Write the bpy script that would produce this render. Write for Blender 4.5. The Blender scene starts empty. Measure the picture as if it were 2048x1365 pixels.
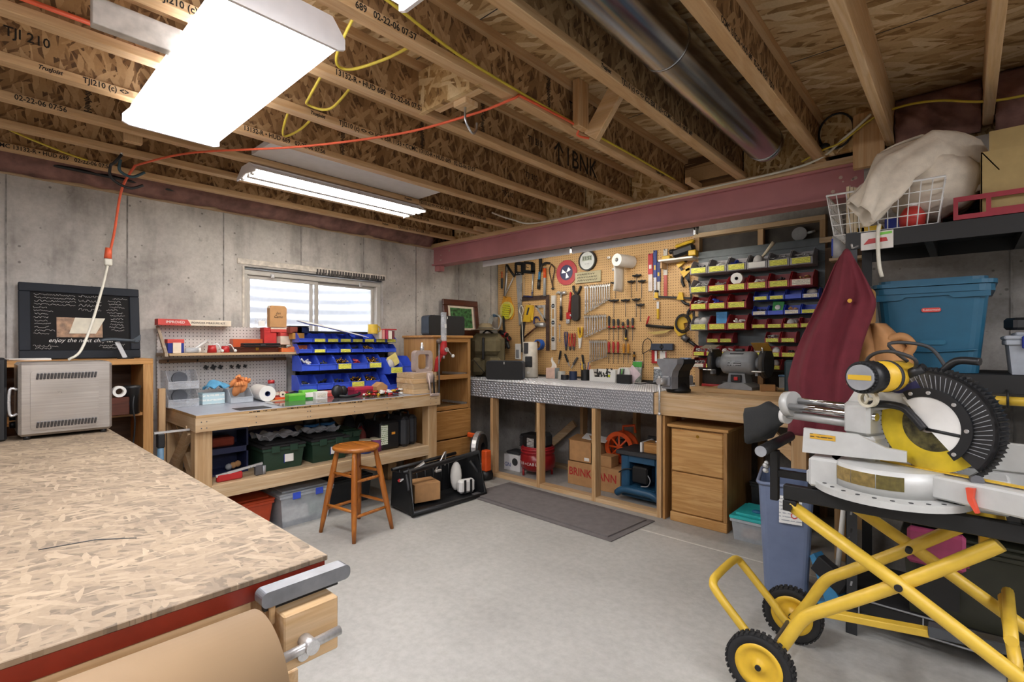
import bpy, bmesh, math, random
from mathutils import Vector, Matrix, Euler

# ------------------------------------------------------------------ camera, world, exposure
scene = bpy.context.scene
COL = scene.collection
rad = math.radians
PI = math.pi
random.seed(7)

YAW = 42.25
cam_data = bpy.data.cameras.new('camera')
cam_data.sensor_width = 36.0
cam_data.lens = 36.0 * 1000.0 / 2048.0
cam_data.shift_y = 5.5 / 2048.0
cam_data.clip_start = 0.02
cam = bpy.data.objects.new('camera', cam_data)
COL.objects.link(cam)
cam.location = (0.0, 0.0, 1.36)
cam.rotation_euler = (rad(90), 0, rad(YAW))
scene.camera = cam

world = bpy.data.worlds.new('world')
scene.world = world
world.use_nodes = True
world.node_tree.nodes['Background'].inputs[0].default_value = (0.86, 0.92, 1.0, 1)
world.node_tree.nodes['Background'].inputs[1].default_value = 10.0

scene.view_settings.view_transform = 'Standard'
scene.view_settings.look = 'None'
scene.view_settings.gamma = 1.0
scene.view_settings.use_curve_mapping = False
scene.view_settings.exposure = 0.97
scene.cycles.max_bounces = 10
scene.cycles.diffuse_bounces = 6
scene.cycles.glossy_bounces = 4
scene.cycles.transparent_max_bounces = 12
scene.cycles.sample_clamp_indirect = 6.0
scene.cycles.caustics_reflective = False
scene.cycles.caustics_refractive = False
try:
    scene.cycles.use_denoising = True
except Exception:
    pass
LAMP = 14.0      # strength of the fluorescent lenses and tubes

# ------------------------------------------------------------------ materials
MATS = {}

def srgb(h):
    if isinstance(h, str):
        h = h.lstrip('#')
        c = [int(h[i:i + 2], 16) / 255 for i in (0, 2, 4)]
    else:
        c = h
    return tuple((x / 12.92 if x <= 0.04045 else ((x + 0.055) / 1.055) ** 2.4) for x in c) + (1.0,)

def newmat(name):
    m = bpy.data.materials.new(name)
    m.use_nodes = True
    nt = m.node_tree
    return m, nt, nt.nodes['Principled BSDF']

def nd(nt, typ, **kw):
    n = nt.nodes.new(typ)
    for k, v in kw.items():
        setattr(n, k, v)
    return n

def ramp(nt, stops, fac=None, interp='LINEAR'):
    r = nd(nt, 'ShaderNodeValToRGB')
    r.color_ramp.interpolation = interp
    e = r.color_ramp.elements
    while len(e) < len(stops):
        e.new(0.5)
    for el, (p, c) in zip(e, stops):
        el.position = p
        el.color = c
    if fac is not None:
        nt.links.new(fac, r.inputs[0])
    return r

def texco(nt, scale=(1, 1, 1), rot=(0, 0, 0), loc=(0, 0, 0), kind='POINT'):
    tc = nd(nt, 'ShaderNodeTexCoord')
    mp = nd(nt, 'ShaderNodeMapping', vector_type=kind)
    mp.inputs['Location'].default_value = loc
    mp.inputs['Rotation'].default_value = rot
    mp.inputs['Scale'].default_value = scale
    nt.links.new(tc.outputs['Object'], mp.inputs[0])
    return mp.outputs[0]

def noise(nt, vec, scale, detail=4, rough=0.55, dist=0.0):
    n = nd(nt, 'ShaderNodeTexNoise')
    n.inputs['Scale'].default_value = scale
    n.inputs['Detail'].default_value = detail
    n.inputs['Roughness'].default_value = rough
    n.inputs['Distortion'].default_value = dist
    nt.links.new(vec, n.inputs['Vector'])
    return n.outputs['Fac']

def mixc(nt, fac, a, b, mode='MIX'):
    m = nd(nt, 'ShaderNodeMix', data_type='RGBA', blend_type=mode)
    for sock, v in ((m.inputs[0], fac), (m.inputs[6], a), (m.inputs[7], b)):
        if isinstance(v, (int, float, tuple)):
            sock.default_value = v
        else:
            nt.links.new(v, sock)
    return m.outputs[2]

def bump(nt, bs, height, strength=0.3, dist=0.01):
    b = nd(nt, 'ShaderNodeBump')
    b.inputs['Strength'].default_value = strength
    b.inputs['Distance'].default_value = dist
    nt.links.new(height, b.inputs['Height'])
    nt.links.new(b.outputs[0], bs.inputs['Normal'])

def plain(name, col, rough=0.5, metal=0.0, var=0.06, vscale=18.0, spec=None, alpha=1.0, trans=0.0, bmp=0.0):
    """one-colour material with a faint procedural mottling"""
    if name in MATS:
        return MATS[name]
    m, nt, bs = newmat(name)
    c = srgb(col)
    f = noise(nt, texco(nt), vscale, 3)
    lo = tuple(max(0, x * (1 - var * 2)) for x in c[:3]) + (1,)
    hi = tuple(min(1, x * (1 + var * 2)) for x in c[:3]) + (1,)
    r = ramp(nt, [(0.3, lo), (0.7, hi)], f)
    nt.links.new(r.outputs[0], bs.inputs['Base Color'])
    bs.inputs['Roughness'].default_value = rough
    bs.inputs['Metallic'].default_value = metal
    if spec is not None:
        bs.inputs['Specular IOR Level'].default_value = spec
    if trans:
        bs.inputs['Transmission Weight'].default_value = trans
    if alpha < 1:
        bs.inputs['Alpha'].default_value = alpha
    if bmp:
        bump(nt, bs, noise(nt, texco(nt), 220, 3), bmp, 0.002)
    MATS[name] = m
    return m

def emit(name, col, strength):
    if name in MATS:
        return MATS[name]
    m, nt, bs = newmat(name)
    bs.inputs['Base Color'].default_value = (0.8, 0.8, 0.8, 1)
    bs.inputs['Emission Color'].default_value = srgb(col)
    bs.inputs['Emission Strength'].default_value = strength
    MATS[name] = m
    return m

def wood(name, c1, c2, axis='x', rough=0.6, fine=1.0, c3=None, knots=True, rings=14.0):
    if name in MATS:
        return MATS[name]
    m, nt, bs = newmat(name)
    ai = 'xyz'.index(axis)
    sc = [1.0, 1.0, 1.0]
    sc[ai] = 0.06
    v = texco(nt, tuple(sc))
    big = noise(nt, v, rings, 3, 0.5, 1.2)
    fin = noise(nt, v, 120 * fine, 3, 0.6)
    tone = noise(nt, texco(nt), 1.7, 2)
    a, b = srgb(c1), srgb(c2)
    r1 = ramp(nt, [(0.32, a), (0.52, b), (0.62, a), (0.8, b)], big)
    r2 = ramp(nt, [(0.35, (0.8, 0.77, 0.73, 1)), (0.6, (1, 1, 1, 1))], fin)
    c = mixc(nt, 0.55, r1.outputs[0], r2.outputs[0], 'MULTIPLY')
    r3 = ramp(nt, [(0.3, (0.8, 0.77, 0.73, 1)), (0.75, (1, 1, 1, 1))], tone)
    c = mixc(nt, 0.6, c, r3.outputs[0], 'MULTIPLY')
    if knots:
        vo = nd(nt, 'ShaderNodeTexVoronoi')
        vo.inputs['Scale'].default_value = 2.6
        sk = [1.0, 1.0, 1.0]
        sk[ai] = 0.55
        nt.links.new(texco(nt, tuple(sk), loc=(3.1, 1.7, 0.4)), vo.inputs['Vector'])
        rk = ramp(nt, [(0.03, (0.55, 0.4, 0.28, 1)), (0.075, (1, 1, 1, 1))], vo.outputs['Distance'])
        c = mixc(nt, 0.8, c, rk.outputs[0], 'MULTIPLY')
    nt.links.new(c, bs.inputs['Base Color'])
    bs.inputs['Roughness'].default_value = rough
    bump(nt, bs, fin, 0.12, 0.002)
    MATS[name] = m
    return m

def osb(name, cols, normal='x', rough=0.8, size=1.0, along=0.0, spread=0.7):
    """oriented strand board: three layers of overlapping wood flakes"""
    if name in MATS:
        return MATS[name]
    m, nt, bs = newmat(name)
    outs = []
    L, W = 0.085 * size, 0.02 * size
    for k, ang in enumerate((along + 0.1, along + spread, along - spread, along + spread * 2)):
        if normal == 'z':
            rot, sc = (0, 0, ang), (L, W, 5.0)
        elif normal == 'x':
            rot, sc = (ang, 0, 0), (5.0, L, W)
        else:
            rot, sc = (0, ang, 0), (L, 5.0, W)
        wv = texco(nt, sc, rot, (0.37 * k, 0.61 * k, 0.23 * k), 'TEXTURE')
        ns = nd(nt, 'ShaderNodeTexNoise')
        ns.inputs['Scale'].default_value = 1.3
        nt.links.new(wv, ns.inputs['Vector'])
        av = nd(nt, 'ShaderNodeVectorMath', operation='MULTIPLY_ADD')
        nt.links.new(ns.outputs['Color'], av.inputs[0])
        av.inputs[1].default_value = (0.5, 0.5, 0.5)
        nt.links.new(wv, av.inputs[2])
        vo = nd(nt, 'ShaderNodeTexVoronoi')
        vo.inputs['Scale'].default_value = 1.0
        nt.links.new(av.outputs[0], vo.inputs['Vector'])
        sp = nd(nt, 'ShaderNodeSeparateColor')
        nt.links.new(vo.outputs['Color'], sp.inputs[0])
        outs.append(sp.outputs[0])
    cur = outs[0]
    for o in outs[1:]:
        mx = nd(nt, 'ShaderNodeMath', operation='MAXIMUM')
        nt.links.new(cur, mx.inputs[0])
        nt.links.new(o, mx.inputs[1])
        cur = mx.outputs[0]
    r = ramp(nt, [(0.4, srgb(cols[0])), (0.66, srgb(cols[1])), (0.88, srgb(cols[2])), (1.0, srgb(cols[3]))], cur)
    big = noise(nt, texco(nt), 2.2, 3)
    rb = ramp(nt, [(0.3, (0.78, 0.76, 0.74, 1)), (0.7, (1.06, 1.04, 1.0, 1))], big)
    c = mixc(nt, 1.0, r.outputs[0], rb.outputs[0], 'MULTIPLY')
    fin = noise(nt, texco(nt), 90, 3)
    rf = ramp(nt, [(0.3, (0.82, 0.8, 0.78, 1)), (0.65, (1, 1, 1, 1))], fin)
    c = mixc(nt, 0.6, c, rf.outputs[0], 'MULTIPLY')
    nt.links.new(c, bs.inputs['Base Color'])
    bs.inputs['Roughness'].default_value = rough
    bump(nt, bs, cur, 0.25, 0.004)
    MATS[name] = m
    return m

def concrete(name, cols, streak=True, scale=1.0, rough=0.9, holes=True):
    if name in MATS:
        return MATS[name]
    m, nt, bs = newmat(name)
    a = noise(nt, texco(nt), 1.6 * scale, 6, 0.62, 0.3)
    r = ramp(nt, [(0.28, srgb(cols[0])), (0.45, srgb(cols[1])), (0.58, srgb(cols[2])), (0.75, srgb(cols[3]))], a)
    c = r.outputs[0]
    f = noise(nt, texco(nt), 34 * scale, 5, 0.65)
    rf = ramp(nt, [(0.3, (0.8, 0.79, 0.77, 1)), (0.62, (1.04, 1.04, 1.03, 1))], f)
    c = mixc(nt, 0.7, c, rf.outputs[0], 'MULTIPLY')
    if streak:
        s = noise(nt, texco(nt, (3.2, 3.2, 0.45)), 2.4, 5, 0.6)
        rs = ramp(nt, [(0.34, (0.55, 0.54, 0.53, 1)), (0.5, (1, 1, 1, 1))], s)
        c = mixc(nt, 0.55, c, rs.outputs[0], 'MULTIPLY')
        s2 = noise(nt, texco(nt, (1, 1, 0.7), loc=(4, 2, 9)), 7, 5, 0.7)
        rs2 = ramp(nt, [(0.26, (0.4, 0.39, 0.38, 1)), (0.36, (1, 1, 1, 1))], s2)
        c = mixc(nt, 0.6, c, rs2.outputs[0], 'MULTIPLY')
    if holes:
        vo = nd(nt, 'ShaderNodeTexVoronoi')
        vo.inputs['Scale'].default_value = 13
        vo.inputs['Randomness'].default_value = 1.0
        nt.links.new(texco(nt), vo.inputs['Vector'])
        rh = ramp(nt, [(0.07, (0.3, 0.29, 0.28, 1)), (0.12, (1, 1, 1, 1))], vo.outputs['Distance'])
        c = mixc(nt, 0.75, c, rh.outputs[0], 'MULTIPLY')
    nt.links.new(c, bs.inputs['Base Color'])
    bs.inputs['Roughness'].default_value = rough
    bump(nt, bs, f, 0.25, 0.006)
    MATS[name] = m
    return m

def pegmat(name, col, hole, pitch=0.0254, rad_=0.0035, ax=('x', 'z')):
    if name in MATS:
        return MATS[name]
    m, nt, bs = newmat(name)
    tc = nd(nt, 'ShaderNodeTexCoord')
    sp = nd(nt, 'ShaderNodeSeparateXYZ')
    nt.links.new(tc.outputs['Object'], sp.inputs[0])
    ds = []
    for a in ax:
        w = nd(nt, 'ShaderNodeMath', operation='PINGPONG')
        nt.links.new(sp.outputs['xyz'.index(a)], w.inputs[0])
        w.inputs[1].default_value = pitch / 2
        p = nd(nt, 'ShaderNodeMath', operation='POWER')
        nt.links.new(w.outputs[0], p.inputs[0])
        p.inputs[1].default_value = 2
        ds.append(p.outputs[0])
    s = nd(nt, 'ShaderNodeMath', operation='ADD')
    nt.links.new(ds[0], s.inputs[0])
    nt.links.new(ds[1], s.inputs[1])
    lt = nd(nt, 'ShaderNodeMath', operation='LESS_THAN')
    nt.links.new(s.outputs[0], lt.inputs[0])
    lt.inputs[1].default_value = rad_ ** 2
    f = noise(nt, texco(nt), 5, 4)
    c = srgb(col)
    r = ramp(nt, [(0.3, tuple(x * 0.88 for x in c[:3]) + (1,)), (0.7, c)], f)
    col_o = mixc(nt, lt.outputs[0], r.outputs[0], srgb(hole))
    nt.links.new(col_o, bs.inputs['Base Color'])
    bs.inputs['Roughness'].default_value = 0.55
    iv = nd(nt, 'ShaderNodeMath', operation='SUBTRACT')
    iv.inputs[0].default_value = 1.0
    nt.links.new(lt.outputs[0], iv.inputs[1])
    bump(nt, bs, iv.outputs[0], 0.6, 0.004)
    MATS[name] = m
    return m

def brushed(name, col, rough=0.3, axis='x'):
    if name in MATS:
        return MATS[name]
    m, nt, bs = newmat(name)
    sc = [60.0, 60.0, 60.0]
    sc['xyz'.index(axis)] = 1.0
    f = noise(nt, texco(nt, tuple(sc)), 3, 3)
    g = noise(nt, texco(nt), 6, 4)
    c = srgb(col)
    r = ramp(nt, [(0.3, tuple(x * 0.82 for x in c[:3]) + (1,)), (0.7, c)], f)
    nt.links.new(r.outputs[0], bs.inputs['Base Color'])
    rr = ramp(nt, [(0.3, (rough * 0.7,) * 3 + (1,)), (0.7, (rough * 1.4,) * 3 + (1,))], g)
    nt.links.new(rr.outputs[0], bs.inputs['Roughness'])
    bs.inputs['Metallic'].default_value = 0.7
    MATS[name] = m
    return m

def stripes(name, c1, c2, freq, axis='z', rough=0.6, duty=0.5):
    """printed lines of small text and the like"""
    if name in MATS:
        return MATS[name]
    m, nt, bs = newmat(name)
    tc = nd(nt, 'ShaderNodeTexCoord')
    sp = nd(nt, 'ShaderNodeSeparateXYZ')
    nt.links.new(tc.outputs['Object'], sp.inputs[0])
    w = nd(nt, 'ShaderNodeMath', operation='PINGPONG')
    nt.links.new(sp.outputs['xyz'.index(axis)], w.inputs[0])
    w.inputs[1].default_value = 0.5 / freq
    lt = nd(nt, 'ShaderNodeMath', operation='LESS_THAN')
    nt.links.new(w.outputs[0], lt.inputs[0])
    lt.inputs[1].default_value = 0.5 / freq * duty
    n = noise(nt, texco(nt), 90, 2)
    gt = nd(nt, 'ShaderNodeMath', operation='GREATER_THAN')
    nt.links.new(n, gt.inputs[0])
    gt.inputs[1].default_value = 0.46
    ml = nd(nt, 'ShaderNodeMath', operation='MULTIPLY')
    nt.links.new(lt.outputs[0], ml.inputs[0])
    nt.links.new(gt.outputs[0], ml.inputs[1])
    nt.links.new(mixc(nt, ml.outputs[0], srgb(c1), srgb(c2)), bs.inputs['Base Color'])
    bs.inputs['Roughness'].default_value = rough
    MATS[name] = m
    return m

# ------------------------------------------------------------------ mesh building
class B:
    """collects shapes; .o() links them as ONE mesh object"""
    def __init__(s):
        s.v, s.f, s.sm, s.mi = [], [], [], []
        s.T = Matrix()
        s.m = 0

    def at(s, loc=(0, 0, 0), rot=(0, 0, 0)):
        s.T = Matrix.Translation(loc) @ Euler([rad(a) for a in rot]).to_matrix().to_4x4()
        return s

    def add(s, vs, fs, smooth=False):
        n = len(s.v)
        s.v += [tuple(s.T @ Vector(p)) for p in vs]
        s.f += [tuple(i + n for i in f) for f in fs]
        s.sm += [smooth] * len(fs)
        s.mi += [s.m] * len(fs)
        return s

    def box(s, x0, x1, y0, y1, z0, z1, bev=0.0):
        if x0 > x1: x0, x1 = x1, x0
        if y0 > y1: y0, y1 = y1, y0
        if z0 > z1: z0, z1 = z1, z0
        if not bev:
            vs = [(x, y, z) for z in (z0, z1) for y in (y0, y1) for x in (x0, x1)]
            return s.add(vs, [(0, 2, 3, 1), (4, 5, 7, 6), (0, 1, 5, 4), (2, 6, 7, 3), (0, 4, 6, 2), (1, 3, 7, 5)])
        b = min(bev, (x1 - x0) * 0.49, (y1 - y0) * 0.49, (z1 - z0) * 0.49)
        vs, ix = [], {}
        for cx in (0, 1):
            for cy in (0, 1):
                for cz in (0, 1):
                    for a in range(3):
                        p = [(x0, x1)[cx], (y0, y1)[cy], (z0, z1)[cz]]
                        for k, c in enumerate((cx, cy, cz)):
                            if k != a:
                                p[k] += b if c == 0 else -b
                        ix[(cx, cy, cz, a)] = len(vs)
                        vs.append(p)
        fs = []
        for a in range(3):
            u, w = [k for k in range(3) if k != a]
            for c in (0, 1):
                q = []
                for cu, cw in ((0, 0), (1, 0), (1, 1), (0, 1)):
                    k = [0, 0, 0]; k[a] = c; k[u] = cu; k[w] = cw
                    q.append(ix[(k[0], k[1], k[2], a)])
                fs.append(tuple(q))
            for cu in (0, 1):
                for cw in (0, 1):
                    k0 = [0, 0, 0]; k1 = [0, 0, 0]
                    k0[u] = k1[u] = cu; k0[w] = k1[w] = cw
                    k0[a], k1[a] = 0, 1
                    fs.append((ix[(*k0, u)], ix[(*k1, u)], ix[(*k1, w)], ix[(*k0, w)]))
        for cx in (0, 1):
            for cy in (0, 1):
                for cz in (0, 1):
                    fs.append(tuple(ix[(cx, cy, cz, a)] for a in range(3)))
        return s.add(vs, fs)

    def cb(s, c, size, bev=0.0):
        x, y, z = c
        a, b_, d = (k / 2 for k in size)
        return s.box(x - a, x + a, y - b_, y + b_, z - d, z + d, bev)

    def ring(s, p, axis, r, n, up=None):
        axis = Vector(axis).normalized()
        if up is None:
            up = Vector((0, 0, 1)) if abs(axis.z) < 0.9 else Vector((1, 0, 0))
        a = axis.cross(up).normalized()
        b_ = axis.cross(a).normalized()
        p = Vector(p)
        return [p + (a * math.cos(t) + b_ * math.sin(t)) * r for t in (2 * PI * k / n for k in range(n))]

    def cyl(s, p0, p1, r, r1=None, n=16, caps=True):
        p0, p1 = Vector(p0), Vector(p1)
        r1 = r if r1 is None else r1
        ax = p1 - p0
        vs = s.ring(p0, ax, r, n) + s.ring(p1, ax, r1, n)
        s.add(vs, [(k, (k + 1) % n, n + (k + 1) % n, n + k) for k in range(n)], True)
        if caps:
            s.add(vs[:n], [tuple(range(n))[::-1]])
            s.add(vs[n:], [tuple(range(n))])
        return s

    def pipe(s, p0, p1, ro, ri, n=24):
        """a hollow cylinder"""
        p0, p1 = Vector(p0), Vector(p1)
        ax = p1 - p0
        q = [s.ring(p0, ax, ro, n), s.ring(p1, ax, ro, n), s.ring(p1, ax, ri, n), s.ring(p0, ax, ri, n)]
        vs = q[0] + q[1] + q[2] + q[3]
        fs = []
        for j in range(4):
            for k in range(n):
                k2 = (k + 1) % n
                j2 = (j + 1) % 4
                fs.append((j * n + k, j * n + k2, j2 * n + k2, j2 * n + k))
        return s.add(vs, fs, False)

    def tube(s, pts, r, n=8, closed=False, caps=True):
        pts = [Vector(p) for p in pts]
        N = len(pts)
        rs = r if isinstance(r, (list, tuple)) else [r] * N
        vs, up = [], None
        for i in range(N):
            if closed:
                t = pts[(i + 1) % N] - pts[i - 1]
            else:
                t = pts[min(i + 1, N - 1)] - pts[max(i - 1, 0)]
            t = t.normalized() if t.length else Vector((0, 0, 1))
            if up is None:
                up = Vector((0, 0, 1)) if abs(t.z) < 0.9 else Vector((1, 0, 0))
            a = t.cross(up)
            if a.length < 1e-5:
                a = t.cross(Vector((0.3, 0.9, 0.1)))
            a.normalize()
            up = a.cross(t).normalized()
            vs += [pts[i] + (a * math.cos(q) + up * math.sin(q)) * rs[i] for q in (2 * PI * k / n for k in range(n))]
        fs = []
        for i in range(N if closed else N - 1):
            j = (i + 1) % N
            fs += [(i * n + k, i * n + (k + 1) % n, j * n + (k + 1) % n, j * n + k) for k in range(n)]
        s.add(vs, fs, True)
        if caps and not closed:
            s.add(vs[:n], [tuple(range(n))[::-1]])
            s.add(vs[-n:], [tuple(range(n))])
        return s

    def lathe(s, prof, n=24, c=(0, 0, 0), axis='z', smooth=True, caps=True):
        vs = []
        for r, h in prof:
            for k in range(n):
                t = 2 * PI * k / n
                p = (r * math.cos(t), r * math.sin(t), h)
                if axis == 'y': p = (p[0], p[2], p[1])
                elif axis == 'x': p = (p[2], p[0], p[1])
                vs.append((p[0] + c[0], p[1] + c[1], p[2] + c[2]))
        m = len(prof)
        fs = [(j * n + k, j * n + (k + 1) % n, (j + 1) * n + (k + 1) % n, (j + 1) * n + k) for j in range(m - 1) for k in range(n)]
        s.add(vs, fs, smooth)
        for j in (0, m - 1) if caps else ():
            if prof[j][0] > 1e-6:
                s.add(vs[j * n:(j + 1) * n], [tuple(range(n))])
        return s

    def prism(s, poly, a0, a1, plane='xz'):
        n = len(poly)
        def P(q, a):
            return {'xz': (q[0], a, q[1]), 'xy': (q[0], q[1], a), 'yz': (a, q[0], q[1])}[plane]
        vs = [P(q, a0) for q in poly] + [P(q, a1) for q in poly]
        fs = [(k, (k + 1) % n, n + (k + 1) % n, n + k) for k in range(n)]
        return s.add(vs, fs + [tuple(range(n))[::-1], tuple(range(n, 2 * n))])

    def ball(s, c, r, n=12, sq=(1, 1, 1)):
        m = max(5, n // 2 + 1)
        prof = [(max(1e-4, math.sin(PI * k / (m - 1))) , -math.cos(PI * k / (m - 1))) for k in range(m)]
        vs = [(c[0] + r * sq[0] * q * math.cos(2 * PI * k / n), c[1] + r * sq[1] * q * math.sin(2 * PI * k / n), c[2] + r * sq[2] * h) for q, h in prof for k in range(n)]
        fs = [(j * n + k, j * n + (k + 1) % n, (j + 1) * n + (k + 1) % n, (j + 1) * n + k) for j in range(m - 1) for k in range(n)]
        return s.add(vs, fs, True)

    def grid(s, fn, nu, nv, thick=0.0, smooth=True, closed_u=False):
        """surface fn(u,v)->xyz with u,v in 0..1; thick gives it a second skin along its normals"""
        P = [[Vector(fn(i / nu, j / nv)) for j in range(nv + 1)] for i in range(nu + 1)]
        vs = [p for row in P for p in row]
        w = nv + 1
        fs = [(i * w + j, (i + 1) * w + j, (i + 1) * w + j + 1, i * w + j + 1) for i in range(nu) for j in range(nv)]
        s.add(vs, fs, smooth)
        if thick:
            q = []
            for i in range(nu + 1):
                for j in range(nv + 1):
                    du = P[min(i + 1, nu)][j] - P[max(i - 1, 0)][j]
                    dv = P[i][min(j + 1, nv)] - P[i][max(j - 1, 0)]
                    nn = du.cross(dv)
                    nn = nn.normalized() if nn.length else Vector((0, 0, 1))
                    q.append(P[i][j] + nn * thick)
            s.add(q, [f[::-1] for f in fs], smooth)
            edge = [i * w for i in range(nu + 1)] + [nu * w + j for j in range(1, nv + 1)] + [i * w + nv for i in range(nu - 1, -1, -1)] + [j for j in range(nv - 1, 0, -1)]
            m = len(edge)
            s.add([vs[e] for e in edge] + [q[e] for e in edge], [(k, (k + 1) % m, m + (k + 1) % m, m + k) for k in range(m)], False)
        return s

    def mesh(s, name, mats):
        me = bpy.data.meshes.new(name)
        me.from_pydata(s.v, [], s.f)
        for m in (mats if isinstance(mats, (list, tuple)) else [mats]):
            me.materials.append(m)
        me.polygons.foreach_set('use_smooth', s.sm)
        me.polygons.foreach_set('material_index', s.mi)
        bm = bmesh.new()
        bm.from_mesh(me)
        bmesh.ops.remove_doubles(bm, verts=bm.verts, dist=1e-6)
        bmesh.ops.recalc_face_normals(bm, faces=bm.faces)
        bm.to_mesh(me)
        bm.free()
        me.update()
        return me

    def o(s, name, mats, parent=None, loc=None, rot=None):
        ob = bpy.data.objects.new(name, s.mesh(name, mats))
        COL.objects.link(ob)
        if parent is not None:
            ob.parent = parent
        if loc is not None:
            ob.location = loc
        if rot is not None:
            ob.rotation_euler = [rad(a) for a in rot]
        return ob

def spline(pts, k=6, closed=False):
    pts = [Vector(p) for p in pts]
    n = len(pts)
    out = []
    for i in range(n if closed else n - 1):
        p0 = pts[(i - 1) % n] if closed or i > 0 else pts[0]
        p1, p2 = pts[i], pts[(i + 1) % n]
        p3 = pts[(i + 2) % n] if closed or i + 2 < n else pts[-1]
        for j in range(k):
            t = j / k
            out.append(0.5 * ((2 * p1) + (p2 - p0) * t + (2 * p0 - 5 * p1 + 4 * p2 - p3) * t * t + (3 * p1 - p0 - 3 * p2 + p3) * t ** 3))
    if not closed:
        out.append(pts[-1])
    return out

def rrect(x0, x1, y0, y1, r, k=4):
    out = []
    for cx, cy, a0 in ((x1 - r, y0 + r, -90), (x1 - r, y1 - r, 0), (x0 + r, y1 - r, 90), (x0 + r, y0 + r, 180)):
        for j in range(k + 1):
            a = rad(a0 + 90 * j / k)
            out.append((cx + r * math.cos(a), cy + r * math.sin(a)))
    return out

def tag(o, label=None, cat=None, group=None, kind=None):
    if label: o['label'] = label
    if cat: o['category'] = cat
    if group: o['group'] = group
    if kind: o['kind'] = kind
    return o

def thing(name, label, cat, loc=(0, 0, 0), rz=0.0, group=None, rot=None):
    e = bpy.data.objects.new(name, None)
    e.empty_display_size = 0.05
    COL.objects.link(e)
    e.location = loc
    e.rotation_euler = [rad(a) for a in rot] if rot else (0, 0, rad(rz))
    return tag(e, label, cat, group)

def copy_tree(o, parent=None):
    c = o.copy()
    COL.objects.link(c)
    if parent is not None:
        c.parent = parent
    for ch in o.children:
        copy_tree(ch, c)
    return c

def dup(o, loc, rz=None, label=None, group=None, scale=None):
    c = copy_tree(o)
    c.location = loc
    if rz is not None:
        c.rotation_euler = (0, 0, rad(rz))
    if scale is not None:
        c.scale = scale if isinstance(scale, tuple) else (scale,) * 3
    if label: c['label'] = label
    if group: c['group'] = group
    return c

_TXT = {}
def text(name, s, size, mat, parent=None, loc=(0, 0, 0), rot=(90, 0, 0), align='LEFT', ext=0.0004, xs=1.0, shear=0.0, bold=0.0):
    key = (s, size, align, ext, shear, mat.name, bold)
    me = _TXT.get(key)
    if me is None:
        cu = bpy.data.curves.new('lettering', 'FONT')
        cu.body = s
        cu.size = size
        cu.align_x = align
        cu.align_y = 'CENTER'
        cu.extrude = ext
        cu.shear = shear
        cu.offset = bold
        cu.resolution_u = 2
        to = bpy.data.objects.new('lettering', cu)
        COL.objects.link(to)
        dg = bpy.context.evaluated_depsgraph_get()
        me = bpy.data.meshes.new_from_object(to.evaluated_get(dg))
        bpy.data.objects.remove(to)
        bpy.data.curves.remove(cu)
        me.materials.clear()
        me.materials.append(mat)
        _TXT[key] = me
    ob = bpy.data.objects.new(name, me)
    COL.objects.link(ob)
    if parent is not None:
        ob.parent = parent
    ob.location = loc
    ob.rotation_euler = [rad(a) for a in rot]
    ob.scale = (xs, 1, 1)
    return ob

# palette
M_CONC = concrete('wall_concrete', ('#8a8682', '#b3aea8', '#c6c1ba', '#d9d5cf'))
M_CONCD = concrete('old_concrete', ('#787571', '#9a9691', '#aba7a2', '#bcb8b2'), scale=1.4)
M_FLOOR = concrete('floor_concrete', ('#a09f9a', '#abaaa5', '#b2b1ac', '#b9b8b3'), streak=False, scale=0.7, rough=0.62, holes=False)
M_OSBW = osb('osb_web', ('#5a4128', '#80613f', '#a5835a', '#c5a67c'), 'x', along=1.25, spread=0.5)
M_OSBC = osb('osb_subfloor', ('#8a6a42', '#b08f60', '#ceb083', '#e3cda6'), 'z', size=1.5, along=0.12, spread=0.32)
M_OSBB = osb('osb_blocking', ('#7a5c36', '#a5824f', '#c6a878', '#ddc79c'), 'y', along=0.9)
M_OSBT = osb('osb_tabletop', ('#6d6050', '#827361', '#93826c', '#a1907a'), 'z', size=0.62, along=0.5, rough=0.75, spread=0.6)
M_PINE_X = wood('pine_x', '#dcc09a', '#cfab7c', 'x')
M_PINE_Y = wood('pine_y', '#dcc09a', '#cfab7c', 'y')
M_PINE_Z = wood('pine_z', '#d6b58a', '#c39a68', 'z')
M_LVL_Y = wood('flange_y', '#d3b288', '#c49e70', 'y', knots=False)
M_OLDP_X = wood('old_pine_x', '#cfb795', '#bfa27c', 'x')
M_OLDP_Y = wood('old_pine_y', '#cfb795', '#bfa27c', 'y')
M_OLDP_Z = wood('old_pine_z', '#cdae86', '#b9966a', 'z')
M_GREYP = wood('grey_pine_y', '#b9ab98', '#a08f7b', 'y')
M_OAK_X = wood('oak_x', '#c8965a', '#b07d42', 'x', 0.4, 1.4, knots=False, rings=22)
M_OAK_Y = wood('oak_y', '#b06f2c', '#8d5520', 'y', 0.38, 1.4, knots=False, rings=22)
M_OAK_Z = wood('oak_z', '#c69a62', '#b0804a', 'z', 0.4, 1.4, knots=False, rings=22)
M_STOOL = wood('honey_wood', '#b5702c', '#9a5820', 'z', 0.28, 1.0, knots=False)
M_STOOLX = wood('honey_wood_x', '#bb7630', '#9d5b22', 'x', 0.25, 1.0, knots=False)
M_DARKW = wood('dark_frame_wood', '#5d2c1c', '#47200f', 'x', 0.35, knots=False)
M_BLACK = plain('black_plastic', '#17181a', 0.45)
M_BLACKM = plain('matt_black', '#1c1c1d', 0.75)
M_BLACKS = plain('black_steel', '#191919', 0.5, 0.1)
M_RUBBER = plain('rubber', '#202021', 0.85)
M_WHITE = plain('white_plastic', '#e6e5e1', 0.4, var=0.02)
M_PAPER = plain('paper', '#e9e7e1', 0.85, var=0.02)
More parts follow.
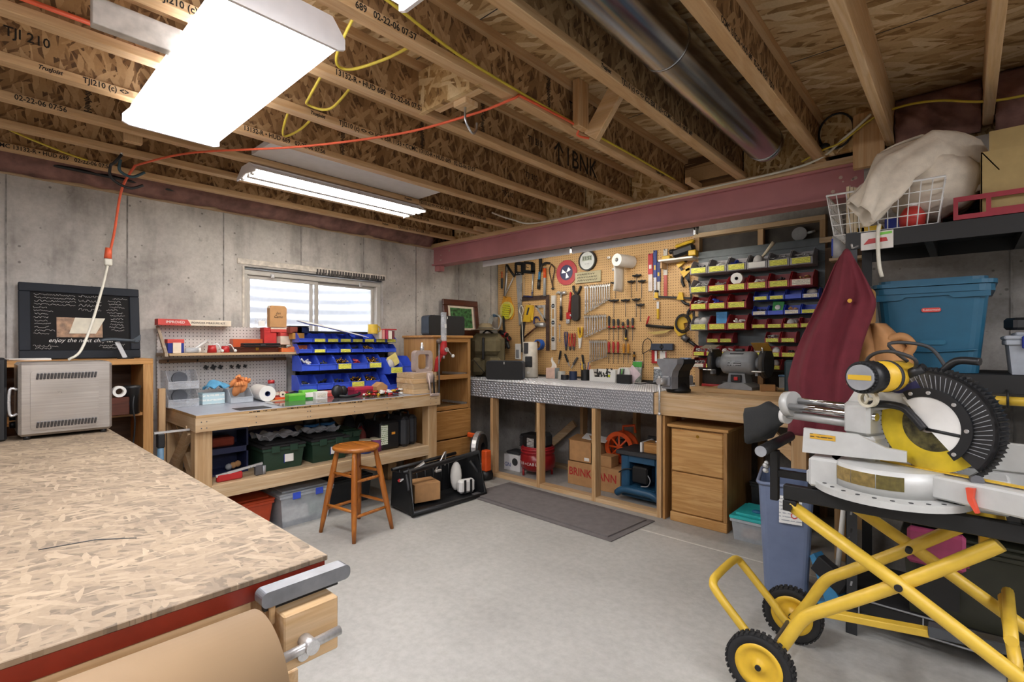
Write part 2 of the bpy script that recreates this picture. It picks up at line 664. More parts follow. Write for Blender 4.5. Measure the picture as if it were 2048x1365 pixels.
M_WENAM = plain('white_enamel', '#dedcdc', 0.35, var=0.02)
M_GREYPL = plain('grey_plastic', '#8f9194', 0.5)
M_RED = plain('red_plastic', '#a3262a', 0.4)
M_REDP = plain('red_paint', '#b3282a', 0.35)
M_BLUE = plain('blue_plastic', '#3a57cc', 0.4)
M_BLUED = plain('dark_blue_plastic', '#1c2f86', 0.45)
M_TEAL = plain('teal_plastic', '#1f5873', 0.42, var=0.03)
M_YEL = plain('yellow_paint', '#d6b23c', 0.38, var=0.04)
M_YELP = plain('yellow_plastic', '#d9b02e', 0.42, var=0.04)
M_LABEL = stripes('yellow_label', '#dfdf5c', '#8a8a3a', 90, 'z', duty=0.28)
M_LABELW = stripes('white_label', '#e8e2d2', '#8d8a80', 90, 'z', duty=0.25)
M_ORANGE = plain('orange_plastic', '#d8531e', 0.45)
M_GREEN = plain('dark_green_plastic', '#1f3a2b', 0.5)
M_CARD = plain('cardboard', '#b68a5c', 0.85, var=0.05)
M_CARDD = plain('cardboard_dark', '#9c7347', 0.85, var=0.05)
M_KRAFT = plain('kraft_paper', '#93795a', 0.7, var=0.04, vscale=4)
M_STEEL = brushed('steel', '#dedede', 0.3, 'x')
M_STEELZ = brushed('steel_z', '#d4d4d4', 0.3, 'z')
M_STEELD = brushed('dark_steel', '#6d6d70', 0.45, 'x')
M_CHROME = plain('chrome', '#d8d8da', 0.12, 1.0, 0.02)
M_ALU = plain('cast_aluminium', '#b9b9b6', 0.45, 0.3, 0.03)
M_GALV = plain('galvanised', '#b7bcc0', 0.3, 1.0, 0.1, 30)
M_BRASS = plain('brass', '#b58a3c', 0.35, 1.0, 0.1)
M_BEAM = plain('red_oxide_paint', '#b4777a', 0.5, 0.0, 0.05, 4)
M_INK = plain('black_ink', '#1c1712', 0.8)
M_CLEAR = plain('clear_plastic', '#d9dde2', 0.2, alpha=0.32)
M_FROST = plain('frosted_plastic', '#cfd6dc', 0.35, alpha=0.55)
M_DARK = plain('dark_grey', '#333436', 0.6)
M_CLOTH = plain('canvas_cream', '#d9cfbe', 0.95, bmp=0.3)
M_MAROON = plain('maroon_cloth', '#6a2630', 0.95, var=0.05, bmp=0.35)
M_LEATH = plain('tan_leather', '#b07f4f', 0.7, var=0.08)
M_KHAKI = plain('khaki_canvas', '#6d6348', 0.9, bmp=0.3)
M_PINK = plain('pink_insulation', '#84625a', 1.0, var=0.2, vscale=9, bmp=0.8)
M_CORD = plain('orange_cord', '#e0603c', 0.5)
M_CABLEY = plain('yellow_cable', '#cdb840', 0.45)
M_CABLEW = plain('white_cable', '#d8d4c4', 0.5)

# ------------------------------------------------------------------ the room shell
XL, YB, YF, XR, YR = -4.4, 4.60, 3.45, 3.4, -3.4
ZW = 2.41           # top of the concrete walls
ZJ = 2.46           # underside of the joists
ZS = 2.70           # underside of the subfloor

def struct(o):
    o['kind'] = 'structure'
    return o

floor = struct(B().box(XL - 0.3, XR + 0.3, YR - 0.3, YB + 0.3, -0.12, 0.0).o('floor', M_FLOOR))
b = B().box(-4.3, 3.3, 3.34, 3.352, 0.0, 0.0012)
b.o('control_joint', plain('joint_grey', '#cfcdc6', 0.8), floor)
B().box(0.12, 0.128, -3.3, 3.3, 0.0, 0.0012).o('control_joint', plain('joint_dark', '#5d5b57', 0.9), floor)

# left wall with the window opening
WY0, WY1, WZ0, WZ1 = 1.56, 2.885, 1.30, 2.0
b = B()
b.box(XL - 0.22, XL, YR - 0.25, WY0, 0, ZW)
b.box(XL - 0.22, XL, WY1, YB + 0.25, 0, ZW)
b.box(XL - 0.22, XL, WY0, WY1, 0, WZ0)
b.box(XL - 0.22, XL, WY0, WY1, WZ1, ZW)
wall_left = struct(b.o('wall_left', M_CONC))
for y in (-1.66, -1.05, -0.43, 0.185, 0.79, 1.41, 3.30, 3.915, 4.45):
    B().box(XL, XL + 0.004, y - 0.004, y + 0.004, 0, ZW).o('form_seam', plain('seam_grey', '#8b8782', 0.95, var=0.2), wall_left)
for y in (2.04, 2.666):
    B().box(XL, XL + 0.004, y - 0.003, y + 0.003, WZ1 + 0.05, ZW).o('form_seam', plain('seam_grey', '#8b8782', 0.95), wall_left)
# rough cast lip round the window
b = B()
b.box(XL - 0.01, XL + 0.012, WY0 - 0.05, WY1 + 0.03, WZ1 + 0.015, WZ1 + 0.06, 0.004)
b.o('lintel_lip', plain('pale_mortar', '#cbc3b6', 0.9, var=0.12, vscale=25), wall_left)
b = B()
rnd = random.Random(3)
for k in range(26):
    y = WY0 + 0.62 + k * 0.028
    b.box(XL, XL + 0.014, y, y + 0.012 + rnd.random() * 0.012, WZ1 - 0.015 + rnd.random() * 0.02, WZ1 + 0.045)
tag(b.o('tar_smear', plain('tar', '#4a4643', 0.9, var=0.2), wall_left), kind='stuff')
B().box(XL - 0.2, XL + 0.01, WY0 - 0.012, WY0 + 0.004, WZ0, WZ1).o('jamb_fin', plain('pale_mortar', '#cbc3b6', 0.9), wall_left)

wall_back = struct(B().box(XL, -0.2, YB, YB + 0.25, 0, ZW + 0.05).o('wall_back', M_CONCD))
wall_front = struct(B().box(-0.43, XR + 0.25, YF, YF + 0.25, 0, ZW).o('wall_front', M_CONCD))
for x in (0.165, 0.78):
    B().box(x - 0.005, x + 0.005, YF - 0.006, YF, 0, ZW).o('form_seam', plain('seam_grey', '#8b8782', 0.95), wall_front)
struct(B().box(-0.43, -0.2, YF + 0.25, YB, 0, ZW).o('wall_alcove', M_CONCD))
struct(B().box(XR, XR + 0.25, YR - 0.25, YF + 0.25, 0, ZW + 0.3).o('wall_right', M_CONC))
struct(B().box(XL - 0.22, XR + 0.25, YR - 0.25, YR, 0, ZW + 0.3).o('wall_rear', M_CONC))

# ceiling: subfloor with I-joists under it
ceiling = struct(B().box(XL - 0.25, XR + 0.25, YR - 0.25, YB + 0.25, ZS, ZS + 0.02).o('ceiling', M_OSBC))
for y in (-2.2, -1.0, 0.22, 1.44, 2.66):
    B().box(XL, XR, y - 0.002, y + 0.002, ZS - 0.0015, ZS).o('sheet_seam', M_DARK, ceiling)

JX = [-4.07, -3.65, -3.245, -2.825, -2.40, -1.975, -1.545, -1.14, -0.68]
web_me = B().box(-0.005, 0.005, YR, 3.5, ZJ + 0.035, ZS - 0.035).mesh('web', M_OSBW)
fl_lo = B().box(-0.029, 0.029, YR, 3.62, ZJ, ZJ + 0.036, 0.002).mesh('bottom_flange', M_LVL_Y)
fl_hi = B().box(-0.029, 0.029, YR, 3.55, ZS - 0.036, ZS).mesh('top_flange', M_LVL_Y)
JOIST = []
def put(name, me, parent, loc=(0, 0, 0)):
    o = bpy.data.objects.new(name, me)
    COL.objects.link(o)
    o.parent = parent
    o.location = loc
    return o
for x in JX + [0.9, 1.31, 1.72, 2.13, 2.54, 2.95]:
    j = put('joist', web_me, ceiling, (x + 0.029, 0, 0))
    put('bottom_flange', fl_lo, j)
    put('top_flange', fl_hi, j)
    JOIST.append(j)
# two joists of solid lumber by the right wall
for x in (-0.33, 0.06, 0.48):
    B().box(x, x + 0.04, YR, YF + 0.02, ZJ, ZS, 0.003).o('solid_joist', M_PINE_Y, ceiling)

# printing on the flanges and webs of the joists (on the side faces towards +x)
def stamp(j, s, y, size=0.034, z=ZJ + 0.018, x=0.0295, parent=None, xs=1.0, shear=0.0):
    text('lettering', s, size, M_INK, JOIST[j], (x, y, z), (90, 0, 90), ext=0.0004, xs=xs * 0.86, shear=shear, bold=0.0006)
LOGO = 'TrusJoist'
stamp(0, 'CCMC 13132-R \u2022 HUD 689   02-22-06 07:56', 0.10)
stamp(0, LOGO, 2.62, 0.022, shear=0.35)
stamp(0, 'TJI210 (c) <> <> ICC ESR 1153', 2.80)
stamp(1, '02-22-06 07:56', 2.66)
stamp(2, '02-22-06 07:56', 0.16)
stamp(2, LOGO, 2.28, 0.022, shear=0.35)
stamp(2, 'TJI210 (c) <> <> ICC ESR 1153 \u2022 CCMC 13132-R \u2022 HUD 689', 2.42)
stamp(3, LOGO, 0.205, 0.024, shear=0.35)
stamp(3, 'TJI210 (c) <>', 0.345)
stamp(3, '13132-R \u2022 HUD 689   02-22-06 07:56', 0.98)
stamp(4, LOGO, 1.13, 0.024, shear=0.35)
stamp(4, 'TJI210 (c) <> <> ICC ESR 1153 \u2022 CCMC 13132-R \u2022 HUD 689   02-22-06 07:57', 1.28)
stamp(5, 'TJI210 (c) <>', 0.42)
stamp(5, '13132-R \u2022 HUD 689   02-22-06 07:57', 1.03)
stamp(6, '689   02-22-06 07:57', 0.87)
stamp(6, LOGO + ' TJI210', 3.02, 0.022)
stamp(7, LOGO, 1.72, 0.024, shear=0.35)
stamp(7, 'TJI210 (c) <> <> ICC ESR 1153 \u2022 CCMC 13132-R \u2022 HUD 689', 1.88)
stamp(8, 'CCMC 13132-R \u2022 HUD 689   02-22-06 07:57   TJI210', 1.75)
for j, y in ((3, 0.11), (5, 2.28), (4, 2.75), (3, 2.95), (6, 2.1)):
    stamp(j, 'TJI 210', y + 0.0, 0.055, ZJ + 0.13, 0.0056)
stamp(5, '\u21911BNK', 2.52, 0.17, ZJ + 0.125, 0.0056, xs=1.05)
for j, y in ((2, 0.42), (4, 1.82), (5, 1.9), (6, 1.93), (3, 1.55)):
    b = B()
    r_ = random.Random(j)
    for k in range(22):
        z = ZJ + 0.045 + k * 0.0075
        b.box(0.0051, 0.0056, y - 0.004 - r_.random() * 0.012, y + 0.004 + r_.random() * 0.012, z, z + 0.005)
    tag(b.o('ink_bar', M_INK, JOIST[j]), kind='stuff')

# blocking between joists
def blocking(name, k, y, m, t=0.02, z0=ZJ + 0.002, z1=ZS - 0.04):
    x0, x1 = JX[k] + 0.036, JX[k + 1] + 0.022
    return B().box(x0, x1, y, y + t, z0, z1).o(name, m, ceiling)
blocking('blocking_panel', 5, 1.47, M_OSBB, 0.022, ZJ - 0.002)
B().box(-1.85, -1.55, 1.493, 1.53, ZJ - 0.002, ZJ + 0.035).o('blocking_cleat', M_PINE_X, ceiling)
B().box(-1.72, -1.64, 1.50, 1.575, ZJ - 0.028, ZJ - 0.003).o('hook_block', M_PINE_X, ceiling)
b = B().at((-1.48, 2.13, ZJ), (0, 0, 0))
b.box(0.0, 0.04, -0.045, 0.045, 0.0, 0.24, 0.003)
b.o('squash_block', M_PINE_Z, ceiling)
b = B().at((-1.31, 2.19, ZJ + 0.125), (0, -52, 0))
b.box(-0.20, 0.20, -0.02, 0.02, -0.045, 0.045, 0.003)
b.o('strut', M_PINE_X, ceiling)
for k in range(len(JX) - 1):
    blocking('rim_blocking', k, 3.53, M_OSBB if k != 6 else M_OSBW, 0.025, ZJ, ZS)
    if k in (1, 6):
        B().box(JX[k] + 0.12, JX[k] + 0.16, 3.33, 3.53, ZJ - 0.0, ZJ + 0.035).o('blocking_cleat', M_PINE_Y, ceiling)
B().box(-0.64, -0.33, 3.40, 3.43, ZJ, ZS).o('rim_blocking', M_OSBB, ceiling)
B().box(-0.47, -0.33, 3.36, 3.4, ZJ - 0.12, ZJ + 0.18).o('blocking_post', M_PINE_Z, ceiling)
B().box(-2.10, -2.06, 0.28, 0.68, 2.385, 2.475, 0.002).o('grey_block', plain('weathered', '#b4ada4', 0.8, var=0.1), ceiling)
B().box(-3.34, -3.30, 0.58, 0.66, 2.44, 2.60, 0.002).o('hook_block', M_PINE_Z, ceiling)
B().tube([(-2.335, -0.6, 2.515), (-2.335, 0.56, 2.515)], 0.009, 8).o('orange_wire', M_CORD, ceiling)
# plates, rims, unseen light seals and the ceiling of the alcove
trim_1 = struct(B().box(XL - 0.22, XL + 0.02, YR, YB, ZW, ZW + 0.04).o('trim_1', M_OLDP_Y))
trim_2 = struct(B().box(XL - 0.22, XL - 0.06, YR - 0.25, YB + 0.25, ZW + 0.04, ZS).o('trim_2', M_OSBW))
trim_3 = struct(B().box(-0.33, XR, YF + 0.06, YF + 0.2, ZW, ZS).o('trim_3', M_OSBB))
struct(B().box(XL - 0.25, -0.15, YB + 0.2, YB + 0.25, ZW - 0.01, ZS).o('light_seal_rear', M_OSBW))  # unseen board added to keep sky light out of the alcove cavity
struct(B().box(-0.2, -0.15, YF + 0.2, YB + 0.2, ZW - 0.01, ZS).o('light_seal_side', M_OSBW))  # side board out of view, added against the same light leak
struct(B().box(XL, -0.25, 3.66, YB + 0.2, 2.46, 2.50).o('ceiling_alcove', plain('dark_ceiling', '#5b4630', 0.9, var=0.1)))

# pink insulation at the rim of the house
def insul(name, x0, x1, y0, y1, z0, z1, label, seed=1, nx=10, ny=40, parent=None):
    r_ = random.Random(seed)
    b = B()
    ph = [r_.random() * 6 for _ in range(6)]
    lx, ly = x1 - x0, y1 - y0
    if ly > lx:
        def fn(u, v):
            y = y0 + ly * v
            w = 0.025 * math.sin(9 * y + ph[0]) + 0.018 * math.sin(23 * y + ph[1] + 3 * u) + 0.012 * math.sin(41 * y + 7 * u)
            return (x0 + lx * (0.35 + 0.5 * math.sin(PI * u)) + w * math.sin(PI * u), y, z0 + (z1 - z0) * u)
    else:
        def fn(u, v):
            x = x1 - lx * v
            w = 0.03 * math.sin(14 * x + ph[0] + 5 * u) + 0.022 * math.sin(31 * x + ph[1] - 6 * u) + 0.014 * math.sin(57 * x + 17 * u)
            return (x, y1 - ly * (0.35 + 0.5 * math.sin(PI * u)) - w * math.sin(PI * u), z0 + (z1 - z0) * u)
    b.grid(fn, nx, ny, thick=-0.05)
    o = b.o(name, M_PINK, parent)
    return tag(o, label, 'insulation', kind='stuff')
insul('insulation', XL - 0.05, XL + 0.16, YR + 0.1, 3.45, ZW + 0.045, ZS - 0.005, 'dusty pink fibreglass insulation stuffed above the concrete window wall', 2, 8, 140)
insul('insulation', -0.285, 0.055, 3.36, 3.5, ZJ - 0.03, ZS - 0.005, 'pink insulation batt between solid joists above the black shelf', 5, 16, 30)
insul('insulation', 0.105, 0.475, 3.28, 3.5, ZJ - 0.08, ZS - 0.005, 'bulging pink insulation above the open cardboard box', 6, 16, 30)

# steel beam with its wooden nailer
beam = struct(B().box(XL - 0.1, -0.40, 3.515, 3.665, 2.408, 2.422).box(XL - 0.1, -0.40, 3.515, 3.665, 2.228, 2.242)
              .box(XL - 0.1, -0.40, 3.545, 3.557, 2.242, 2.408).o('steel_beam', M_BEAM))
B().box(XL + 0.02, -0.40, 3.50, 3.65, 2.422, ZJ).o('nailer', M_PINE_X, beam)
B().box(XL, XL + 0.08, 3.56, 3.63, 2.17, 2.228).o('bearing_stub', M_BEAM, beam)
b = B()
r_ = random.Random(4)
for k in range(14):
    x = -4.32 + 0.2 * r_.random() if k < 6 else -0.72 + 0.26 * r_.random()
    z = 2.27 + 0.12 * r_.random()
    b.cyl((x, 3.544, z), (x, 3.546, z), 0.004 + 0.008 * r_.random(), n=7)
tag(b.o('chipped_paint', plain('chip', '#c9b2a6', 0.8), beam), kind='stuff')

# window 1: vinyl slider and the corrugated well outside
win = struct(thing('window_1', None, None, (XL - 0.06, 0, 0)))
M_VINYL = plain('vinyl_frame', '#b9b4ab', 0.45, var=0.03)
b = B()
def rectframe(b, y0, y1, z0, z1, w, x0, x1):
    b.box(x0, x1, y0, y1, z1 - w, z1, 0.003); b.box(x0, x1, y0, y1, z0, z0 + w, 0.003)
    b.box(x0, x1, y0, y0 + w, z0 + w, z1 - w, 0.003); b.box(x0, x1, y1 - w, y1, z0 + w, z1 - w, 0.003)
    return b
rectframe(b, WY0, WY1, WZ0, WZ1 - 0.015, 0.045, -0.05, 0.02).o('window_frame', M_VINYL, win)
rectframe(B(), WY0 + 0.045, 2.235, WZ0 + 0.045, WZ1 - 0.06, 0.03, -0.03, -0.005).o('sash', M_VINYL, win)
rectframe(B(), 2.165, WY1 - 0.045, WZ0 + 0.045, WZ1 - 0.06, 0.03, -0.055, -0.032).o('sash', M_VINYL, win)
m_gl, nt, bs = newmat('window_glass')
bs.inputs['Base Color'].default_value = (1, 1, 1, 1)
bs.inputs['Roughness'].default_value = 0.02
bs.inputs['Alpha'].default_value = 0.08
MATS['window_glass'] = m_gl
B().box(-0.02, -0.017, WY0 + 0.07, 2.21, WZ0 + 0.07, WZ1 - 0.085).o('pane', m_gl, win)
B().box(-0.045, -0.042, 2.19, WY1 - 0.07, WZ0 + 0.07, WZ1 - 0.085).o('pane', m_gl, win)
for y in (1.79, 2.64):
    B().box(0.02, 0.035, y, y + 0.03, WZ1 - 0.075, WZ1 - 0.04, 0.003).o('sash_clip', M_STEEL, win)
B().box(0.05, 0.056, WY0 + 0.02, WY1 - 0.01, WZ1 - 0.012, WZ1 - 0.002).o('drip_strip', M_DARK, win)
B().box(-0.2, 0.0, WY0, WY1, WZ0 - 0.02, WZ0).o('window_sill', plain('pale_mortar', '#cbc3b6', 0.9), win)
b = B()
def well(u, v):
    a = PI * u
    z = 0.95 + 1.75 * v
    w = 0.012 * math.cos(2 * PI * z / 0.112)
    return (XL - 0.2 - (0.75 + w) * math.sin(a) ** 0.8, 2.22 - (0.86 + w) * math.cos(a), z)
b.grid(well, 36, 130, thick=0.004)
b.box(XL - 1.2, XL - 0.22, 1.2, 3.2, 0.9, 0.96)
wl = struct(b.o('window_well', plain('well_steel', '#d9dce2', 0.5, 0.2, 0.03)))

# ------------------------------------------------------------------ lamps
M_LENS = emit('lamp_lens', '#fbfaff', LAMP)
M_LENSS = emit('lamp_lens_side', '#fbfaff', LAMP * 0.2)
M_TUBE = emit('lamp_tube', '#fff8ee', LAMP * 1.6)
def wraplamp(label, cx, cy, zb, L, W, rz, lens=None):
    t = thing('ceiling_light', label, 'ceiling light', (cx, cy, zb), rz)
    b = B()
    h = 0.10
    b.box(-W / 2 + 0.045, W / 2 - 0.045, -L / 2 + 0.012, L / 2 - 0.012, 0.05, h)
    b.o('housing', M_WENAM, t)
    b = B()
    def fn(u, v):
        a = (-1 + 2 * u) * 1.25
        x, z = (W / 2 * a * 0.985, 0.02 * abs(a) ** 3.0) if abs(a) <= 1 else (math.copysign(W / 2 * 0.985 - (abs(a) - 1) * 0.1, a), 0.02 + (abs(a) - 1) * 0.30)
        return (x, -L / 2 + 0.014 + (L - 0.028) * v, z)
    b.grid(fn, 20, 2, thick=0.003, smooth=False)
    b.mi = [1 if min(b.v[i][2] for i in f) > 0.012 else 0 for f in b.f]
    b.o('lens', [lens or M_LENS, M_LENSS], t)
    for s in (-1, 1):
        b = B()
        b.prism([(-W / 2 - 0.006, 0.006), (-W / 2 + 0.02, -0.004), (W / 2 - 0.02, -0.004), (W / 2 + 0.006, 0.006), (W / 2 + 0.006, 0.04), (W / 2 - 0.04, h), (-W / 2 + 0.04, h), (-W / 2 - 0.006, 0.04)], s * L / 2 - 0.006, s * L / 2 + 0.006, 'xz')
        b.o('end_plate', M_WENAM, t)
    return t
wraplamp('wide lit wraparound ceiling light hung across the joists over the tabletop', -2.2, 0.685, 2.36, 1.24, 0.385, 90)
wraplamp('lit wraparound ceiling light running along the joists above the table corner', -1.07, 0.28, 2.355, 1.22, 0.375, 0)
wraplamp('added unseen wraparound light brightening the right side of the basement', 1.3, 1.2, 2.355, 1.22, 0.375, 0)  # added lamp outside the view, raises brightness on the right
wraplamp('added unseen wraparound light near the rear wall, filling the room', -2.2, -1.7, 2.355, 1.22, 0.375, 90)  # added lamp behind the camera, fills the room with light
wraplamp('added unseen wraparound light in the rear right corner, filling the room', 1.0, -1.7, 2.355, 1.22, 0.375, 0)  # added lamp behind the camera, more fill from the rear right

wraplamp('added unseen wraparound light lifting the right side, behind the other one', 1.45, -0.4, 2.355, 1.22, 0.375, 0)  # extra lamp added out of view to lighten the right-hand ceiling
wraplamp('added unseen wraparound light by the far right wall, lifting the right side', 2.5, 1.6, 2.355, 1.22, 0.375, 0)  # extra lamp added out of frame, brightens the far right

# twin-tube shop light and the white panel above it
t = thing('shop_light', 'open twin-tube fluorescent shop light along the joists near the window', 'shop light', (-3.26, 1.80, 2.397))
b = B()
b.box(-0.05, 0.05, -0.63, 0.63, 0.03, 0.06); b.box(-0.022, 0.022, -0.62, 0.62, -0.014, 0.03)
b.prism([(-0.05, 0.045), (-0.14, 0.0), (-0.14, 0.004), (-0.05, 0.05)], -0.63, 0.63, 'xz')
b.prism([(0.05, 0.045), (0.14, 0.0), (0.14, 0.004), (0.05, 0.05)], -0.63, 0.63, 'xz')
b.o('reflector', M_WENAM, t)
for s in (-1, 1):
    B().prism([(-0.145, -0.012), (-0.145, 0.005), (-0.06, 0.06), (0.06, 0.06), (0.145, 0.005), (0.145, -0.012), (0.0, 0.004)], s * 0.63 - 0.004, s * 0.63 + 0.004, 'xz').o('end_plate', M_WENAM, t)
    B().cyl((s * 0.075, -0.61, 0.004), (s * 0.075, 0.61, 0.004), 0.019, n=14).o('tube', M_TUBE, t)
    for y in (-0.62, 0.62):
        B().box(s * 0.075 - 0.014, s * 0.075 + 0.014, y - 0.01, y + 0.01, -0.016, 0.03, 0.003).o('lamp_holder', M_WHITE, t)
b = B().box(-3.19, -2.81, 1.18, 2.42, ZJ + 0.039, ZJ + 0.043)
b.box(-3.19, -2.81, 1.176, 1.18, ZJ + 0.039, ZJ + 0.07)
tag(b.o('reflector_sheet', M_WENAM), 'white sheet panel laid on the joist flanges beside the shop light', 'panel')

# slim strip lights behind the steel beam over the pegboard
M_STRIP = emit('strip_tube', '#fff8ec', LAMP * 2.0)
for x0, x1, lab in ((-3.86, -2.71, 'slim strip light under the steel beam above the hand saws'), (-2.69, -1.55, 'slim strip light under the steel beam above the wall clock')):
    t = thing('strip_light', lab, 'strip light', ((x0 + x1) / 2, 3.83, 2.238))
    w = (x1 - x0) / 2
    B().prism([(-0.06, 0.05), (-0.04, 0.0), (0.04, 0.0), (0.06, 0.05)], -w, w, 'yz').box(-w, w, -0.02, 0.02, 0.05, 0.22).o('housing', M_STEELD, t)
    B().cyl((-w + 0.02, 0.03, -0.006), (w - 0.02, 0.03, -0.006), 0.013, n=12).o('tube', M_STRIP, t)
    B().box(-w, w, -0.052, -0.044, -0.05, 0.012, 0.002).o('front_lip', M_WENAM, t)
    for s in (-1, 1):
        B().box(s * w - 0.008, s * w + 0.008, -0.022, 0.022, -0.03, 0.02, 0.003).o('end_cap', M_WHITE, t)

# ------------------------------------------------------------------ shared builders
def carton(name, label, cat, loc, size, mat, rz=0, lid=None, lidh=0.25, patch=None, group=None, pt=None, bev=0.002, pw=0.7, ph=0.5):
    """a lidded box: body, lid that laps over it, printed patch on the front"""
    w, d, h = size
    t = thing(name, label, cat, loc, rz, group)
    hb = h * (1 - lidh * 0.6) if lid else h
    B().box(-w / 2, w / 2, 0, d, 0, hb, bev).o('body', mat, t)
    if lid:
        B().box(-w / 2 - 0.0015, w / 2 + 0.0015, -0.0015, d + 0.0015, h * (1 - lidh), h, bev).o('lid', lid, t)
    else:
        B().box(-w / 2 + 0.002, w / 2 - 0.002, d * 0.49, d * 0.51, h, h + 0.0006).o('flap_seam', M_CARDD if mat is M_CARD else M_DARK, t)
    if patch:
        B().box(-w / 2 * pw, w / 2 * pw, -0.0022, -0.0005, h * (0.5 - ph / 2), h * (0.5 + ph / 2)).o('printed_panel', patch, t)
    if pt:
        text('lettering', pt[0], pt[1], pt[2], t, (0, -0.003, h * 0.5), (90, 0, 0), 'CENTER')
    return t

_BIN = {}
def hopper(name, label, loc, w, d, h, mat, rz=0, lab=None, group=None, fill=None, seed=0, cat='storage bin'):
    """open-fronted stacking bin; label card and contents are parts"""
    t = thing(name, label, cat, loc, rz, group)
    key = (round(w, 3), round(d, 3), round(h, 3), mat.name)
    if key not in _BIN:
        b = B()
        tk = 0.0035
        lip = h * 0.45
        b.box(-w / 2, w / 2, 0, d, 0, tk)
        b.box(-w / 2, w / 2, d - tk, d, tk, h)
        b.prism([(-w / 2, 0), (w / 2, 0), (w / 2, lip), (-w / 2, lip)], -0.0, tk, 'xz')
        for s in (-1, 1):
            xa, xb = s * (w / 2 - tk), s * w / 2
            b.prism([(tk, tk), (d - tk, tk), (d - tk, h), (d * 0.42, h), (d * 0.32, h * 0.93), (tk, lip)], xa, xb, 'yz')
            b.prism([(d * 0.38, h), (d, h), (d, h + 0.004), (d * 0.38, h + 0.004)], s * (w / 2 - 0.006), s * (w / 2 + 0.001), 'yz')
        b.box(-w / 2, w / 2, -0.005, 0.0, lip - 0.006, lip)
        _BIN[key] = b.mesh('bin_shell', mat)
    put('bin_shell', _BIN[key], t)
    if lab:
        B().box(-w / 2 * 0.82, w / 2 * 0.82, -0.0062, -0.0044, h * 0.07, h * 0.42).o('label_card', lab, t)
    if fill:
        heap_in(t, fill, w * 0.8, d * 0.8, h * 0.2, h, seed)
    return t

def heap_in(t, kind, w, d, z0, h, seed):
    r = random.Random(seed * 13 + 5)
    b = B()
    if kind == 'brass':
        for k in range(46):
            x, y = (r.random() - 0.5) * w * 0.9, d * 0.12 + r.random() * d * 0.75
            z = z0 + h * 0.2 + r.random() * h * 0.42 * (1 - abs(x) / w)
            a, e = r.random() * 6.28, (r.random() - 0.5)
            dx, dy, dz = math.cos(a) * 0.012, math.sin(a) * 0.012, e * 0.012
            b.cyl((x - dx, y - dy, z - dz), (x + dx, y + dy, z + dz), 0.0048, n=6)
        o = b.o('brass_cases', M_BRASS, t)
    elif kind == 'bolts':
        for k in range(22):
            x, y = (r.random() - 0.5) * w * 0.85, d * 0.1 + r.random() * d * 0.8
            z = z0 + h * 0.12 + r.random() * h * 0.35
            a = r.random() * 6.28
            dx, dy = math.cos(a) * 0.016, math.sin(a) * 0.016
            b.cyl((x - dx, y - dy, z), (x + dx, y + dy, z + 0.006), 0.004, n=6)
            b.cyl((x + dx, y + dy, z + 0.004), (x + dx * 1.3, y + dy * 1.3, z + 0.008), 0.007, n=6)
        o = b.o('loose_fasteners', M_STEEL, t)
    elif kind == 'bags':
        for k in range(3):
            x, y = (r.random() - 0.5) * w * 0.5, d * (0.3 + 0.2 * k)
            b.at((x, y, z0 + h * 0.36), (r.random() * 30 - 15, r.random() * 40 - 20, r.random() * 40 - 20))
            b.ball((0, 0, 0), 1.0, 10, (w * 0.34, d * 0.14, h * 0.38))
        o = b.o('plastic_bags', plain('bag_grey', '#b9b7b4', 0.3, var=0.1), t)
    elif kind == 'dark':
        for k in range(5):
            x, y = (r.random() - 0.5) * w * 0.6, d * (0.2 + 0.6 * r.random())
            b.at((x, y, z0 + h * (0.15 + 0.25 * r.random())), (r.random() * 60, r.random() * 60, r.random() * 180))
            b.box(-0.02, 0.02, -0.008, 0.008, -0.006, 0.006, 0.002)
        o = b.o('small_parts', M_DARK, t)
    else:
        for k in range(6):
            x, y = (r.random() - 0.5) * w * 0.6, d * (0.15 + 0.7 * r.random())
            b.at((x, y, z0 + h * (0.2 + 0.3 * r.random())), (r.random() * 50, r.random() * 50, r.random() * 180))
            b.box(-0.022, 0.022, -0.01, 0.01, -0.006, 0.006, 0.002)
        o = b.o('small_packets', kind, t)
    tag(o, kind='stuff')

# ------------------------------------------------------------------ long workbench on the left
bench = thing('workbench', 'long pine workbench with grey laminate top under the window', 'workbench', (-3.58, 0.99, 0), 90)
L, D, H = 1.97, 0.78, 0.908
M_LAM = plain('grey_blue_laminate', '#aab0bb', 0.35, var=0.04)
B().box(0, L, 0.0, D, H - 0.018, H - 0.002).o('top_plywood', wood('ply_edge', '#c6a577', '#a98756', 'x', knots=False), bench)
B().box(0.002, L - 0.002, 0.003, D - 0.002, H - 0.002, H).o('top_laminate', M_LAM, bench)
B().box(-0.003, L, 0.0, 0.038, H - 0.107, H - 0.019).o('front_apron', M_OLDP_X, bench)
for x in (0.0, L - 0.038):
    B().box(x, x + 0.038, 0.038, D, H - 0.107, H - 0.018, 0.002).o('side_apron', M_OLDP_Y, bench)
for x, y in ((0.005, 0.042), (L - 0.105, 0.042), (0.005, D - 0.1), (L - 0.105, D - 0.1)):
    B().box(x, x + 0.1, y, y + 0.09, 0, H - 0.018 if y > 0.3 else H - 0.018, 0.003).o('leg', M_OLDP_Z, bench)
B().box(0.1, L - 0.1, 0.04, 0.078, 0.345, 0.435, 0.002).o('shelf_rail', M_OLDP_X, bench)
B().box(0.1, L - 0.1, 0.078, D - 0.03, 0.417, 0.435).o('lower_shelf', M_OLDP_X, bench)
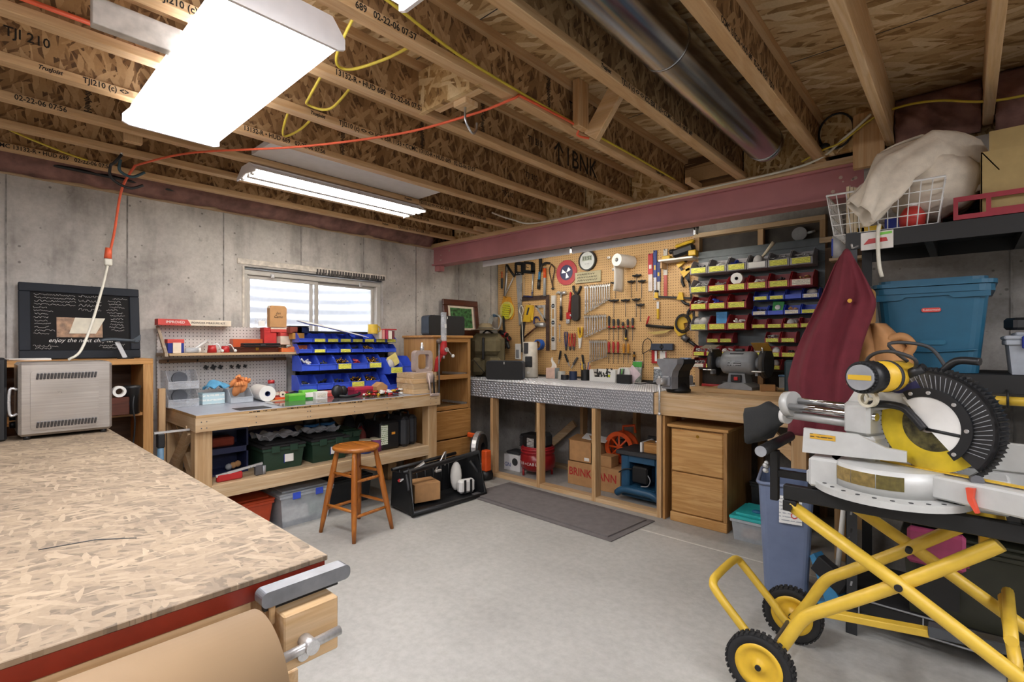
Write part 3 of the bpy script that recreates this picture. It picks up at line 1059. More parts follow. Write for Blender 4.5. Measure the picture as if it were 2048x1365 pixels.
for a, (x0, z0, x1, z1) in enumerate(((0.05, 0.36, 0.05, 0.86),)):
    b = B().at((0.05, 0.42, 0.62), (38, 0, 0)); b.box(-0.019, 0.019, -0.32, 0.32, -0.04, 0.04, 0.002)
    b.o('brace', M_OLDP_Y, bench)
    b = B().at((0.012, 0.42, 0.6), (-38, 0, 0)); b.box(-0.019, 0.019, -0.32, 0.32, -0.035, 0.035, 0.002)
    b.o('brace', M_OLDP_Y, bench)
b = B().at((1.35, 0.7, 0.66), (0, 45, 0)); b.box(-0.3, 0.3, -0.019, 0.019, -0.04, 0.04, 0.002)
b.o('brace', M_OLDP_X, bench)
# stamped edge of the plywood and nail heads in the apron
b = B()
r_ = random.Random(8)
x = 0.25
while x < 1.55:
    w = 0.006 + r_.random() * 0.02
    if r_.random() < 0.75:
        b.box(x, x + w, -0.0008, 0.0, H - 0.015 + r_.random() * 0.004, H - 0.006 - r_.random() * 0.003)
    x += w + 0.004 + (0.05 if r_.random() < 0.15 else 0)
tag(b.o('edge_stamp', M_INK, bench), kind='stuff')
b = B()
for x in (0.03, 0.06, 0.36, 0.72, 0.74, 1.1, 1.4, 1.86, 1.92):
    for z in (H - 0.085, H - 0.045):
        b.cyl((x, -0.001, z), (x, 0.002, z), 0.004, n=8)
tag(b.o('nail_heads', M_STEELD, bench), kind='stuff')
tag(B().box(-0.02, 0.02, -0.02, 0.02, 0, 1.05, 0.002).o("plank", M_OLDP_Z, None, (-4.12, 0.93, 0)), "upright pine plank standing between open cabinet and bench end", "plank")
# quick clamp handle under the left end
t = thing('bar_clamp', 'dark bar clamp with pale blue grip hanging at the bench end', 'clamp', (-3.72, 0.90, 0.80), 90)
B().box(-0.10, 0.095, -0.012, 0.012, 0.0, 0.012).o('bar', M_STEEL, t)
B().box(-0.085, -0.045, -0.02, 0.02, -0.09, 0.0, 0.006).o('jaw', M_BLACK, t)
B().cyl((-0.065, 0, -0.30), (-0.065, 0, -0.09), 0.018, n=12).o('grip', plain('steel_blue', '#5b7d96', 0.5), t)

H += 0.001
# glossy dark mat sheet with reflections on the bench top
tag(B().box(-0.42, 0.62, 0.02, 0.36, 0.0, 0.002).o('bench_mat', plain('glossy_sheet', '#5b5a5c', 0.08, var=0.1, vscale=5), None, (-3.60, 1.97, H), (0, 0, 90)), 'thin glossy dark sheet covering the middle of the workbench top', 'mat')
tag(B().box(-0.07, 0.14, 0.02, 0.17, 0.0, 0.002).o('rubber_square', M_DARK, None, (-3.60, 1.33, H), (0, 0, 90)), 'small dark grey square mat near the bench front corner', 'mat')

# ---------------- white pegboard rack with its shelf
rack = thing('pegboard_rack', 'white pegboard rack with a wooden shelf standing on the bench', 'tool rack', (-4.33, 0.95, H), 90)
M_PEGW = pegmat('white_pegboard', '#cdc8c3', '#3a3733')
B().box(0, 0.93, 0, 0.006, 0.001, 0.585).o('pegboard', M_PEGW, rack)
B().box(0.02, 0.93, -0.24, -0.002, 0.365, 0.383, 0.002).o('shelf', M_OLDP_X, rack)
for x in (0.0, 0.91):
    b = B()
    b.prism([(0.0, 0.58), (-0.018, 0.58), (-0.245, 0.385), (-0.245, 0.362), (0.0, 0.362), (0.0, 0.385), (-0.2, 0.385)], x - 0.008, x + 0.01, 'yz')
    b.o('bracket', M_GREYP, rack)
B().box(0.01, 0.92, -0.02, 0.0, 0.31, 0.335).o('cleat', wood('brown_strip', '#8b6a47', '#75563a', 'x', knots=False), rack)
for x in (0.06, 0.25, 0.82):
    B().tube(spline([(x, -0.004, 0.325), (x, -0.03, 0.32), (x, -0.035, 0.335)], 3), 0.004, 6).o('hook', M_BLACK, rack)

# small black wheel-shaped shellholders on pegs
for k, (x, w) in enumerate(((0.31, 1.0), (0.36, 1.2), (0.41, 1.0), (0.49, 0.8), (0.54, 1.0), (0.59, 0.8))):
    t = thing('star_knob', 'black star-shaped knob hanging on the white pegboard', 'knob', (-4.326, 0.95 + x, H + 0.27), 90, 'black star knobs on the white pegboard')
    b = B()
    pts = []
    for q in range(16):
        rr = (0.018 if q % 4 in (0, 1) else 0.011) * w
        pts.append((rr * math.cos(q * PI / 8), rr * math.sin(q * PI / 8)))
    b.prism(pts, -0.022, -0.006, 'xz').o('knob', M_BLACK, t)
    B().cyl((0, -0.006, 0), (0, 0.0, 0), 0.004, n=8).o('peg', M_STEELD, t)

# ---------------- the carton of the powder measure kit, red and cream
t = thing('kit_box', 'long red and cream box reading POWDER MEASURE KIT on the pegboard rack', 'box', (-4.29, 1.17, H + 0.586), 90)
B().box(-0.235, 0.24, -0.06, 0.03, 0, 0.042, 0.001).o('body', plain('cream_card', '#e4d6c1', 0.8), t)
B().prism([(-0.236, -0.0005), (-0.03, -0.0005), (-0.055, 0.0425), (-0.236, 0.0425)], -0.061, 0.031, 'xz').o('red_end', plain('red_card', '#c64a43', 0.7), t)
text('lettering', 'IMPROVED', 0.026, M_PAPER, t, (-0.19, -0.062, 0.021), xs=0.95)
text('lettering', 'POWDER MEASURE KIT', 0.022, M_INK, t, (-0.03, -0.062, 0.02), xs=0.98)

# ---------------- things on the rack shelf
ZSH = H + 0.384
def lb(x):      # bench-length coordinate of the left wall's frame
    return x
t = carton('book_box', 'small navy and red boxed set with cream front on the rack shelf', 'box', (-4.18, 1.03, ZSH), (0.10, 0.08, 0.10), M_BLUED, 90, plain('red_card', '#c64a43', 0.7), 0.3)
B().box(-0.02, 0.03, -0.01, -0.002, 0.0, 0.075).o('instruction_slip', plain('cream_card', '#e4d6c1', 0.8), t)
t = thing('plastic_tube', 'white plastic tube leaning against the white pegboard', 'tube', (-4.2, 1.14, ZSH + 0.004), 90)
B().cyl((0, 0, 0.012), (0.11, 0.06, 0.085), 0.011, n=12).o('barrel', M_WHITE, t)
B().cyl((0.11, 0.06, 0.085), (0.125, 0.068, 0.095), 0.006, n=10).o('tip', M_CLEAR, t)
t = thing('clear_jar', 'little clear jar lying on the rack shelf', 'jar', (-4.15, 1.12, ZSH), 90)
B().cyl((-0.04, 0, 0.02), (0.04, 0, 0.02), 0.019, n=14).o('jar', M_FROST, t)
B().cyl((0.04, 0, 0.02), (0.055, 0, 0.02), 0.02, n=14).o('lid', M_WHITE, t)
for k, (y, h) in enumerate(((1.255, 0.055), (1.345, 0.05))):
    t = thing('hand_crank', 'red cast hand crank tool with metal arm on the rack shelf', 'tool', (-4.16, y, ZSH), 90, 'red crank tools on the rack shelf')
    B().cyl((0, 0, 0), (0, 0, h), 0.032, 0.026, n=16).o('body', M_REDP, t)
    B().tube(spline([(0.0, -0.01, h), (0.03, -0.02, h + 0.01), (0.05, -0.03, h * 0.5), (0.055, -0.04, 0.012)], 4), 0.005, 6).o('arm', M_STEEL, t)
    B().ball((0.056, -0.045, 0.014), 0.012, 10).o('knob', M_WHITE, t)
carton('die_box', 'translucent orange die box at the back of the rack shelf', 'box', (-4.22, 1.53, ZSH), (0.22, 0.07, 0.105), plain('amber_plastic', '#c4562f', 0.35), 90, plain('amber_plastic', '#c4562f', 0.35), 0.35)
t = thing('wooden_case', 'dark red wooden case with brass latch lying on the rack shelf', 'case', (-4.12, 1.56, ZSH), 90)
B().box(-0.165, 0.165, 0, 0.1, 0, 0.026, 0.002).o('body', M_DARKW, t)
B().box(-0.165, 0.165, 0, 0.1, 0.028, 0.042, 0.002).o('lid', M_DARKW, t)
B().box(-0.012, 0.012, -0.006, 0.0, 0.014, 0.036, 0.002).o('latch', M_BRASS, t)
t = thing('black_case', 'slim black hard case on the dark wooden case', 'case', (-4.11, 1.60, ZSH + 0.042), 90)
B().box(-0.14, 0.14, 0, 0.08, 0, 0.012, 0.004).o('base', M_BLACK, t)
B().box(-0.14, 0.14, 0, 0.08, 0.013, 0.03, 0.006).o('lid', M_BLACK, t)
B().box(-0.02, 0.02, -0.006, 0.0, 0.008, 0.02, 0.002).o('handle', M_DARK, t)
t = carton('red_box', 'upright bright red box at the end of the rack shelf', 'box', (-4.24, 1.71, ZSH), (0.10, 0.08, 0.20), plain('red_card2', '#bf2f2c', 0.6), 90, plain('red_card2', '#bf2f2c', 0.6), 0.12)
t = carton('cream_box', 'cream and red ammunition box stacked beside the red box', 'box', (-4.2, 1.84, ZSH + 0.06), (0.13, 0.08, 0.10), plain('cream_card', '#e4d6c1', 0.8), 90, plain('red_card', '#c64a43', 0.7), 0.3)
t = thing('orange_tray', 'orange plastic reloading tray on the rack shelf end', 'tray', (-4.12, 1.86, ZSH), 90)
B().prism([(-0.11, 0), (0.12, 0), (0.12, 0.055), (0.02, 0.052), (-0.04, 0.03), (-0.11, 0.035)], 0.0, 0.085, 'xz').o('tray', plain('amber_orange', '#d5713d', 0.4), t)
for x in (0.06, 0.1):
    B().cyl((x, -0.004, 0.018), (x, 0.0, 0.018), 0.01, n=10).o('thumb_nut', M_STEEL, t)
t = thing('paper_bag', 'small brown paper bag with handwriting standing in front of the window', 'bag', (-4.22, 1.765, ZSH + 0.205), 90)
b = B()
b.prism([(-0.068, 0), (0.068, 0), (0.07, 0.155), (0.055, 0.178), (-0.05, 0.178), (-0.068, 0.155)], 0, 0.055, 'xz')
b.o('bag', M_CARD, t)
B().prism([(0.0, 0.155), (0.055, 0.155), (0.027, 0.182)], -0.07, -0.066, 'yz').o('side_fold', plain('cream_card', '#e4d6c1', 0.8), t)
text('handwriting', 'Jan', 0.03, M_INK, t, (0, -0.001, 0.115), (90, 0, 0), 'CENTER', shear=0.3)
text('handwriting', 'Camo', 0.03, M_INK, t, (0, -0.001, 0.085), (90, 0, 0), 'CENTER', shear=0.3)
t = carton('shell_box', 'flat red and white cartridge box carrying the paper bag', 'box', (-4.23, 1.80, ZSH + 0.162), (0.18, 0.09, 0.042), plain('red_card', '#c64a43', 0.7), 90, plain('cream_card', '#e4d6c1', 0.8), 0.4)
t = thing('clear_stand', 'clear acrylic card stand in front of the window pane', 'stand', (-4.25, 1.63, ZSH + 0.2), 90)
B().box(-0.04, 0.05, 0, 0.003, 0.0, 0.075).o('sheet', M_CLEAR, t)
B().box(-0.01, 0.04, -0.004, -0.001, 0.01, 0.055).o('card', M_PAPER, t)
B().box(-0.04, 0.05, -0.02, 0.02, 0.0, 0.003).o('foot', M_CLEAR, t)

# ---------------- clear stacking bins and things on the left end of the bench
for z in (0.0, 0.128):
    t = hopper('clear_bin', 'translucent stacking bin at the bench end, %s of the pair' % ('upper' if z else 'lower'), (-4.12, 1.065, H + z), 0.19, 0.20, 0.125, M_CLEAR, 90)
    b = B()
    b.cyl((0.0, 0.1, 0.07), (0.0, 0.13, 0.07), 0.048, n=24)
    b.o('wire_spool', plain('spool_grey', '#5d6168', 0.4), t)
t = thing('tissue_box', 'pale blue tissue box beside the clear stacking bins', 'box', (-4.15, 1.265, H), 90)
B().box(-0.075, 0.075, 0, 0.11, 0, 0.085, 0.003).o('body', stripes('blue_white_print', '#b9d3d8', '#e3e8e5', 30, 'z', duty=0.4), t)
B().box(-0.05, 0.05, 0.03, 0.08, 0.085, 0.087).o('slot', M_PAPER, t)
t = thing('shop_cloth', 'crumpled light blue shop cloth on the tissue box', 'cloth', (-4.12, 1.28, H + 0.088), 90)
b = B()
b.grid(lambda u, v: (-0.07 + 0.15 * u + 0.01 * math.sin(9 * v), 0.0 + 0.12 * v, 0.03 + 0.05 * math.sin(PI * u) * math.sin(PI * v * 0.9 + 0.2) + 0.012 * math.sin(14 * u + 5 * v)), 14, 12, 0.006)
b.o('cloth', plain('sky_blue_cloth', '#5d9fc4', 0.9), t)
t = hopper('glove_bin', 'clear plastic bin heaped with orange leather gloves', (-4.09, 1.44, H), 0.16, 0.17, 0.10, M_FROST, 90)
b = B()
for k, (x, y, z, rx, rz_, s) in enumerate(((-0.02, 0.05, 0.10, 20, 30, 1.0), (0.025, 0.07, 0.125, -10, -25, 1.0), (-0.03, 0.09, 0.15, 35, 60, 0.8))):
    b.at((x, y, z), (rx, 15 * k, rz_))
    b.ball((0, 0, 0), 0.05 * s, 12, (0.75, 0.5, 1.15))
    for q in range(4):
        b.tube(spline([(-0.03 + 0.02 * q, 0, 0.03), (-0.034 + 0.023 * q, -0.01, 0.06), (-0.04 + 0.026 * q, -0.02, 0.04)], 4), 0.011, 8)
b.at()
b.o('leather_gloves', plain('orange_leather', '#d68a52', 0.8), t)
t = thing('paper_towel_roll', 'roll of white paper towels lying on its side on the bench', 'paper towel', (-4.02, 1.60, H + 0.062), 90)
b = B(); b.pipe((0, 0.0, 0), (0.02, 0.26, 0), 0.061, 0.02, 28); b.o('paper', M_PAPER, t)
b = B(); b.pipe((0, -0.001, 0), (0.02, 0.261, 0), 0.0202, 0.0175, 20); b.o('cardboard_core', plain('core_blue', '#3c4a78', 0.8), t)
t = thing('powder_bottle', 'grey powder bottle with red cap behind the paper towels', 'bottle', (-4.2, 1.70, H), 90)
B().lathe([(0.0, 0), (0.03, 0), (0.031, 0.01), (0.031, 0.11), (0.024, 0.125), (0.022, 0.13)], 18).o('body', M_GREYPL, t)
B().cyl((0, 0, 0.128), (0, 0, 0.155), 0.026, n=18).o('cap', M_REDP, t)
t = thing('hand_primer', 'black plastic hand tool lying behind the small boxes', 'tool', (-4.17, 1.88, H), 90)
B().tube(spline([(-0.1, 0, 0.03), (0.0, 0.01, 0.03), (0.07, 0.0, 0.07), (0.1, 0, 0.12)], 5), [0.012] * 15 + [0.02], 8).o('body', M_BLACK, t)
B().tube(spline([(-0.1, 0.0, 0.03), (-0.02, -0.02, 0.05), (0.05, -0.02, 0.075)], 4), 0.006, 6).o('lever', M_BLACK, t)
carton('flat_box', 'flat white box lying on blue cases', 'box', (-4.16, 2.0, H + 0.09), (0.12, 0.07, 0.024), M_PAPER, 90, M_PAPER, 0.5)
carton('blue_case', 'dark blue plastic case under the flat white box', 'case', (-4.16, 1.99, H + 0.04), (0.16, 0.08, 0.045), M_BLUED, 90, M_BLUED, 0.4)
carton('green_case', 'dark green plastic cartridge case on the bench', 'case', (-4.16, 1.97, H), (0.17, 0.08, 0.04), M_GREEN, 90, M_GREEN, 0.4)
carton('red_ammo_box', 'red printed ammunition box on the bench', 'box', (-3.99, 2.06, H + 0.002), (0.15, 0.07, 0.05), plain('red_card', '#c64a43', 0.7), 90, plain('pink_card', '#d98278', 0.7), 0.4)
t = carton('lime_box', 'bright green cartridge box near the bench front', 'box', (-3.90, 1.78, H), (0.13, 0.08, 0.055), plain('lime', '#4fae34', 0.5), 90, plain('lime2', '#77c24a', 0.5), 0.3)
carton('lime_box', 'green and white box stacked beside the bright green box', 'box', (-3.94, 1.90, H), (0.12, 0.07, 0.075), plain('lime3', '#3d9a3a', 0.5), 90, plain('lime2', '#77c24a', 0.5), 0.35, M_PAPER)
carton('white_box', 'small white printed box between green box and goggles', 'box', (-3.89, 1.975, H), (0.10, 0.07, 0.06), M_PAPER, 90, M_PAPER, 0.3, M_LABELW)
t = thing('wooden_egg', 'round cream tape spool on the bench beside the green box', 'spool', (-4.05, 1.73, H + 0.045), 90)
B().cyl((0, 0, 0), (0, 0.02, 0), 0.024, n=20).o('spool', plain('cream_card', '#e4d6c1', 0.8), t)
B().cyl((0, -0.002, 0), (0, 0.022, 0), 0.008, n=12).o('hub', M_DARK, t)
B().box(-0.02, 0.02, -0.01, 0.03, -0.045, -0.02, 0.003).o('stand', M_BLUED, t)
t = thing('wood_tray', 'thin tan wooden tray with orange strip on the bench', 'tray', (-4.01, 1.69, H), 90)
B().box(-0.07, 0.11, 0, 0.1, 0, 0.008, 0.002).o('base', M_PINE_X, t)
B().box(-0.03, 0.11, 0.02, 0.06, 0.008, 0.024, 0.003).o('orange_strip', M_ORANGE, t)
for k, (y, x, c1, c2) in enumerate(((1.72, -4.16, '#b43a34', '#e4d6c1'), (1.80, -4.19, '#e4d6c1', '#c64a43'), (1.90, -4.07, '#3b5b80', '#3b5b80'))):
    carton('primer_box', ('red', 'cream', 'slate blue')[k] + ' primer box at the foot of the white pegboard', 'box', (x, y, H), (0.07, 0.06, 0.05), plain('pb%d' % k, c1, 0.7), 90, plain('pc%d' % k, c2, 0.7), 0.4)
t = thing('goggles', 'black round ear muffs lying on the bench front', 'ear muffs', (-3.84, 2.10, H), 90)
B().ball((0, 0.03, 0.055), 0.058, 18, (0.85, 0.6, 0.95)).o('cup', M_BLACK, t)
B().ball((0.07, 0.06, 0.05), 0.05, 16, (0.7, 0.6, 0.95)).o('cup', M_BLACK, t)
B().tube(spline([(0.0, 0.0, 0.02), (0.06, -0.03, 0.012), (0.15, -0.03, 0.02), (0.19, 0.0, 0.03)], 5), 0.012, 8).o('headband', M_BLACK, t)
carton('red_lid_box', 'translucent red lidded box beside the small carton', 'box', (-3.88, 2.36, H), (0.19, 0.11, 0.075), plain('wine_box', '#8f2440', 0.4), 90, plain('wine_lid', '#b8324a', 0.35), 0.35)
t = thing('small_carton', 'small open cardboard carton with pitched flaps by the bins', 'box', (-3.82, 2.50, H), 90)
B().box(-0.055, 0.055, 0, 0.09, 0, 0.075, 0.001).o('body', M_CARD, t)
B().prism([(-0.058, 0.073), (0.058, 0.073), (0.0, 0.112)], -0.002, 0.092, 'xz').o('flaps', M_CARD, t)
t = carton('teal_box', 'teal cartridge box behind the pitched carton', 'box', (-3.92, 2.50, H), (0.10, 0.06, 0.06), plain('teal_card', '#1f8a72', 0.6), 90, M_PAPER, 0.4)
t = thing('shotshell_pile', 'heap of loose multicoloured shotshells on the bench', 'shells', (-3.73, 2.48, H), 90)
t['kind'] = 'stuff'
cols = [('red_shell', M_REDP), ('yellow_shell', M_YELP), ('black_shell', M_BLACK), ('brass_shell', M_BRASS), ('white_shell', M_PAPER)]
r_ = random.Random(5)
for nm, mm in cols:
    b = B()
    for k in range(14):
        x, y = -0.17 + 0.36 * r_.random(), 0.0 + 0.12 * r_.random()
        z = 0.010 + 0.03 * r_.random()
        a = r_.random() * PI
        b.cyl((x - 0.02 * math.cos(a), y - 0.02 * math.sin(a), z), (x + 0.02 * math.cos(a), y + 0.02 * math.sin(a), z), 0.0095, n=8)
    b.o(nm, mm, t)

# ---------------- rack of blue bins in front of the window
br = thing('bin_rack', 'dark steel louvred stand carrying the rows of blue bins', 'rack', (-4.16, 1.895, H + 0.001), 90)
B().box(0, 0.91, 0.03, 0.036, 0.02, 0.56).o('panel', M_BLACKS, br)
for z in (0.12, 0.27, 0.36, 0.45, 0.53):
    B().box(0, 0.91, 0.022, 0.031, z, z + 0.012).o('louvre', M_BLACKS, br)
for x in (0.02, 0.89):
    B().box(x - 0.015, x + 0.015, -0.1, 0.1, 0, 0.02).box(x - 0.015, x + 0.015, 0.03, 0.05, 0.02, 0.56).o('upright', M_BLACKS, br)
G = 'blue bins on the bench rack'
for k in range(8):
    hopper('blue_bin', 'small blue bin %s in the top row of the bench rack' % ('with yellow label card' if k else 'without label'), (-4.03, 1.91 + k * 0.118, H + 0.462), 0.112, 0.13, 0.075, M_BLUE, 90, M_LABEL if k else None, 'top row of blue bins', None, k)
for k in range(8):
    f = {1: None, 4: 'dark', 5: 'brass'}.get(k)
    hopper('blue_bin', 'small blue bin %s in the second row of the bench rack' % {1: 'with yellow label', 3: 'with yellow label', 4: 'holding black parts', 5: 'holding brass cases'}.get(k, 'standing empty'), (-4.03, 1.91 + k * 0.118, H + 0.372), 0.112, 0.13, 0.075, M_BLUE, 90, M_LABEL if k in (1, 3) else None, 'second row of blue bins', f, k)
for k, (f, l, lab) in enumerate(((M_PAPER, None, 'holding grey and white packets'), ('dark', None, 'holding black parts'), ('brass', 1, 'heaped high with brass cases'), (M_RED, None, 'holding small red packets'), ('brass', 1, 'half full of brass cases with a label card'))):
    hopper('blue_bin', 'large blue bin %s in the third row' % lab, (-3.99, 1.93 + k * 0.152, H + 0.225), 0.146, 0.18, 0.125, M_BLUE, 90, M_LABEL if l else None, None, f, k)
for k in range(5):
    hopper('blue_bin', 'large blue bin %s in the bottom row, partly hidden by boxes' % ('holding black parts' if k < 3 else 'of brass cases with label' if k == 3 else 'of brass cases'), (-4.03, 1.93 + k * 0.152, H + 0.06), 0.146, 0.15, 0.125, M_BLUE, 90, M_LABEL if k == 3 else None, 'bottom row of blue bins', 'dark' if k < 3 else 'brass', k + 3)
hopper('big_bin', 'big blue bin with a tilted yellow card inside, beside the press', (-3.92, 2.72, H + 0.17), 0.15, 0.22, 0.15, M_BLUE, 90, M_LABEL, None, 'bags', 2)
hopper('big_bin', 'big blue bin stacked at the right end of the rack', (-3.94, 2.86, H + 0.17), 0.12, 0.24, 0.16, M_BLUE, 90)
hopper('big_bin', 'big empty blue bin standing on the bench beside the press', (-3.92, 2.76, H), 0.22, 0.24, 0.165, M_BLUE, 90)
tag(B().at((0, 0, 0), (0, -28, 0)).box(-0.02, 0.09, -0.001, 0.001, 0.0, 0.11).o('yellow_card', plain('yellow_card', '#e0cf7c', 0.7), None, (-3.98, 2.72, H + 0.23), (0, 0, 90)), 'tilted yellow card standing in a big blue bin', 'card')
# papers, mug and books on the top row
t = thing('ring_binder', 'open white binder page lying slanted on the top row of bins', 'binder', (-3.98, 2.10, H + 0.565), 90)
b = B().at((0, 0, 0), (0, 8, 0))
b.grid(lambda u, v: (-0.23 + 0.58 * u, -0.03 + 0.17 * v, 0.0 + 0.02 * math.cos(2.2 * u) + 0.03 * v), 10, 3, 0.004)
b.o('page', M_PAPER, t)
b = B().at((0, 0, 0), (0, 8, 0))
b.grid(lambda u, v: (-0.235 + 0.59 * u, -0.035 + 0.18 * v, -0.008 + 0.02 * math.cos(2.2 * u) + 0.03 * v), 10, 3, 0.004)
b.o('cover', M_BLUED, t)
t = thing('yellow_mug', 'yellow mug standing on the top row of blue bins', 'mug', (-3.97, 2.50, H + 0.54), 90)
b = B(); b.pipe((0, 0, 0.004), (0, 0, 0.085), 0.045, 0.041, 24); b.cyl((0, 0, 0), (0, 0, 0.006), 0.045, n=24); b.o('cup', plain('mug_yellow', '#c9a93a', 0.4), t)
B().tube(spline([(0.043, 0, 0.07), (0.07, 0, 0.06), (0.07, 0, 0.025), (0.043, 0, 0.018)], 4), 0.006, 8).o('handle', plain('mug_yellow', '#c9a93a', 0.4), t)
for k, (c, w, h, lab) in enumerate((('#d9cfc4', 0.03, 0.085, 'cream'), ('#cf8f86', 0.025, 0.08, 'salmon'), ('#a8334f', 0.02, 0.082, 'crimson'), ('#e0d7c8', 0.035, 0.075, 'ivory'), ('#6d2f38', 0.02, 0.078, 'brown'))):
    t = thing('booklet', lab + ' booklet standing in the last blue bins of the top row', 'book', (-3.98, 2.585 + k * 0.036, H + 0.495), 90)
    B().box(-w / 2, w / 2, 0, 0.11, 0, h, 0.001).o('cover', plain('bk' + lab, c, 0.7), t)
    B().box(-w / 2 + 0.003, w / 2 - 0.003, 0.003, 0.108, h - 0.001, h + 0.001).o('pages', M_PAPER, t)
tag(B().box(-0.065, 0.065, 0, 0.1, 0, 0.012, 0.002).o('red_folder', M_REDP, None, (-3.98, 2.70, H + 0.578), (0, 0, 90)), 'thin red folder lying on top of the booklets', 'folder')
for k, (y, z, c) in enumerate(((1.88, 0.55, '#b9863d'), (1.92, 0.60, '#20305f'), (1.86, 0.60, '#7b3a2a'))):
    t = thing('die_set', ('amber', 'navy', 'rust')[k] + ' little die set box between paper bag and bins', 'box', (-4.1, y, H + z - 0.06), 90)
    B().box(-0.05, 0.05, 0, 0.07, 0, 0.05, 0.002).o('body', plain('ds%d' % k, c, 0.5), t)
    B().box(-0.05, 0.05, 0, 0.07, 0.051, 0.06, 0.002).o('lid', M_DARK, t)

# ---------------- reloading press on its stack of lumber
t = thing('lumber_stack', 'stack of short pine blocks under the press on the bench corner', 'wood block', (-3.66, 2.76, H), 90)
for k in range(4):
    B().box(-0.07 + 0.004 * (k % 2), 0.19, -0.04 + (0.05 if k > 4 else 0), 0.22, 0.047 * k, 0.047 * k + 0.0455, 0.002).o('block', M_OLDP_X if k % 2 else M_PINE_X, t)
t = thing('reloading_press', 'cast aluminium bench press with O-shaped frame and long lever', 'press', (-3.665, 2.84, H + 0.190), 90)
M_CAST = plain('pink_grey_cast', '#b9a8a0', 0.45, 0.3)
b = B()
pts = rrect(-0.10, 0.10, 0.0, 0.20, 0.04)
inn = rrect(-0.065, 0.065, 0.03, 0.165, 0.025)
n = len(pts)
vs = [(p[0], y, p[1]) for y in (0.0, 0.06) for p in pts] + [(p[0], y, p[1]) for y in (0.0, 0.06) for p in inn]
fs = []
for k in range(n):
    k2 = (k + 1) % n
    fs += [(k, k2, n + k2, n + k), (2 * n + k, 3 * n + k, 3 * n + k2, 2 * n + k2), (k, 2 * n + k, 2 * n + k2, k2), (n + k, n + k2, 3 * n + k2, 3 * n + k)]
b.add(vs, fs)
b.o('frame', M_CAST, t)
B().box(-0.13, 0.09, -0.02, 0.08, -0.006, 0.006, 0.003).o('base_flange', M_CAST, t)
B().lathe([(0.03, -0.09), (0.034, -0.03), (0.026, 0.0)], 16, (0.02, -0.06, 0)).o('ram_housing', M_CAST, t)
B().cyl((0.02, -0.06, -0.16), (0.02, -0.06, -0.09), 0.012, n=12).o('ram', M_STEELD, t)
B().lathe([(0.018, 0.20), (0.02, 0.225), (0.012, 0.245), (0.010, 0.27), (0.004, 0.275)], 14, (0, 0.03, 0)).o('die', M_STEEL, t)
for s in (-1, 1):
    b = B(); b.tube([(0.02 + s * 0.028, -0.075, -0.02), (0.03 + s * 0.02, -0.085, -0.19)], 0.008, 8); b.o('linkage', M_CAST if s < 0 else M_BLACKS, t)
B().box(0.0, 0.10, -0.10, -0.05, -0.215, -0.19, 0.004).o('toggle_block', M_CAST, t)
B().cyl((0.115, -0.075, -0.205), (0.115, -0.075, 0.27), 0.008, n=10).o('lever', M_STEELD, t)
B().ball((0.115, -0.075, 0.285), 0.026, 14).o('lever_ball', plain('brown_ball', '#5b4c43', 0.3), t)
t = thing('powder_measure', 'red powder measure with tall clear tube and crank handle', 'powder measure', (-3.68, 3.03, H + 0.19), 90)
B().prism([(-0.05, 0.0), (-0.02, 0.0), (0.03, 0.13), (0.045, 0.14), (0.045, 0.16), (0.01, 0.16), (-0.03, 0.12)], 0.0, 0.02, 'xz').o('stand', M_REDP, t)
B().lathe([(0.02, 0.15), (0.034, 0.17), (0.036, 0.22), (0.03, 0.25), (0.03, 0.28), (0.034, 0.285)], 18, (0.055, 0.0, 0)).o('body', M_REDP, t)
B().cyl((0.055, -0.035, 0.205), (0.055, -0.05, 0.205), 0.022, n=18).o('drum_cap', M_STEEL, t)
B().tube([(0.055, -0.055, 0.205), (0.11, -0.055, 0.15)], 0.005, 8).o('crank_arm', M_STEEL, t)
B().ball((0.12, -0.058, 0.145), 0.017, 12).o('crank_knob', M_WHITE, t)
B().cyl((0.055, 0, 0.12), (0.055, 0, 0.155), 0.01, n=12).o('drop_tube', M_STEEL, t)
b = B(); b.pipe((0.055, 0, 0.28), (0.055, 0, 0.56), 0.028, 0.0255, 22); b.o('hopper_tube', M_CLEAR, t)
B().cyl((0.055, 0, 0.28), (0.055, 0, 0.30), 0.025, n=18).o('powder', M_CARD, t)
B().box(0.045, 0.065, -0.03, -0.028, 0.41, 0.445).o('tube_label', M_PAPER, t)
B().cyl((0.055, 0, 0.535), (0.055, 0, 0.56), 0.0252, n=18).o('tube_cap', M_BLACK, t)
t = thing('green_bottle', 'small green and yellow spray bottle behind the press', 'bottle', (-4.05, 3.0, H + 0.1), 90)
B().lathe([(0.0, 0), (0.022, 0), (0.022, 0.12), (0.012, 0.15), (0.01, 0.17)], 14, (0, 0, 0)).o('bottle', plain('bottle_green', '#4a8a34', 0.4), t)
B().box(-0.014, 0.014, -0.03, 0.01, 0.17, 0.195, 0.004).o('trigger', M_YELP, t)
B().box(-0.03, 0.03, -0.03, 0.03, -0.1, 0.0, 0.004).o('base_box', M_BLUED, t)

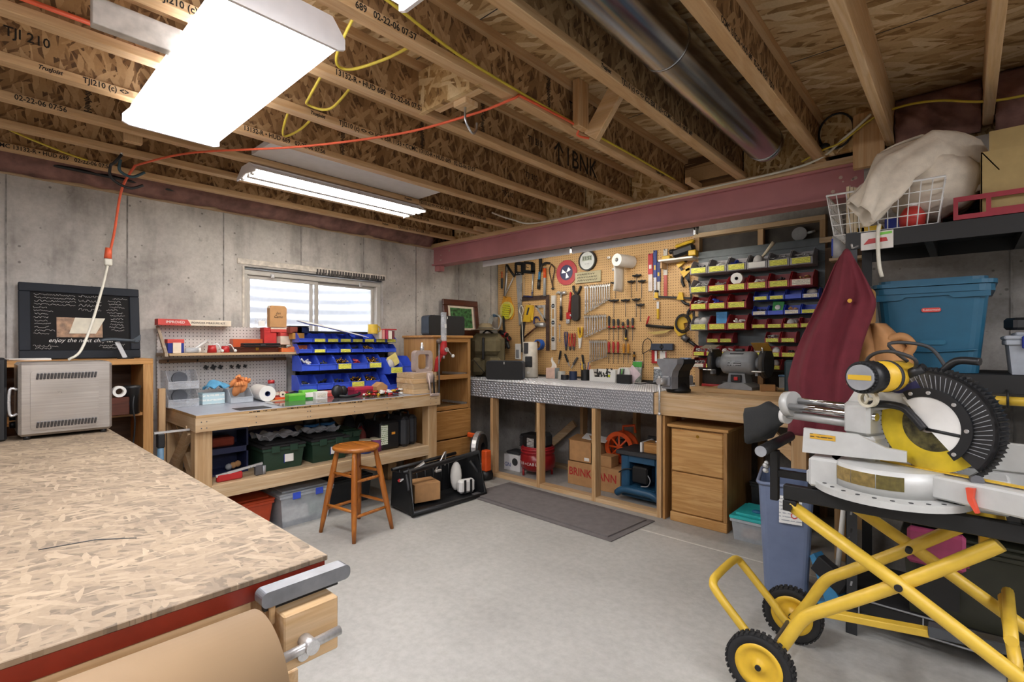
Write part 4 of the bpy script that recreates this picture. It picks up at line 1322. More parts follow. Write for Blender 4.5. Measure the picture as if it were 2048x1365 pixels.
# ---------------- oak drawer cabinet, two drawers missing, with speaker and picture on top
cab = thing('drawer_cabinet', 'tall oak drawer cabinet with two empty bays beside the bench', 'cabinet', (-3.875, 3.12, 0), 90)
W, D2, HC = 0.495, 0.49, 1.42
for x in (0.0, W - 0.018):
    B().box(x, x + 0.018, 0.02, D2, 0, HC).o('side_panel', M_OAK_Z, cab)
B().box(-0.025, W + 0.02, -0.02, D2, HC, HC + 0.024, 0.004).o('top_board', M_OAK_X, cab)
B().box(0.018, W - 0.018, D2 - 0.01, D2, 0, HC).o('back_panel', wood('pale_ply', '#cdb489', '#b99e72', 'z', knots=False), cab)
for x in (0.0, W - 0.035):
    B().box(x, x + 0.035, 0, 0.02, 0, HC, 0.002).o('stile', M_OAK_Z, cab)
for z0, z1 in ((HC - 0.045, HC), (1.0, 1.045), (0.69, 0.73), (0.0, 0.08)):
    B().box(0.035, W - 0.035, 0, 0.02, z0, z1, 0.002).o('rail', M_OAK_X, cab)
for z in (1.0, 0.69):
    B().box(0.018, W - 0.018, 0.02, D2 - 0.01, z, z + 0.012).o('divider', wood('pale_ply_x', '#cdb489', '#b99e72', 'x', knots=False), cab)
    B().box(W - 0.04, W - 0.019, 0.03, 0.42, z + 0.03, z + 0.055).o('drawer_slide', M_STEEL, cab)
    B().box(0.019, 0.03, 0.03, 0.42, z + 0.03, z + 0.055).o('drawer_slide', M_STEEL, cab)
for z0, z1 in ((0.40, 0.685), (0.09, 0.39)):
    d = B().box(0.012, W - 0.008, -0.02, -0.001, z0, z1, 0.01).o('drawer_front', M_OAK_Y if False else M_OAK_X, cab)

def speaker(label, loc, rz, w=0.44, h=0.205):
    t = thing('speaker', label, 'speaker', loc, rz)
    b = B()
    b.prism(rrect(-w / 2, w / 2, 0, h, 0.03), 0.012, 0.15, 'xz'); b.o('body', plain('speaker_side', '#3c4654', 0.55), t)
    b = B()
    b.prism(rrect(-w / 2 + 0.002, w / 2 - 0.002, 0.002, h - 0.002, 0.028), 0.0, 0.012, 'xz'); b.o('grille', M_BLACKM, t)
    B().box(-0.004, 0.004, -0.001, 0.001, h - 0.035, h - 0.01).o('badge', M_PAPER, t)
    return t
speaker('black speaker with rounded corners on top of the oak cabinet', (-3.96, 3.37, HC + 0.025), 84)
speaker('black speaker standing on the diamond plate worktop', (-3.62, 3.86, 0.977), 30, 0.40, 0.20)
t = thing('picture_frame', 'dark red wooden frame with a green print leaning on the wall', 'picture', (-4.30, 3.90, HC + 0.03), 90, rot=(-6, 0, 90))
b = B(); rr = rectframe(b.at(), -0.27, 0.27, 0.0, 0.42, 0.07, -0.02, 0.0)
t2 = B()
for (x0, x1, z0, z1) in ((-0.27, 0.27, 0.35, 0.42), (-0.27, 0.27, 0.0, 0.07), (-0.27, -0.20, 0.07, 0.35), (0.20, 0.27, 0.07, 0.35)):
    t2.box(x0, x1, 0.0, 0.025, z0, z1, 0.006)
t2.o('frame', M_DARKW, t)
B().box(-0.2, 0.2, 0.012, 0.016, 0.07, 0.35).o('mount', plain('cream_card', '#e4d6c1', 0.8), t)
B().box(-0.165, 0.165, 0.009, 0.012, 0.095, 0.325).o('print', plain('leafy_print', '#3c6b3a', 0.6, var=0.5, vscale=26), t)

# ---------------- chalkboard on the open wooden cabinet
oc = thing('open_cabinet', 'open oak shelf cabinet behind the toaster oven', 'cabinet', (-3.99, 0.0, 0), 90)
B().box(-0.10, 0.855, 0, 0.37, 1.225, 1.262, 0.003).o('top', M_OAK_X, oc)
B().box(0.80, 0.855, 0, 0.37, 0, 1.225, 0.002).o('side', M_OAK_Z, oc)
B().box(-0.10, -0.045, 0, 0.37, 0, 1.225, 0.002).o('side', M_OAK_Z, oc)
for z in (0.89, 0.45, 0.08):
    B().box(-0.045, 0.80, 0.02, 0.36, z, z + 0.02).o('shelf', M_OAK_X, oc)
B().box(-0.1, 0.855, 0.36, 0.37, 0, 1.225).o('back', wood('dark_back', '#5d3f23', '#4a3018', 'x', knots=False), oc)
t = thing('chalkboard', 'navy framed chalkboard covered in white handwriting, leaning on the wall', 'chalkboard', (-4.285, 0.54, 1.264), 90, rot=(-7, 0, 90))
b = B()
for (x0, x1, z0, z1) in ((-0.305, 0.305, 0.43, 0.485), (-0.305, 0.305, 0.0, 0.055), (-0.305, -0.25, 0.055, 0.43), (0.25, 0.305, 0.055, 0.43)):
    b.box(x0, x1, 0.0, 0.025, z0, z1, 0.004)
b.o('frame', plain('navy_frame', '#131a24', 0.7), t)
B().box(-0.25, 0.25, 0.012, 0.018, 0.055, 0.43).o('board', plain('slate', '#0d0b0c', 0.85), t)
B().box(-0.13, 0.10, 0.008, 0.012, 0.14, 0.27).o('photo', plain('tan_photo', '#a07c5c', 0.5, var=0.25, vscale=30), t)
b = B(); b.prism([(-0.07, 0.165), (0.065, 0.165), (0.115, 0.27), (-0.04, 0.27)], 0.004, 0.008, 'xz'); b.o('note_sheet', plain('cream_note', '#e2dcc8', 0.6), t)
text('handwriting', 'enjoy the next chapter', 0.036, M_PAPER, t, (-0.005, 0.0115, 0.12), (90, 0, 0), 'CENTER', shear=0.35)
r_ = random.Random(12)
def scribble(b, x, z, L, s=0.006):
    p = []
    k = 0
    while k * 0.0045 < L:
        p.append((x + k * 0.0045, 0.0105, z + s * (r_.random() - 0.5) * 2))
        k += 1
    if len(p) > 2:
        b.tube(p, 0.0009, 4)
b = B()
for k in range(13):
    scribble(b, -0.24 + 0.01 * r_.random(), 0.415 - k * 0.021, 0.05 + 0.05 * r_.random() if k > 3 else 0.2)
for k in range(12):
    scribble(b, 0.12 + 0.04 * r_.random(), 0.41 - k * 0.02, 0.06 + 0.03 * r_.random())
for k in range(4):
    scribble(b, -0.02, 0.415 - k * 0.03, 0.12, 0.009)
scribble(b, -0.24, 0.085, 0.12, 0.009); scribble(b, -0.23, 0.068, 0.08); scribble(b, 0.08, 0.088, 0.14, 0.008); scribble(b, 0.1, 0.07, 0.1)
tag(b.o('small_handwriting', M_PAPER, t), kind='stuff')

t = thing('model_plane', 'dark model aeroplane on a slim stand in front of the chalkboard', 'model plane', (-4.06, 0.72, 1.262), 90)
B().cyl((0, 0, 0), (0, 0, 0.008), 0.045, n=20).o('base', M_BLACK, t)
B().box(-0.012, 0.012, -0.006, 0.006, 0.008, 0.12).o('stand', M_STEEL, t)
t.children[-1].rotation_euler = (0, rad(-22), 0)
B().tube(spline([(-0.13, 0, 0.115), (-0.08, 0, 0.125), (0.0, 0, 0.12), (0.07, 0, 0.11)], 5), [0.003] + [0.012] * 14 + [0.004], 10).o('fuselage', plain('plane_grey', '#3c444b', 0.4), t)
B().prism([(-0.05, -0.02), (0.02, -0.16), (0.04, -0.16), (0.02, 0.02), (0.04, 0.18), (0.02, 0.18), (-0.05, 0.02)], 0.112, 0.118, 'xy').o('wings', plain('plane_grey', '#3c444b', 0.4), t)
B().prism([(0.03, 0.12), (0.08, 0.12), (0.08, 0.16)], -0.002, 0.002, 'xz').o('tail', plain('plane_grey', '#3c444b', 0.4), t)
t = thing('papers', 'small stack of papers on the open cabinet top', 'paper', (-4.03, 0.27, 1.262), 90)
for k in range(3):
    B().at((0, 0, 0), (0, 0, 6 * k - 5)).box(-0.09, 0.09, 0, 0.12, 0.004 * k, 0.004 * k + 0.0035).o('sheet', M_PAPER if k else plain('cream_card', '#e4d6c1', 0.8), t)
t = thing('black_canister', 'black canister with lid inside the open cabinet', 'canister', (-3.90, 0.735, 0.911), 90)
B().lathe([(0, 0), (0.042, 0), (0.046, 0.16), (0.05, 0.165), (0.05, 0.18), (0, 0.182)], 20, (0, 0.07, 0)).o('body', M_BLACK, t)
B().tube(spline([(0.0, 0.0, 0.12), (-0.01, -0.02, 0.05), (0.0, -0.02, -0.05), (-0.01, -0.02, -0.2)], 5), 0.005, 6).o('cable', M_BLACK, t)
carton('blue_box', 'blue and teal retail box on the open cabinet shelf', 'box', (-3.93, 0.64, 0.911), (0.15, 0.10, 0.085), plain('box_blue', '#2b6fb8', 0.5), 90, plain('box_blue2', '#3a8fc9', 0.5), 0.3, None, None, ('plac', 0.03, M_PAPER))
t = thing('tape_roll', 'roll of white tape inside the open cabinet', 'tape', (-3.92, 0.665, 1.06), 90)
b = B(); b.pipe((0, 0, 0), (0, 0.04, 0), 0.035, 0.02, 22); b.o('roll', M_PAPER, t)
B().box(-0.05, 0.05, 0.0, 0.07, -0.149, -0.036, 0.004).o('carton_under', M_DARKW, t)

# ---------------- the OSB-topped table in the foreground
tb = thing('osb_table', 'large work table topped with oriented strand board in the foreground', 'table', (-1.075, 0.56, 0), 0)
ZT = 0.88
B().box(-2.6, 0.0, -1.6, 0.0, ZT - 0.012, ZT, 0.0015).o('osb_top', M_OSBT, tb)
B().box(-2.6, -0.004, -1.6, -0.004, ZT - 0.048, ZT - 0.012, 0.002).o('red_top', plain('red_brown_top', '#7d2413', 0.4), tb)
B().box(-0.06, -0.012, -1.58, -0.16, ZT - 0.137, ZT - 0.048, 0.002).o('end_rail', M_PINE_Y, tb)
B().box(-2.58, -0.06, -0.06, -0.022, ZT - 0.137, ZT - 0.048, 0.002).o('side_rail', M_PINE_X, tb)
for x, y in ((-0.16, -0.16), (-0.16, -1.5), (-2.56, -0.16), (-2.56, -1.5)):
    B().box(x, x + 0.09, y, y + 0.09, 0, ZT - 0.048, 0.003).o('leg', M_PINE_Z, tb)
B().box(-2.5, -0.31, -1.45, 0.075, 0.40, 0.45, 0.003).o('lower_shelf', M_PINE_X, tb)
B().box(-0.40, -0.30, -0.10, 0.08, 0.0, 0.40, 0.003).o('foot_post', M_PINE_Z, tb)
tag(B().tube([(-0.52, -0.44, ZT + 0.0005), (-0.5, -0.34, ZT + 0.0005), (-0.44, -0.27, ZT + 0.0005)], 0.0016, 4).o('pencil_mark', M_DARK, tb), kind='stuff')

v = thing('bench_vise', 'steel jawed woodworking vise on the table corner', 'vise', (-1.06, 0.50, ZT), 0)
b = B()
b.at((0.028, 0.0, -0.03))
b.prism(rrect(-0.105, 0.085, -0.013, 0.018, 0.0125, 6), -0.024, 0.012, 'yz')
b.o('steel_jaw', plain('worn_steel', '#85878c', 0.35, 0.6, 0.1), v)
B().box(0.0, 0.012, -0.09, 0.07, -0.062, -0.05).o('slot', M_BLACK, v)
B().box(0.004, 0.06, -0.07, 0.045, -0.175, -0.062, 0.003).o('wooden_jaw', M_PINE_Y, v)
B().box(0.0, 0.02, -0.082, -0.07, -0.09, -0.05, 0.002).o('jaw_cheek', M_PINE_Y, v)
B().cyl((0.085, -0.09, -0.128), (0.085, 0.035, -0.122), 0.0095, n=14).o('handle_bar', M_STEELZ, v)
B().cyl((0.055, -0.03, -0.125), (0.10, -0.03, -0.125), 0.014, n=16).o('screw_head', M_STEEL, v)
B().cyl((0.062, -0.035, -0.15), (0.07, -0.035, -0.15), 0.012, n=14).o('guide_rod', M_STEEL, v)

t = thing('paper_roll', 'big roll of brown kraft paper mounted on the table end', 'paper roll', (-0.955, 0.372, 0.748), 0)
b = B(); b.pipe((0, -1.0, 0), (0, 0.0, 0), 0.118, 0.028, 56); b.o('paper', M_KRAFT, t)
for f in t.children: 
    for p in f.data.polygons: p.use_smooth = len(p.vertices) == 4 and abs(p.normal.y) < 0.5
B().cyl((0, -1.05, 0), (0, 0.02, 0), 0.016, n=14).o('dowel', M_PINE_Y, t)
B().box(-0.09, 0.0, -1.06, -1.03, -0.03, 0.03, 0.003).o('holder', M_PINE_X, t)
b = B()
b.grid(lambda u, v: (0.119 * math.cos(0.1 - 0.9 * u) if u < 0.4 else 0.119 * math.cos(-0.26), -0.998 + 0.996 * v, -0.096 * math.sin(0.9 * u) if u < 0.4 else -0.034 - 0.55 * (u - 0.4)), 14, 2, 0.001)
b.o('hanging_sheet', M_KRAFT, t)

# ---------------- toaster oven
t = thing('toaster_oven', 'stainless steel toaster oven with louvred side on the table end', 'toaster oven', (-3.45, 0.37, ZT), 90)
M_TOAST = brushed('toaster_steel', '#b3aca4', 0.35, 'x')
B().box(-0.183, 0.183, 0.0, 0.30, 0.018, 0.385, 0.012).o('shell', M_TOAST, t)
B().prism(rrect(-0.14, 0.125, 0.045, 0.345, 0.02), -0.004, 0.002, 'xz').o('side_panel', M_TOAST, t)
for z in (0.305, 0.062):
    for k in range(18):
        b = B().at((-0.115 + k * 0.0132, -0.006, z), (25, 0, 12))
        b.box(-0.0042, 0.0042, -0.004, 0.002, -0.004, 0.03, 0.001)
        b.o('louvre', M_STEELD, t)
for x in (-0.15, 0.15):
    for y in (0.03, 0.27):
        B().cyl((x, y, 0), (x, y, 0.02), 0.014, n=12).o('foot', M_BLACK, t)
B().tube(spline([(-0.183, 0.05, 0.13), (-0.21, 0.05, 0.13), (-0.21, 0.05, 0.25), (-0.183, 0.05, 0.25)], 4), 0.007, 8).o('door_handle', M_STEEL, t)
for z in (0.06, 0.1):
    B().cyl((-0.183, 0.2, z), (-0.205, 0.2, z), 0.018, n=14).o('knob', M_BLACK, t)
t = thing('printer', 'black appliance standing at the far end of the table', 'appliance', (-3.49, 0.06, ZT), 90)
B().box(-0.3, 0.09, 0.0, 0.16, 0.0, 0.41, 0.01).o('body', M_BLACK, t)
B().box(-0.28, 0.07, -0.004, 0.0, 0.24, 0.38).o('front_panel', M_BLACKM, t)
B().box(-0.25, 0.05, -0.02, 0.0, 0.1, 0.12, 0.003).o('tray', M_DARK, t)

# ------------------------------------------------------------------ under the long bench
HS = 0.436
def lidbox(name, label, loc, size, mat, rz=0, lidmat=None, taper=0.88, latch=None, card=False, group=None, cat='storage box', lidh=0.03):
    """tapered plastic box with rimmed lid, latches and ribs"""
    w, d, h = size
    t = thing(name, label, cat, loc, rz, group)
    b = B()
    a = taper
    hb = h - lidh
    y0, y1 = d * (1 - a) / 2, d - d * (1 - a) / 2
    lo = [(-w / 2 * a, y0, 0), (w / 2 * a, y0, 0), (w / 2 * a, y1, 0), (-w / 2 * a, y1, 0)]
    hi = [(-w / 2, 0, hb), (w / 2, 0, hb), (w / 2, d, hb), (-w / 2, d, hb)]
    b.add(lo + hi, [(0, 3, 2, 1), (0, 1, 5, 4), (1, 2, 6, 5), (2, 3, 7, 6), (3, 0, 4, 7), (4, 5, 6, 7)])
    b.o('tub', mat, t)
    B().box(-w / 2 - 0.008, w / 2 + 0.008, -0.008, d + 0.008, hb - 0.022, hb, 0.004).o('rim', mat, t)
    b = B()
    b.box(-w / 2 - 0.012, w / 2 + 0.012, -0.012, d + 0.012, hb, hb + lidh * 0.55, 0.005)
    b.box(-w / 2 + 0.02, w / 2 - 0.02, 0.02, d - 0.02, hb + lidh * 0.5, h, 0.005)
    b.o('lid', lidmat or mat, t)
    if latch:
        for s in (-1, 1):
            B().box(s * w * 0.22 - 0.03, s * w * 0.22 + 0.03, -0.02, -0.01, hb - 0.035, hb + lidh * 0.5, 0.004).o('latch', latch, t)
    if card:
        B().box(w * 0.02, w * 0.02 + 0.065, -0.002 + y0 * 0.45, 0.0 + y0 * 0.45, hb * 0.3, hb * 0.3 + 0.075).o('paper_card', M_PAPER, t)
        B().box(w * 0.02 - 0.006, w * 0.02, -0.002 + y0 * 0.45, 0.0 + y0 * 0.45, hb * 0.3 - 0.006, hb * 0.3 + 0.07).o('card_edge', M_BLUED, t)
    return t
lidbox('ammo_box', 'dark green lidded crate with paper card, nearest the bench leg', (-3.72, 1.60, HS), (0.30, 0.42, 0.195), M_GREEN, 90, M_BLACKM, 0.9, M_GREEN, True)
lidbox('ammo_box', 'dark green lidded crate with paper card behind the stool', (-3.715, 1.96, HS), (0.30, 0.42, 0.195), M_GREEN, 90, M_BLACKM, 0.9, M_GREEN, True)
lidbox('ammo_box', 'dark green crate beside the paint cans on the bench shelf', (-3.85, 2.22, HS), (0.16, 0.30, 0.20), M_GREEN, 90, M_GREEN, 0.92, M_GREEN)
for k, (y, x) in enumerate(((1.62, -3.95), (1.98, -3.98))):
    t = thing('plastic_bag', 'crumpled clear plastic bag on the %s green crate' % ('first' if k == 0 else 'second'), 'bag', (x, y, HS + 0.197), 90)
    b = B()
    r_ = random.Random(k)
    ph = [r_.random() * 6 for _ in range(4)]
    b.grid(lambda u, v: (-0.13 + 0.27 * u, -0.13 + 0.26 * v, 0.01 + 0.03 * abs(math.sin(7 * u + ph[0]) * math.sin(6 * v + ph[1])) + 0.012 * math.sin(21 * u + 13 * v)), 22, 18, 0.003, smooth=False)
    b.o('bag', plain('bag_white', '#c9ced4', 0.25, alpha=0.85), t)
t = thing('folded_tarp', 'folded blue plastic tarp behind the green crates', 'tarp', (-4.16, 1.75, HS), 90)
for k in range(4):
    B().box(-0.3, 0.34, 0.0, 0.2, 0.055 * k, 0.055 * k + 0.05, 0.02).o('fold', M_BLUED if k % 2 else plain('tarp_purple', '#2d2a5c', 0.6), t)
t = thing('blue_sacks', 'pair of black and blue knee pads on the tarp', 'knee pads', (-3.98, 1.98, HS + 0.225), 90)
for x in (-0.05, 0.09):
    B().ball((x, 0.03, 0.06), 0.07, 14, (0.8, 0.5, 0.9)).o('pad', M_BLACK, t)
    B().tube(spline([(x - 0.06, 0.0, 0.03), (x, -0.045, 0.03), (x + 0.06, 0, 0.03)], 4), 0.012, 8).o('strap', plain('strap_blue', '#2f6da8', 0.6), t)
# blue parts cabinet and red tool at the left end of the shelf
t = thing('parts_cabinet', 'dark blue open parts cabinet behind the bench leg', 'cabinet', (-3.86, 1.27, HS), 90)
b = B()
b.box(-0.13, 0.13, 0.0, 0.2, 0.0, 0.012); b.box(-0.13, 0.13, 0.0, 0.2, 0.15, 0.19); b.box(-0.13, 0.13, 0.0, 0.2, 0.31, 0.325)
for x in (-0.13, 0.118):
    b.box(x, x + 0.012, 0, 0.2, 0.012, 0.31)
b.box(-0.13, 0.13, 0.19, 0.2, 0.012, 0.31)
b.o('cabinet', plain('navy_plastic', '#20284d', 0.5), t)
B().box(-0.10, 0.05, 0.03, 0.15, 0.195, 0.26, 0.01).o('red_cloth', plain('rust_cloth', '#8a3a28', 0.9), t)
for k in range(3):
    B().ball((0.02 + 0.03 * k, 0.06, 0.04 + 0.006 * k), 0.024, 10).o('small_ball', M_CARD if k else M_GREYPL, t)
t = thing('bar_clamp', 'long steel bar clamp lying in front of the blue parts cabinet', 'clamp', (-3.68, 1.26, HS), 90)
B().at((0, 0, 0), (0, -7, 0)).box(-0.12, 0.18, 0, 0.012, 0.05, 0.066).o('bar', M_STEEL, t)
B().box(0.12, 0.17, -0.012, 0.024, 0.0, 0.07, 0.006).o('sliding_jaw', M_STEELD, t)
B().cyl((0.18, 0.006, 0.0), (0.18, 0.006, 0.06), 0.014, n=12).o('grip', M_GREYPL, t)
B().box(-0.12, 0.04, -0.004, 0.03, 0.0, 0.05, 0.008).o('red_body', M_REDP, t)
# cases at the right end
t = thing('battery_pack', 'black jump starter case with a white and green label', 'case', (-3.72, 2.52, HS), 90)
B().box(-0.10, 0.10, 0, 0.28, 0, 0.25, 0.02).o('body', M_BLACK, t)
B().box(-0.098, -0.03, -0.002, 0.0, 0.05, 0.22).o('label_plate', stripes('info_label', '#d6dccb', '#5a7a3a', 60, 'z', duty=0.35), t)
B().box(0.01, 0.045, -0.002, 0.0, 0.13, 0.15).o('badge', plain('badge_orange', '#d9912f', 0.5), t)
B().tube(spline([(-0.07, 0.14, 0.24), (-0.06, 0.14, 0.30), (0.06, 0.14, 0.30), (0.07, 0.14, 0.24)], 5), 0.012, 8).o('handle', M_BLACK, t)
for k, y in enumerate((2.68, 2.79)):
    t = thing('hard_case', 'upright dark grey hard case with ribbed shell, %s' % ('next to the jump starter' if k == 0 else 'against the bench leg'), 'case', (-3.70 - 0.04 * k, y, HS), 90)
    B().box(-0.048, 0.048, 0, 0.32, 0, 0.27, 0.03).o('shell', plain('case_grey', '#2b2d31', 0.5), t)
    B().box(-0.004, 0.004, -0.004, 0.325, 0.02, 0.25, 0.002).o('seam_rib', M_BLACK, t)
    B().tube(spline([(0, 0.1, 0.265), (0, 0.11, 0.295), (0, 0.21, 0.295), (0, 0.22, 0.265)], 4), 0.01, 8).o('handle', M_BLACK, t)
for k, (y, c, lab) in enumerate(((2.30, '#35509a', 'blue'), (2.405, '#7a3a6b', 'purple'))):
    t = thing('paint_can', 'small can with %s label and pale lid on the bench shelf' % lab, 'can', (-3.72, y, HS), 90)
    B().cyl((0, 0.05, 0.0), (0, 0.05, 0.10), 0.05, n=22).o('can', plain('can_' + lab, c, 0.4), t)
    B().cyl((0, 0.05, 0.10), (0, 0.05, 0.112), 0.052, n=22).o('lid', plain('lid_cream', '#b9ad92', 0.4), t)
for k, (y, x, c, n_) in enumerate(((2.375, -3.92, '#7d3a33', 'rust'), (2.46, -4.02, '#a4343a', 'red'), (2.39, -4.13, '#2c2c30', 'black'), (2.5, -4.12, '#30241f', 'dark brown'))):
    t = thing('gear_bag', n_ + ' cloth gear bag at the back of the bench shelf', 'bag', (x, y, HS), 90)
    B().ball((0, 0.06, 0.09 + 0.05 * (k > 1)), 0.1, 14, (0.6, 0.5, 0.9 + 0.5 * (k > 1))).o('bag', plain('gear%d' % k, c, 0.9), t)
    B().tube(spline([(-0.03, 0.05, 0.17 + 0.1 * (k > 1)), (0, 0.05, 0.22 + 0.1 * (k > 1)), (0.03, 0.05, 0.17 + 0.1 * (k > 1))], 4), 0.006, 6).o('handle', M_BLACK, t)

# on the floor under the bench
lidbox('orange_tote', 'orange plastic tote on the floor under the bench', (-3.75, 1.38, 0), (0.30, 0.40, 0.25), plain('tote_orange', '#b5431d', 0.5), 90, plain('tote_orange', '#b5431d', 0.5), 0.85)
t = lidbox('clear_tote', 'clear plastic tote with blue latches on the floor behind the stool', (-3.70, 1.765, 0), (0.40, 0.42, 0.27), M_FROST, 90, M_FROST, 0.88, M_BLUE)
b = B(); b.box(-0.15, 0.05, 0.06, 0.34, 0.01, 0.13, 0.02); b.o('contents', M_PAPER, t)
b = B(); b.box(0.05, 0.16, 0.06, 0.3, 0.01, 0.17, 0.02); b.o('contents', plain('sage', '#7d9a86', 0.8), t)
t = lidbox('dark_tote', 'dark charcoal tote under the bench behind the stool legs', (-3.85, 2.2, 0), (0.42, 0.36, 0.24), plain('charcoal_plastic', '#26292c', 0.5), 90, plain('charcoal_plastic', '#26292c', 0.5), 0.9)

# ------------------------------------------------------------------ stool
st = thing('stool', 'round honey-coloured wooden stool with turned legs', 'stool', (-3.285, 1.93, 0), 8)
SH = 0.625
B().lathe([(0.0, SH - 0.032), (0.15, SH - 0.032), (0.163, SH - 0.022), (0.166, SH - 0.012), (0.16, SH - 0.003), (0.14, SH), (0.0, SH - 0.004)], 40).o('seat', M_STOOLX, st)
ft = [(-0.185, -0.165), (0.185, -0.165), (0.185, 0.175), (-0.185, 0.175)]
tp = [(-0.095, -0.09), (0.095, -0.09), (0.095, 0.095), (-0.095, 0.095)]
def lp(k, z):
    q = z / (SH - 0.03)
    return (ft[k][0] + (tp[k][0] - ft[k][0]) * q, ft[k][1] + (tp[k][1] - ft[k][1]) * q, z)
for k in range(4):
    B().tube([lp(k, z) for z in (0, 0.1, 0.25, 0.45, 0.56, SH - 0.03)], [0.013, 0.018, 0.021, 0.021, 0.017, 0.014], 14).o('leg', M_STOOL, st)
for k in range(4):
    k2 = (k + 1) % 4
    for z in ((0.20, 0.43) if k % 2 == 0 else (0.165, 0.395)):
        a, c = Vector(lp(k, z)), Vector(lp(k2, z))
        B().tube([a, a.lerp(c, 0.3), a.lerp(c, 0.7), c], [0.009, 0.0115, 0.0115, 0.009], 10).o('rung', M_STOOLX, st)

# ------------------------------------------------------------------ black tipped storage crate with its contents
cr = thing('black_crate', 'black plastic tool crate with handles tipped on its side', 'crate', (-3.19, 2.76, 0.0), 90)
# open mouth faces the room (local -y); floor of the crate is the far wall
W, Hh, Dp = 0.80, 0.36, 0.42
def quad(b, p, th=0.008):
    a, b1, c, d = [Vector(q) for q in p]
    n = (b1 - a).cross(d - a).normalized() * th
    b.add([a, b1, c, d, a + n, b1 + n, c + n, d + n], [(0, 1, 2, 3), (7, 6, 5, 4), (0, 4, 5, 1), (1, 5, 6, 2), (2, 6, 7, 3), (3, 7, 4, 0)])
front = [(-0.40, 0.0, 0.02), (0.40, 0.0, 0.0), (0.37, 0.07, 0.37), (-0.37, 0.07, 0.33)]
back = [(-0.37, 0.34, 0.02), (0.36, 0.34, 0.02), (0.34, 0.36, 0.31), (-0.34, 0.36, 0.29)]
b = B()
quad(b, [front[0], front[1], back[1], back[0]])
b.o('bottom_side', M_BLACK, cr)
b = B(); quad(b, [front[0], back[0], back[3], front[3]]); b.o('end_wall', M_BLACK, cr)
b = B(); quad(b, [front[1], front[2], back[2], back[1]]); b.o('end_wall', M_BLACK, cr)
b = B(); quad(b, [back[0], back[1], back[2], back[3]]); b.o('floor_panel', M_BLACK, cr)
for y_ in (0.20, 0.35):
    b = B(); b.tube([(-0.35, y_, 0.31), (0.35, y_, 0.335)], 0.016, 8); b.o('rim_bar', M_BLACK, cr)
b = B(); b.tube([Vector(front[k]) + Vector((0, 0, 0.012)) for k in (0, 1, 2, 3)], 0.022, 8, closed=True); b.o('rim', M_BLACK, cr)
b = B(); b.tube([(0.33, 0.13, 0.30), (0.375, 0.07, 0.20)], 0.012, 8); b.o('handle', M_DARK, cr)
b = B(); b.tube([(-0.36, 0.13, 0.31), (-0.39, 0.06, 0.2)], 0.012, 8); b.o('handle', M_DARK, cr)
for k in range(7):
    b = B(); x = -0.28 + 0.09 * k; b.tube([(x, 0.335, 0.03), (x, 0.345, 0.30)], 0.008, 6); b.o('rib', M_BLACK, cr)
t = thing('cardboard_box', 'plain brown cardboard box lying inside the black crate', 'box', (-3.37, 2.62, 0.045), 75)
B().box(-0.11, 0.12, -0.05, 0.15, 0, 0.15, 0.003).o('body', M_CARD, t)
B().box(-0.108, 0.118, 0.045, 0.055, 0.15, 0.1506).o('flap_seam', M_CARDD, t)
t = thing('white_pouch', 'white and grey padded tool pouch in the black crate', 'pouch', (-3.34, 2.98, 0.03), 78)
B().ball((0, 0.06, 0.14), 0.1, 16, (0.55, 0.4, 1.3)).o('padding', M_PAPER, t)
b = B(); b.box(-0.02, 0.14, -0.05, 0.02, 0.0, 0.12, 0.02); b.o('pocket', M_WHITE, t)
for x in (0.02, 0.08):
    B().box(x, x + 0.02, -0.056, -0.048, 0.0, 0.12).o('band', M_BLACK, t)
t = thing('steel_rule', 'wide grey steel straightedge sticking out of the black crate', 'straightedge', (-3.33, 2.50, 0.27), 0, rot=(0, 0, 0))
B().at((0, 0, 0), (35, 0, -32)).box(-0.03, 0.03, -0.12, 0.12, 0.05, 0.062, 0.003).o('blade', M_STEEL, t)
B().at((0, 0, 0), (35, 0, -32)).box(-0.032, -0.004, -0.135, -0.11, 0.046, 0.066, 0.003).o('red_tip', M_REDP, t)
t = thing('bent_bracket', 'bent steel bracket sticking up out of the black crate', 'bracket', (-3.36, 2.78, 0.28))
B().tube([(0.0, -0.05, 0.0), (0.02, 0.03, 0.14), (0.0, 0.06, 0.14), (0.0, 0.05, 0.02)], 0.007, 8).o('bar', M_STEEL, t)
B().box(-0.01, 0.02, -0.06, 0.0, -0.02, 0.0, 0.004).o('foot', M_STEEL, t)

# ------------------------------------------------------------------ anti-fatigue mat
mt = B()
mt.prism([(-3.33, 3.03), (-1.80, 2.99), (-1.76, 3.56), (-3.30, 3.60)], 0.001, 0.008, 'xy')
mt.prism([(-3.28, 3.07), (-1.85, 3.03), (-1.81, 3.52), (-3.26, 3.56)], 0.008, 0.018, 'xy')
tag(mt.o('floor_mat', plain('charcoal_mat', '#6d6867', 0.85, bmp=0.3)), 'long charcoal anti-fatigue mat on the floor before the metal bench', 'mat')

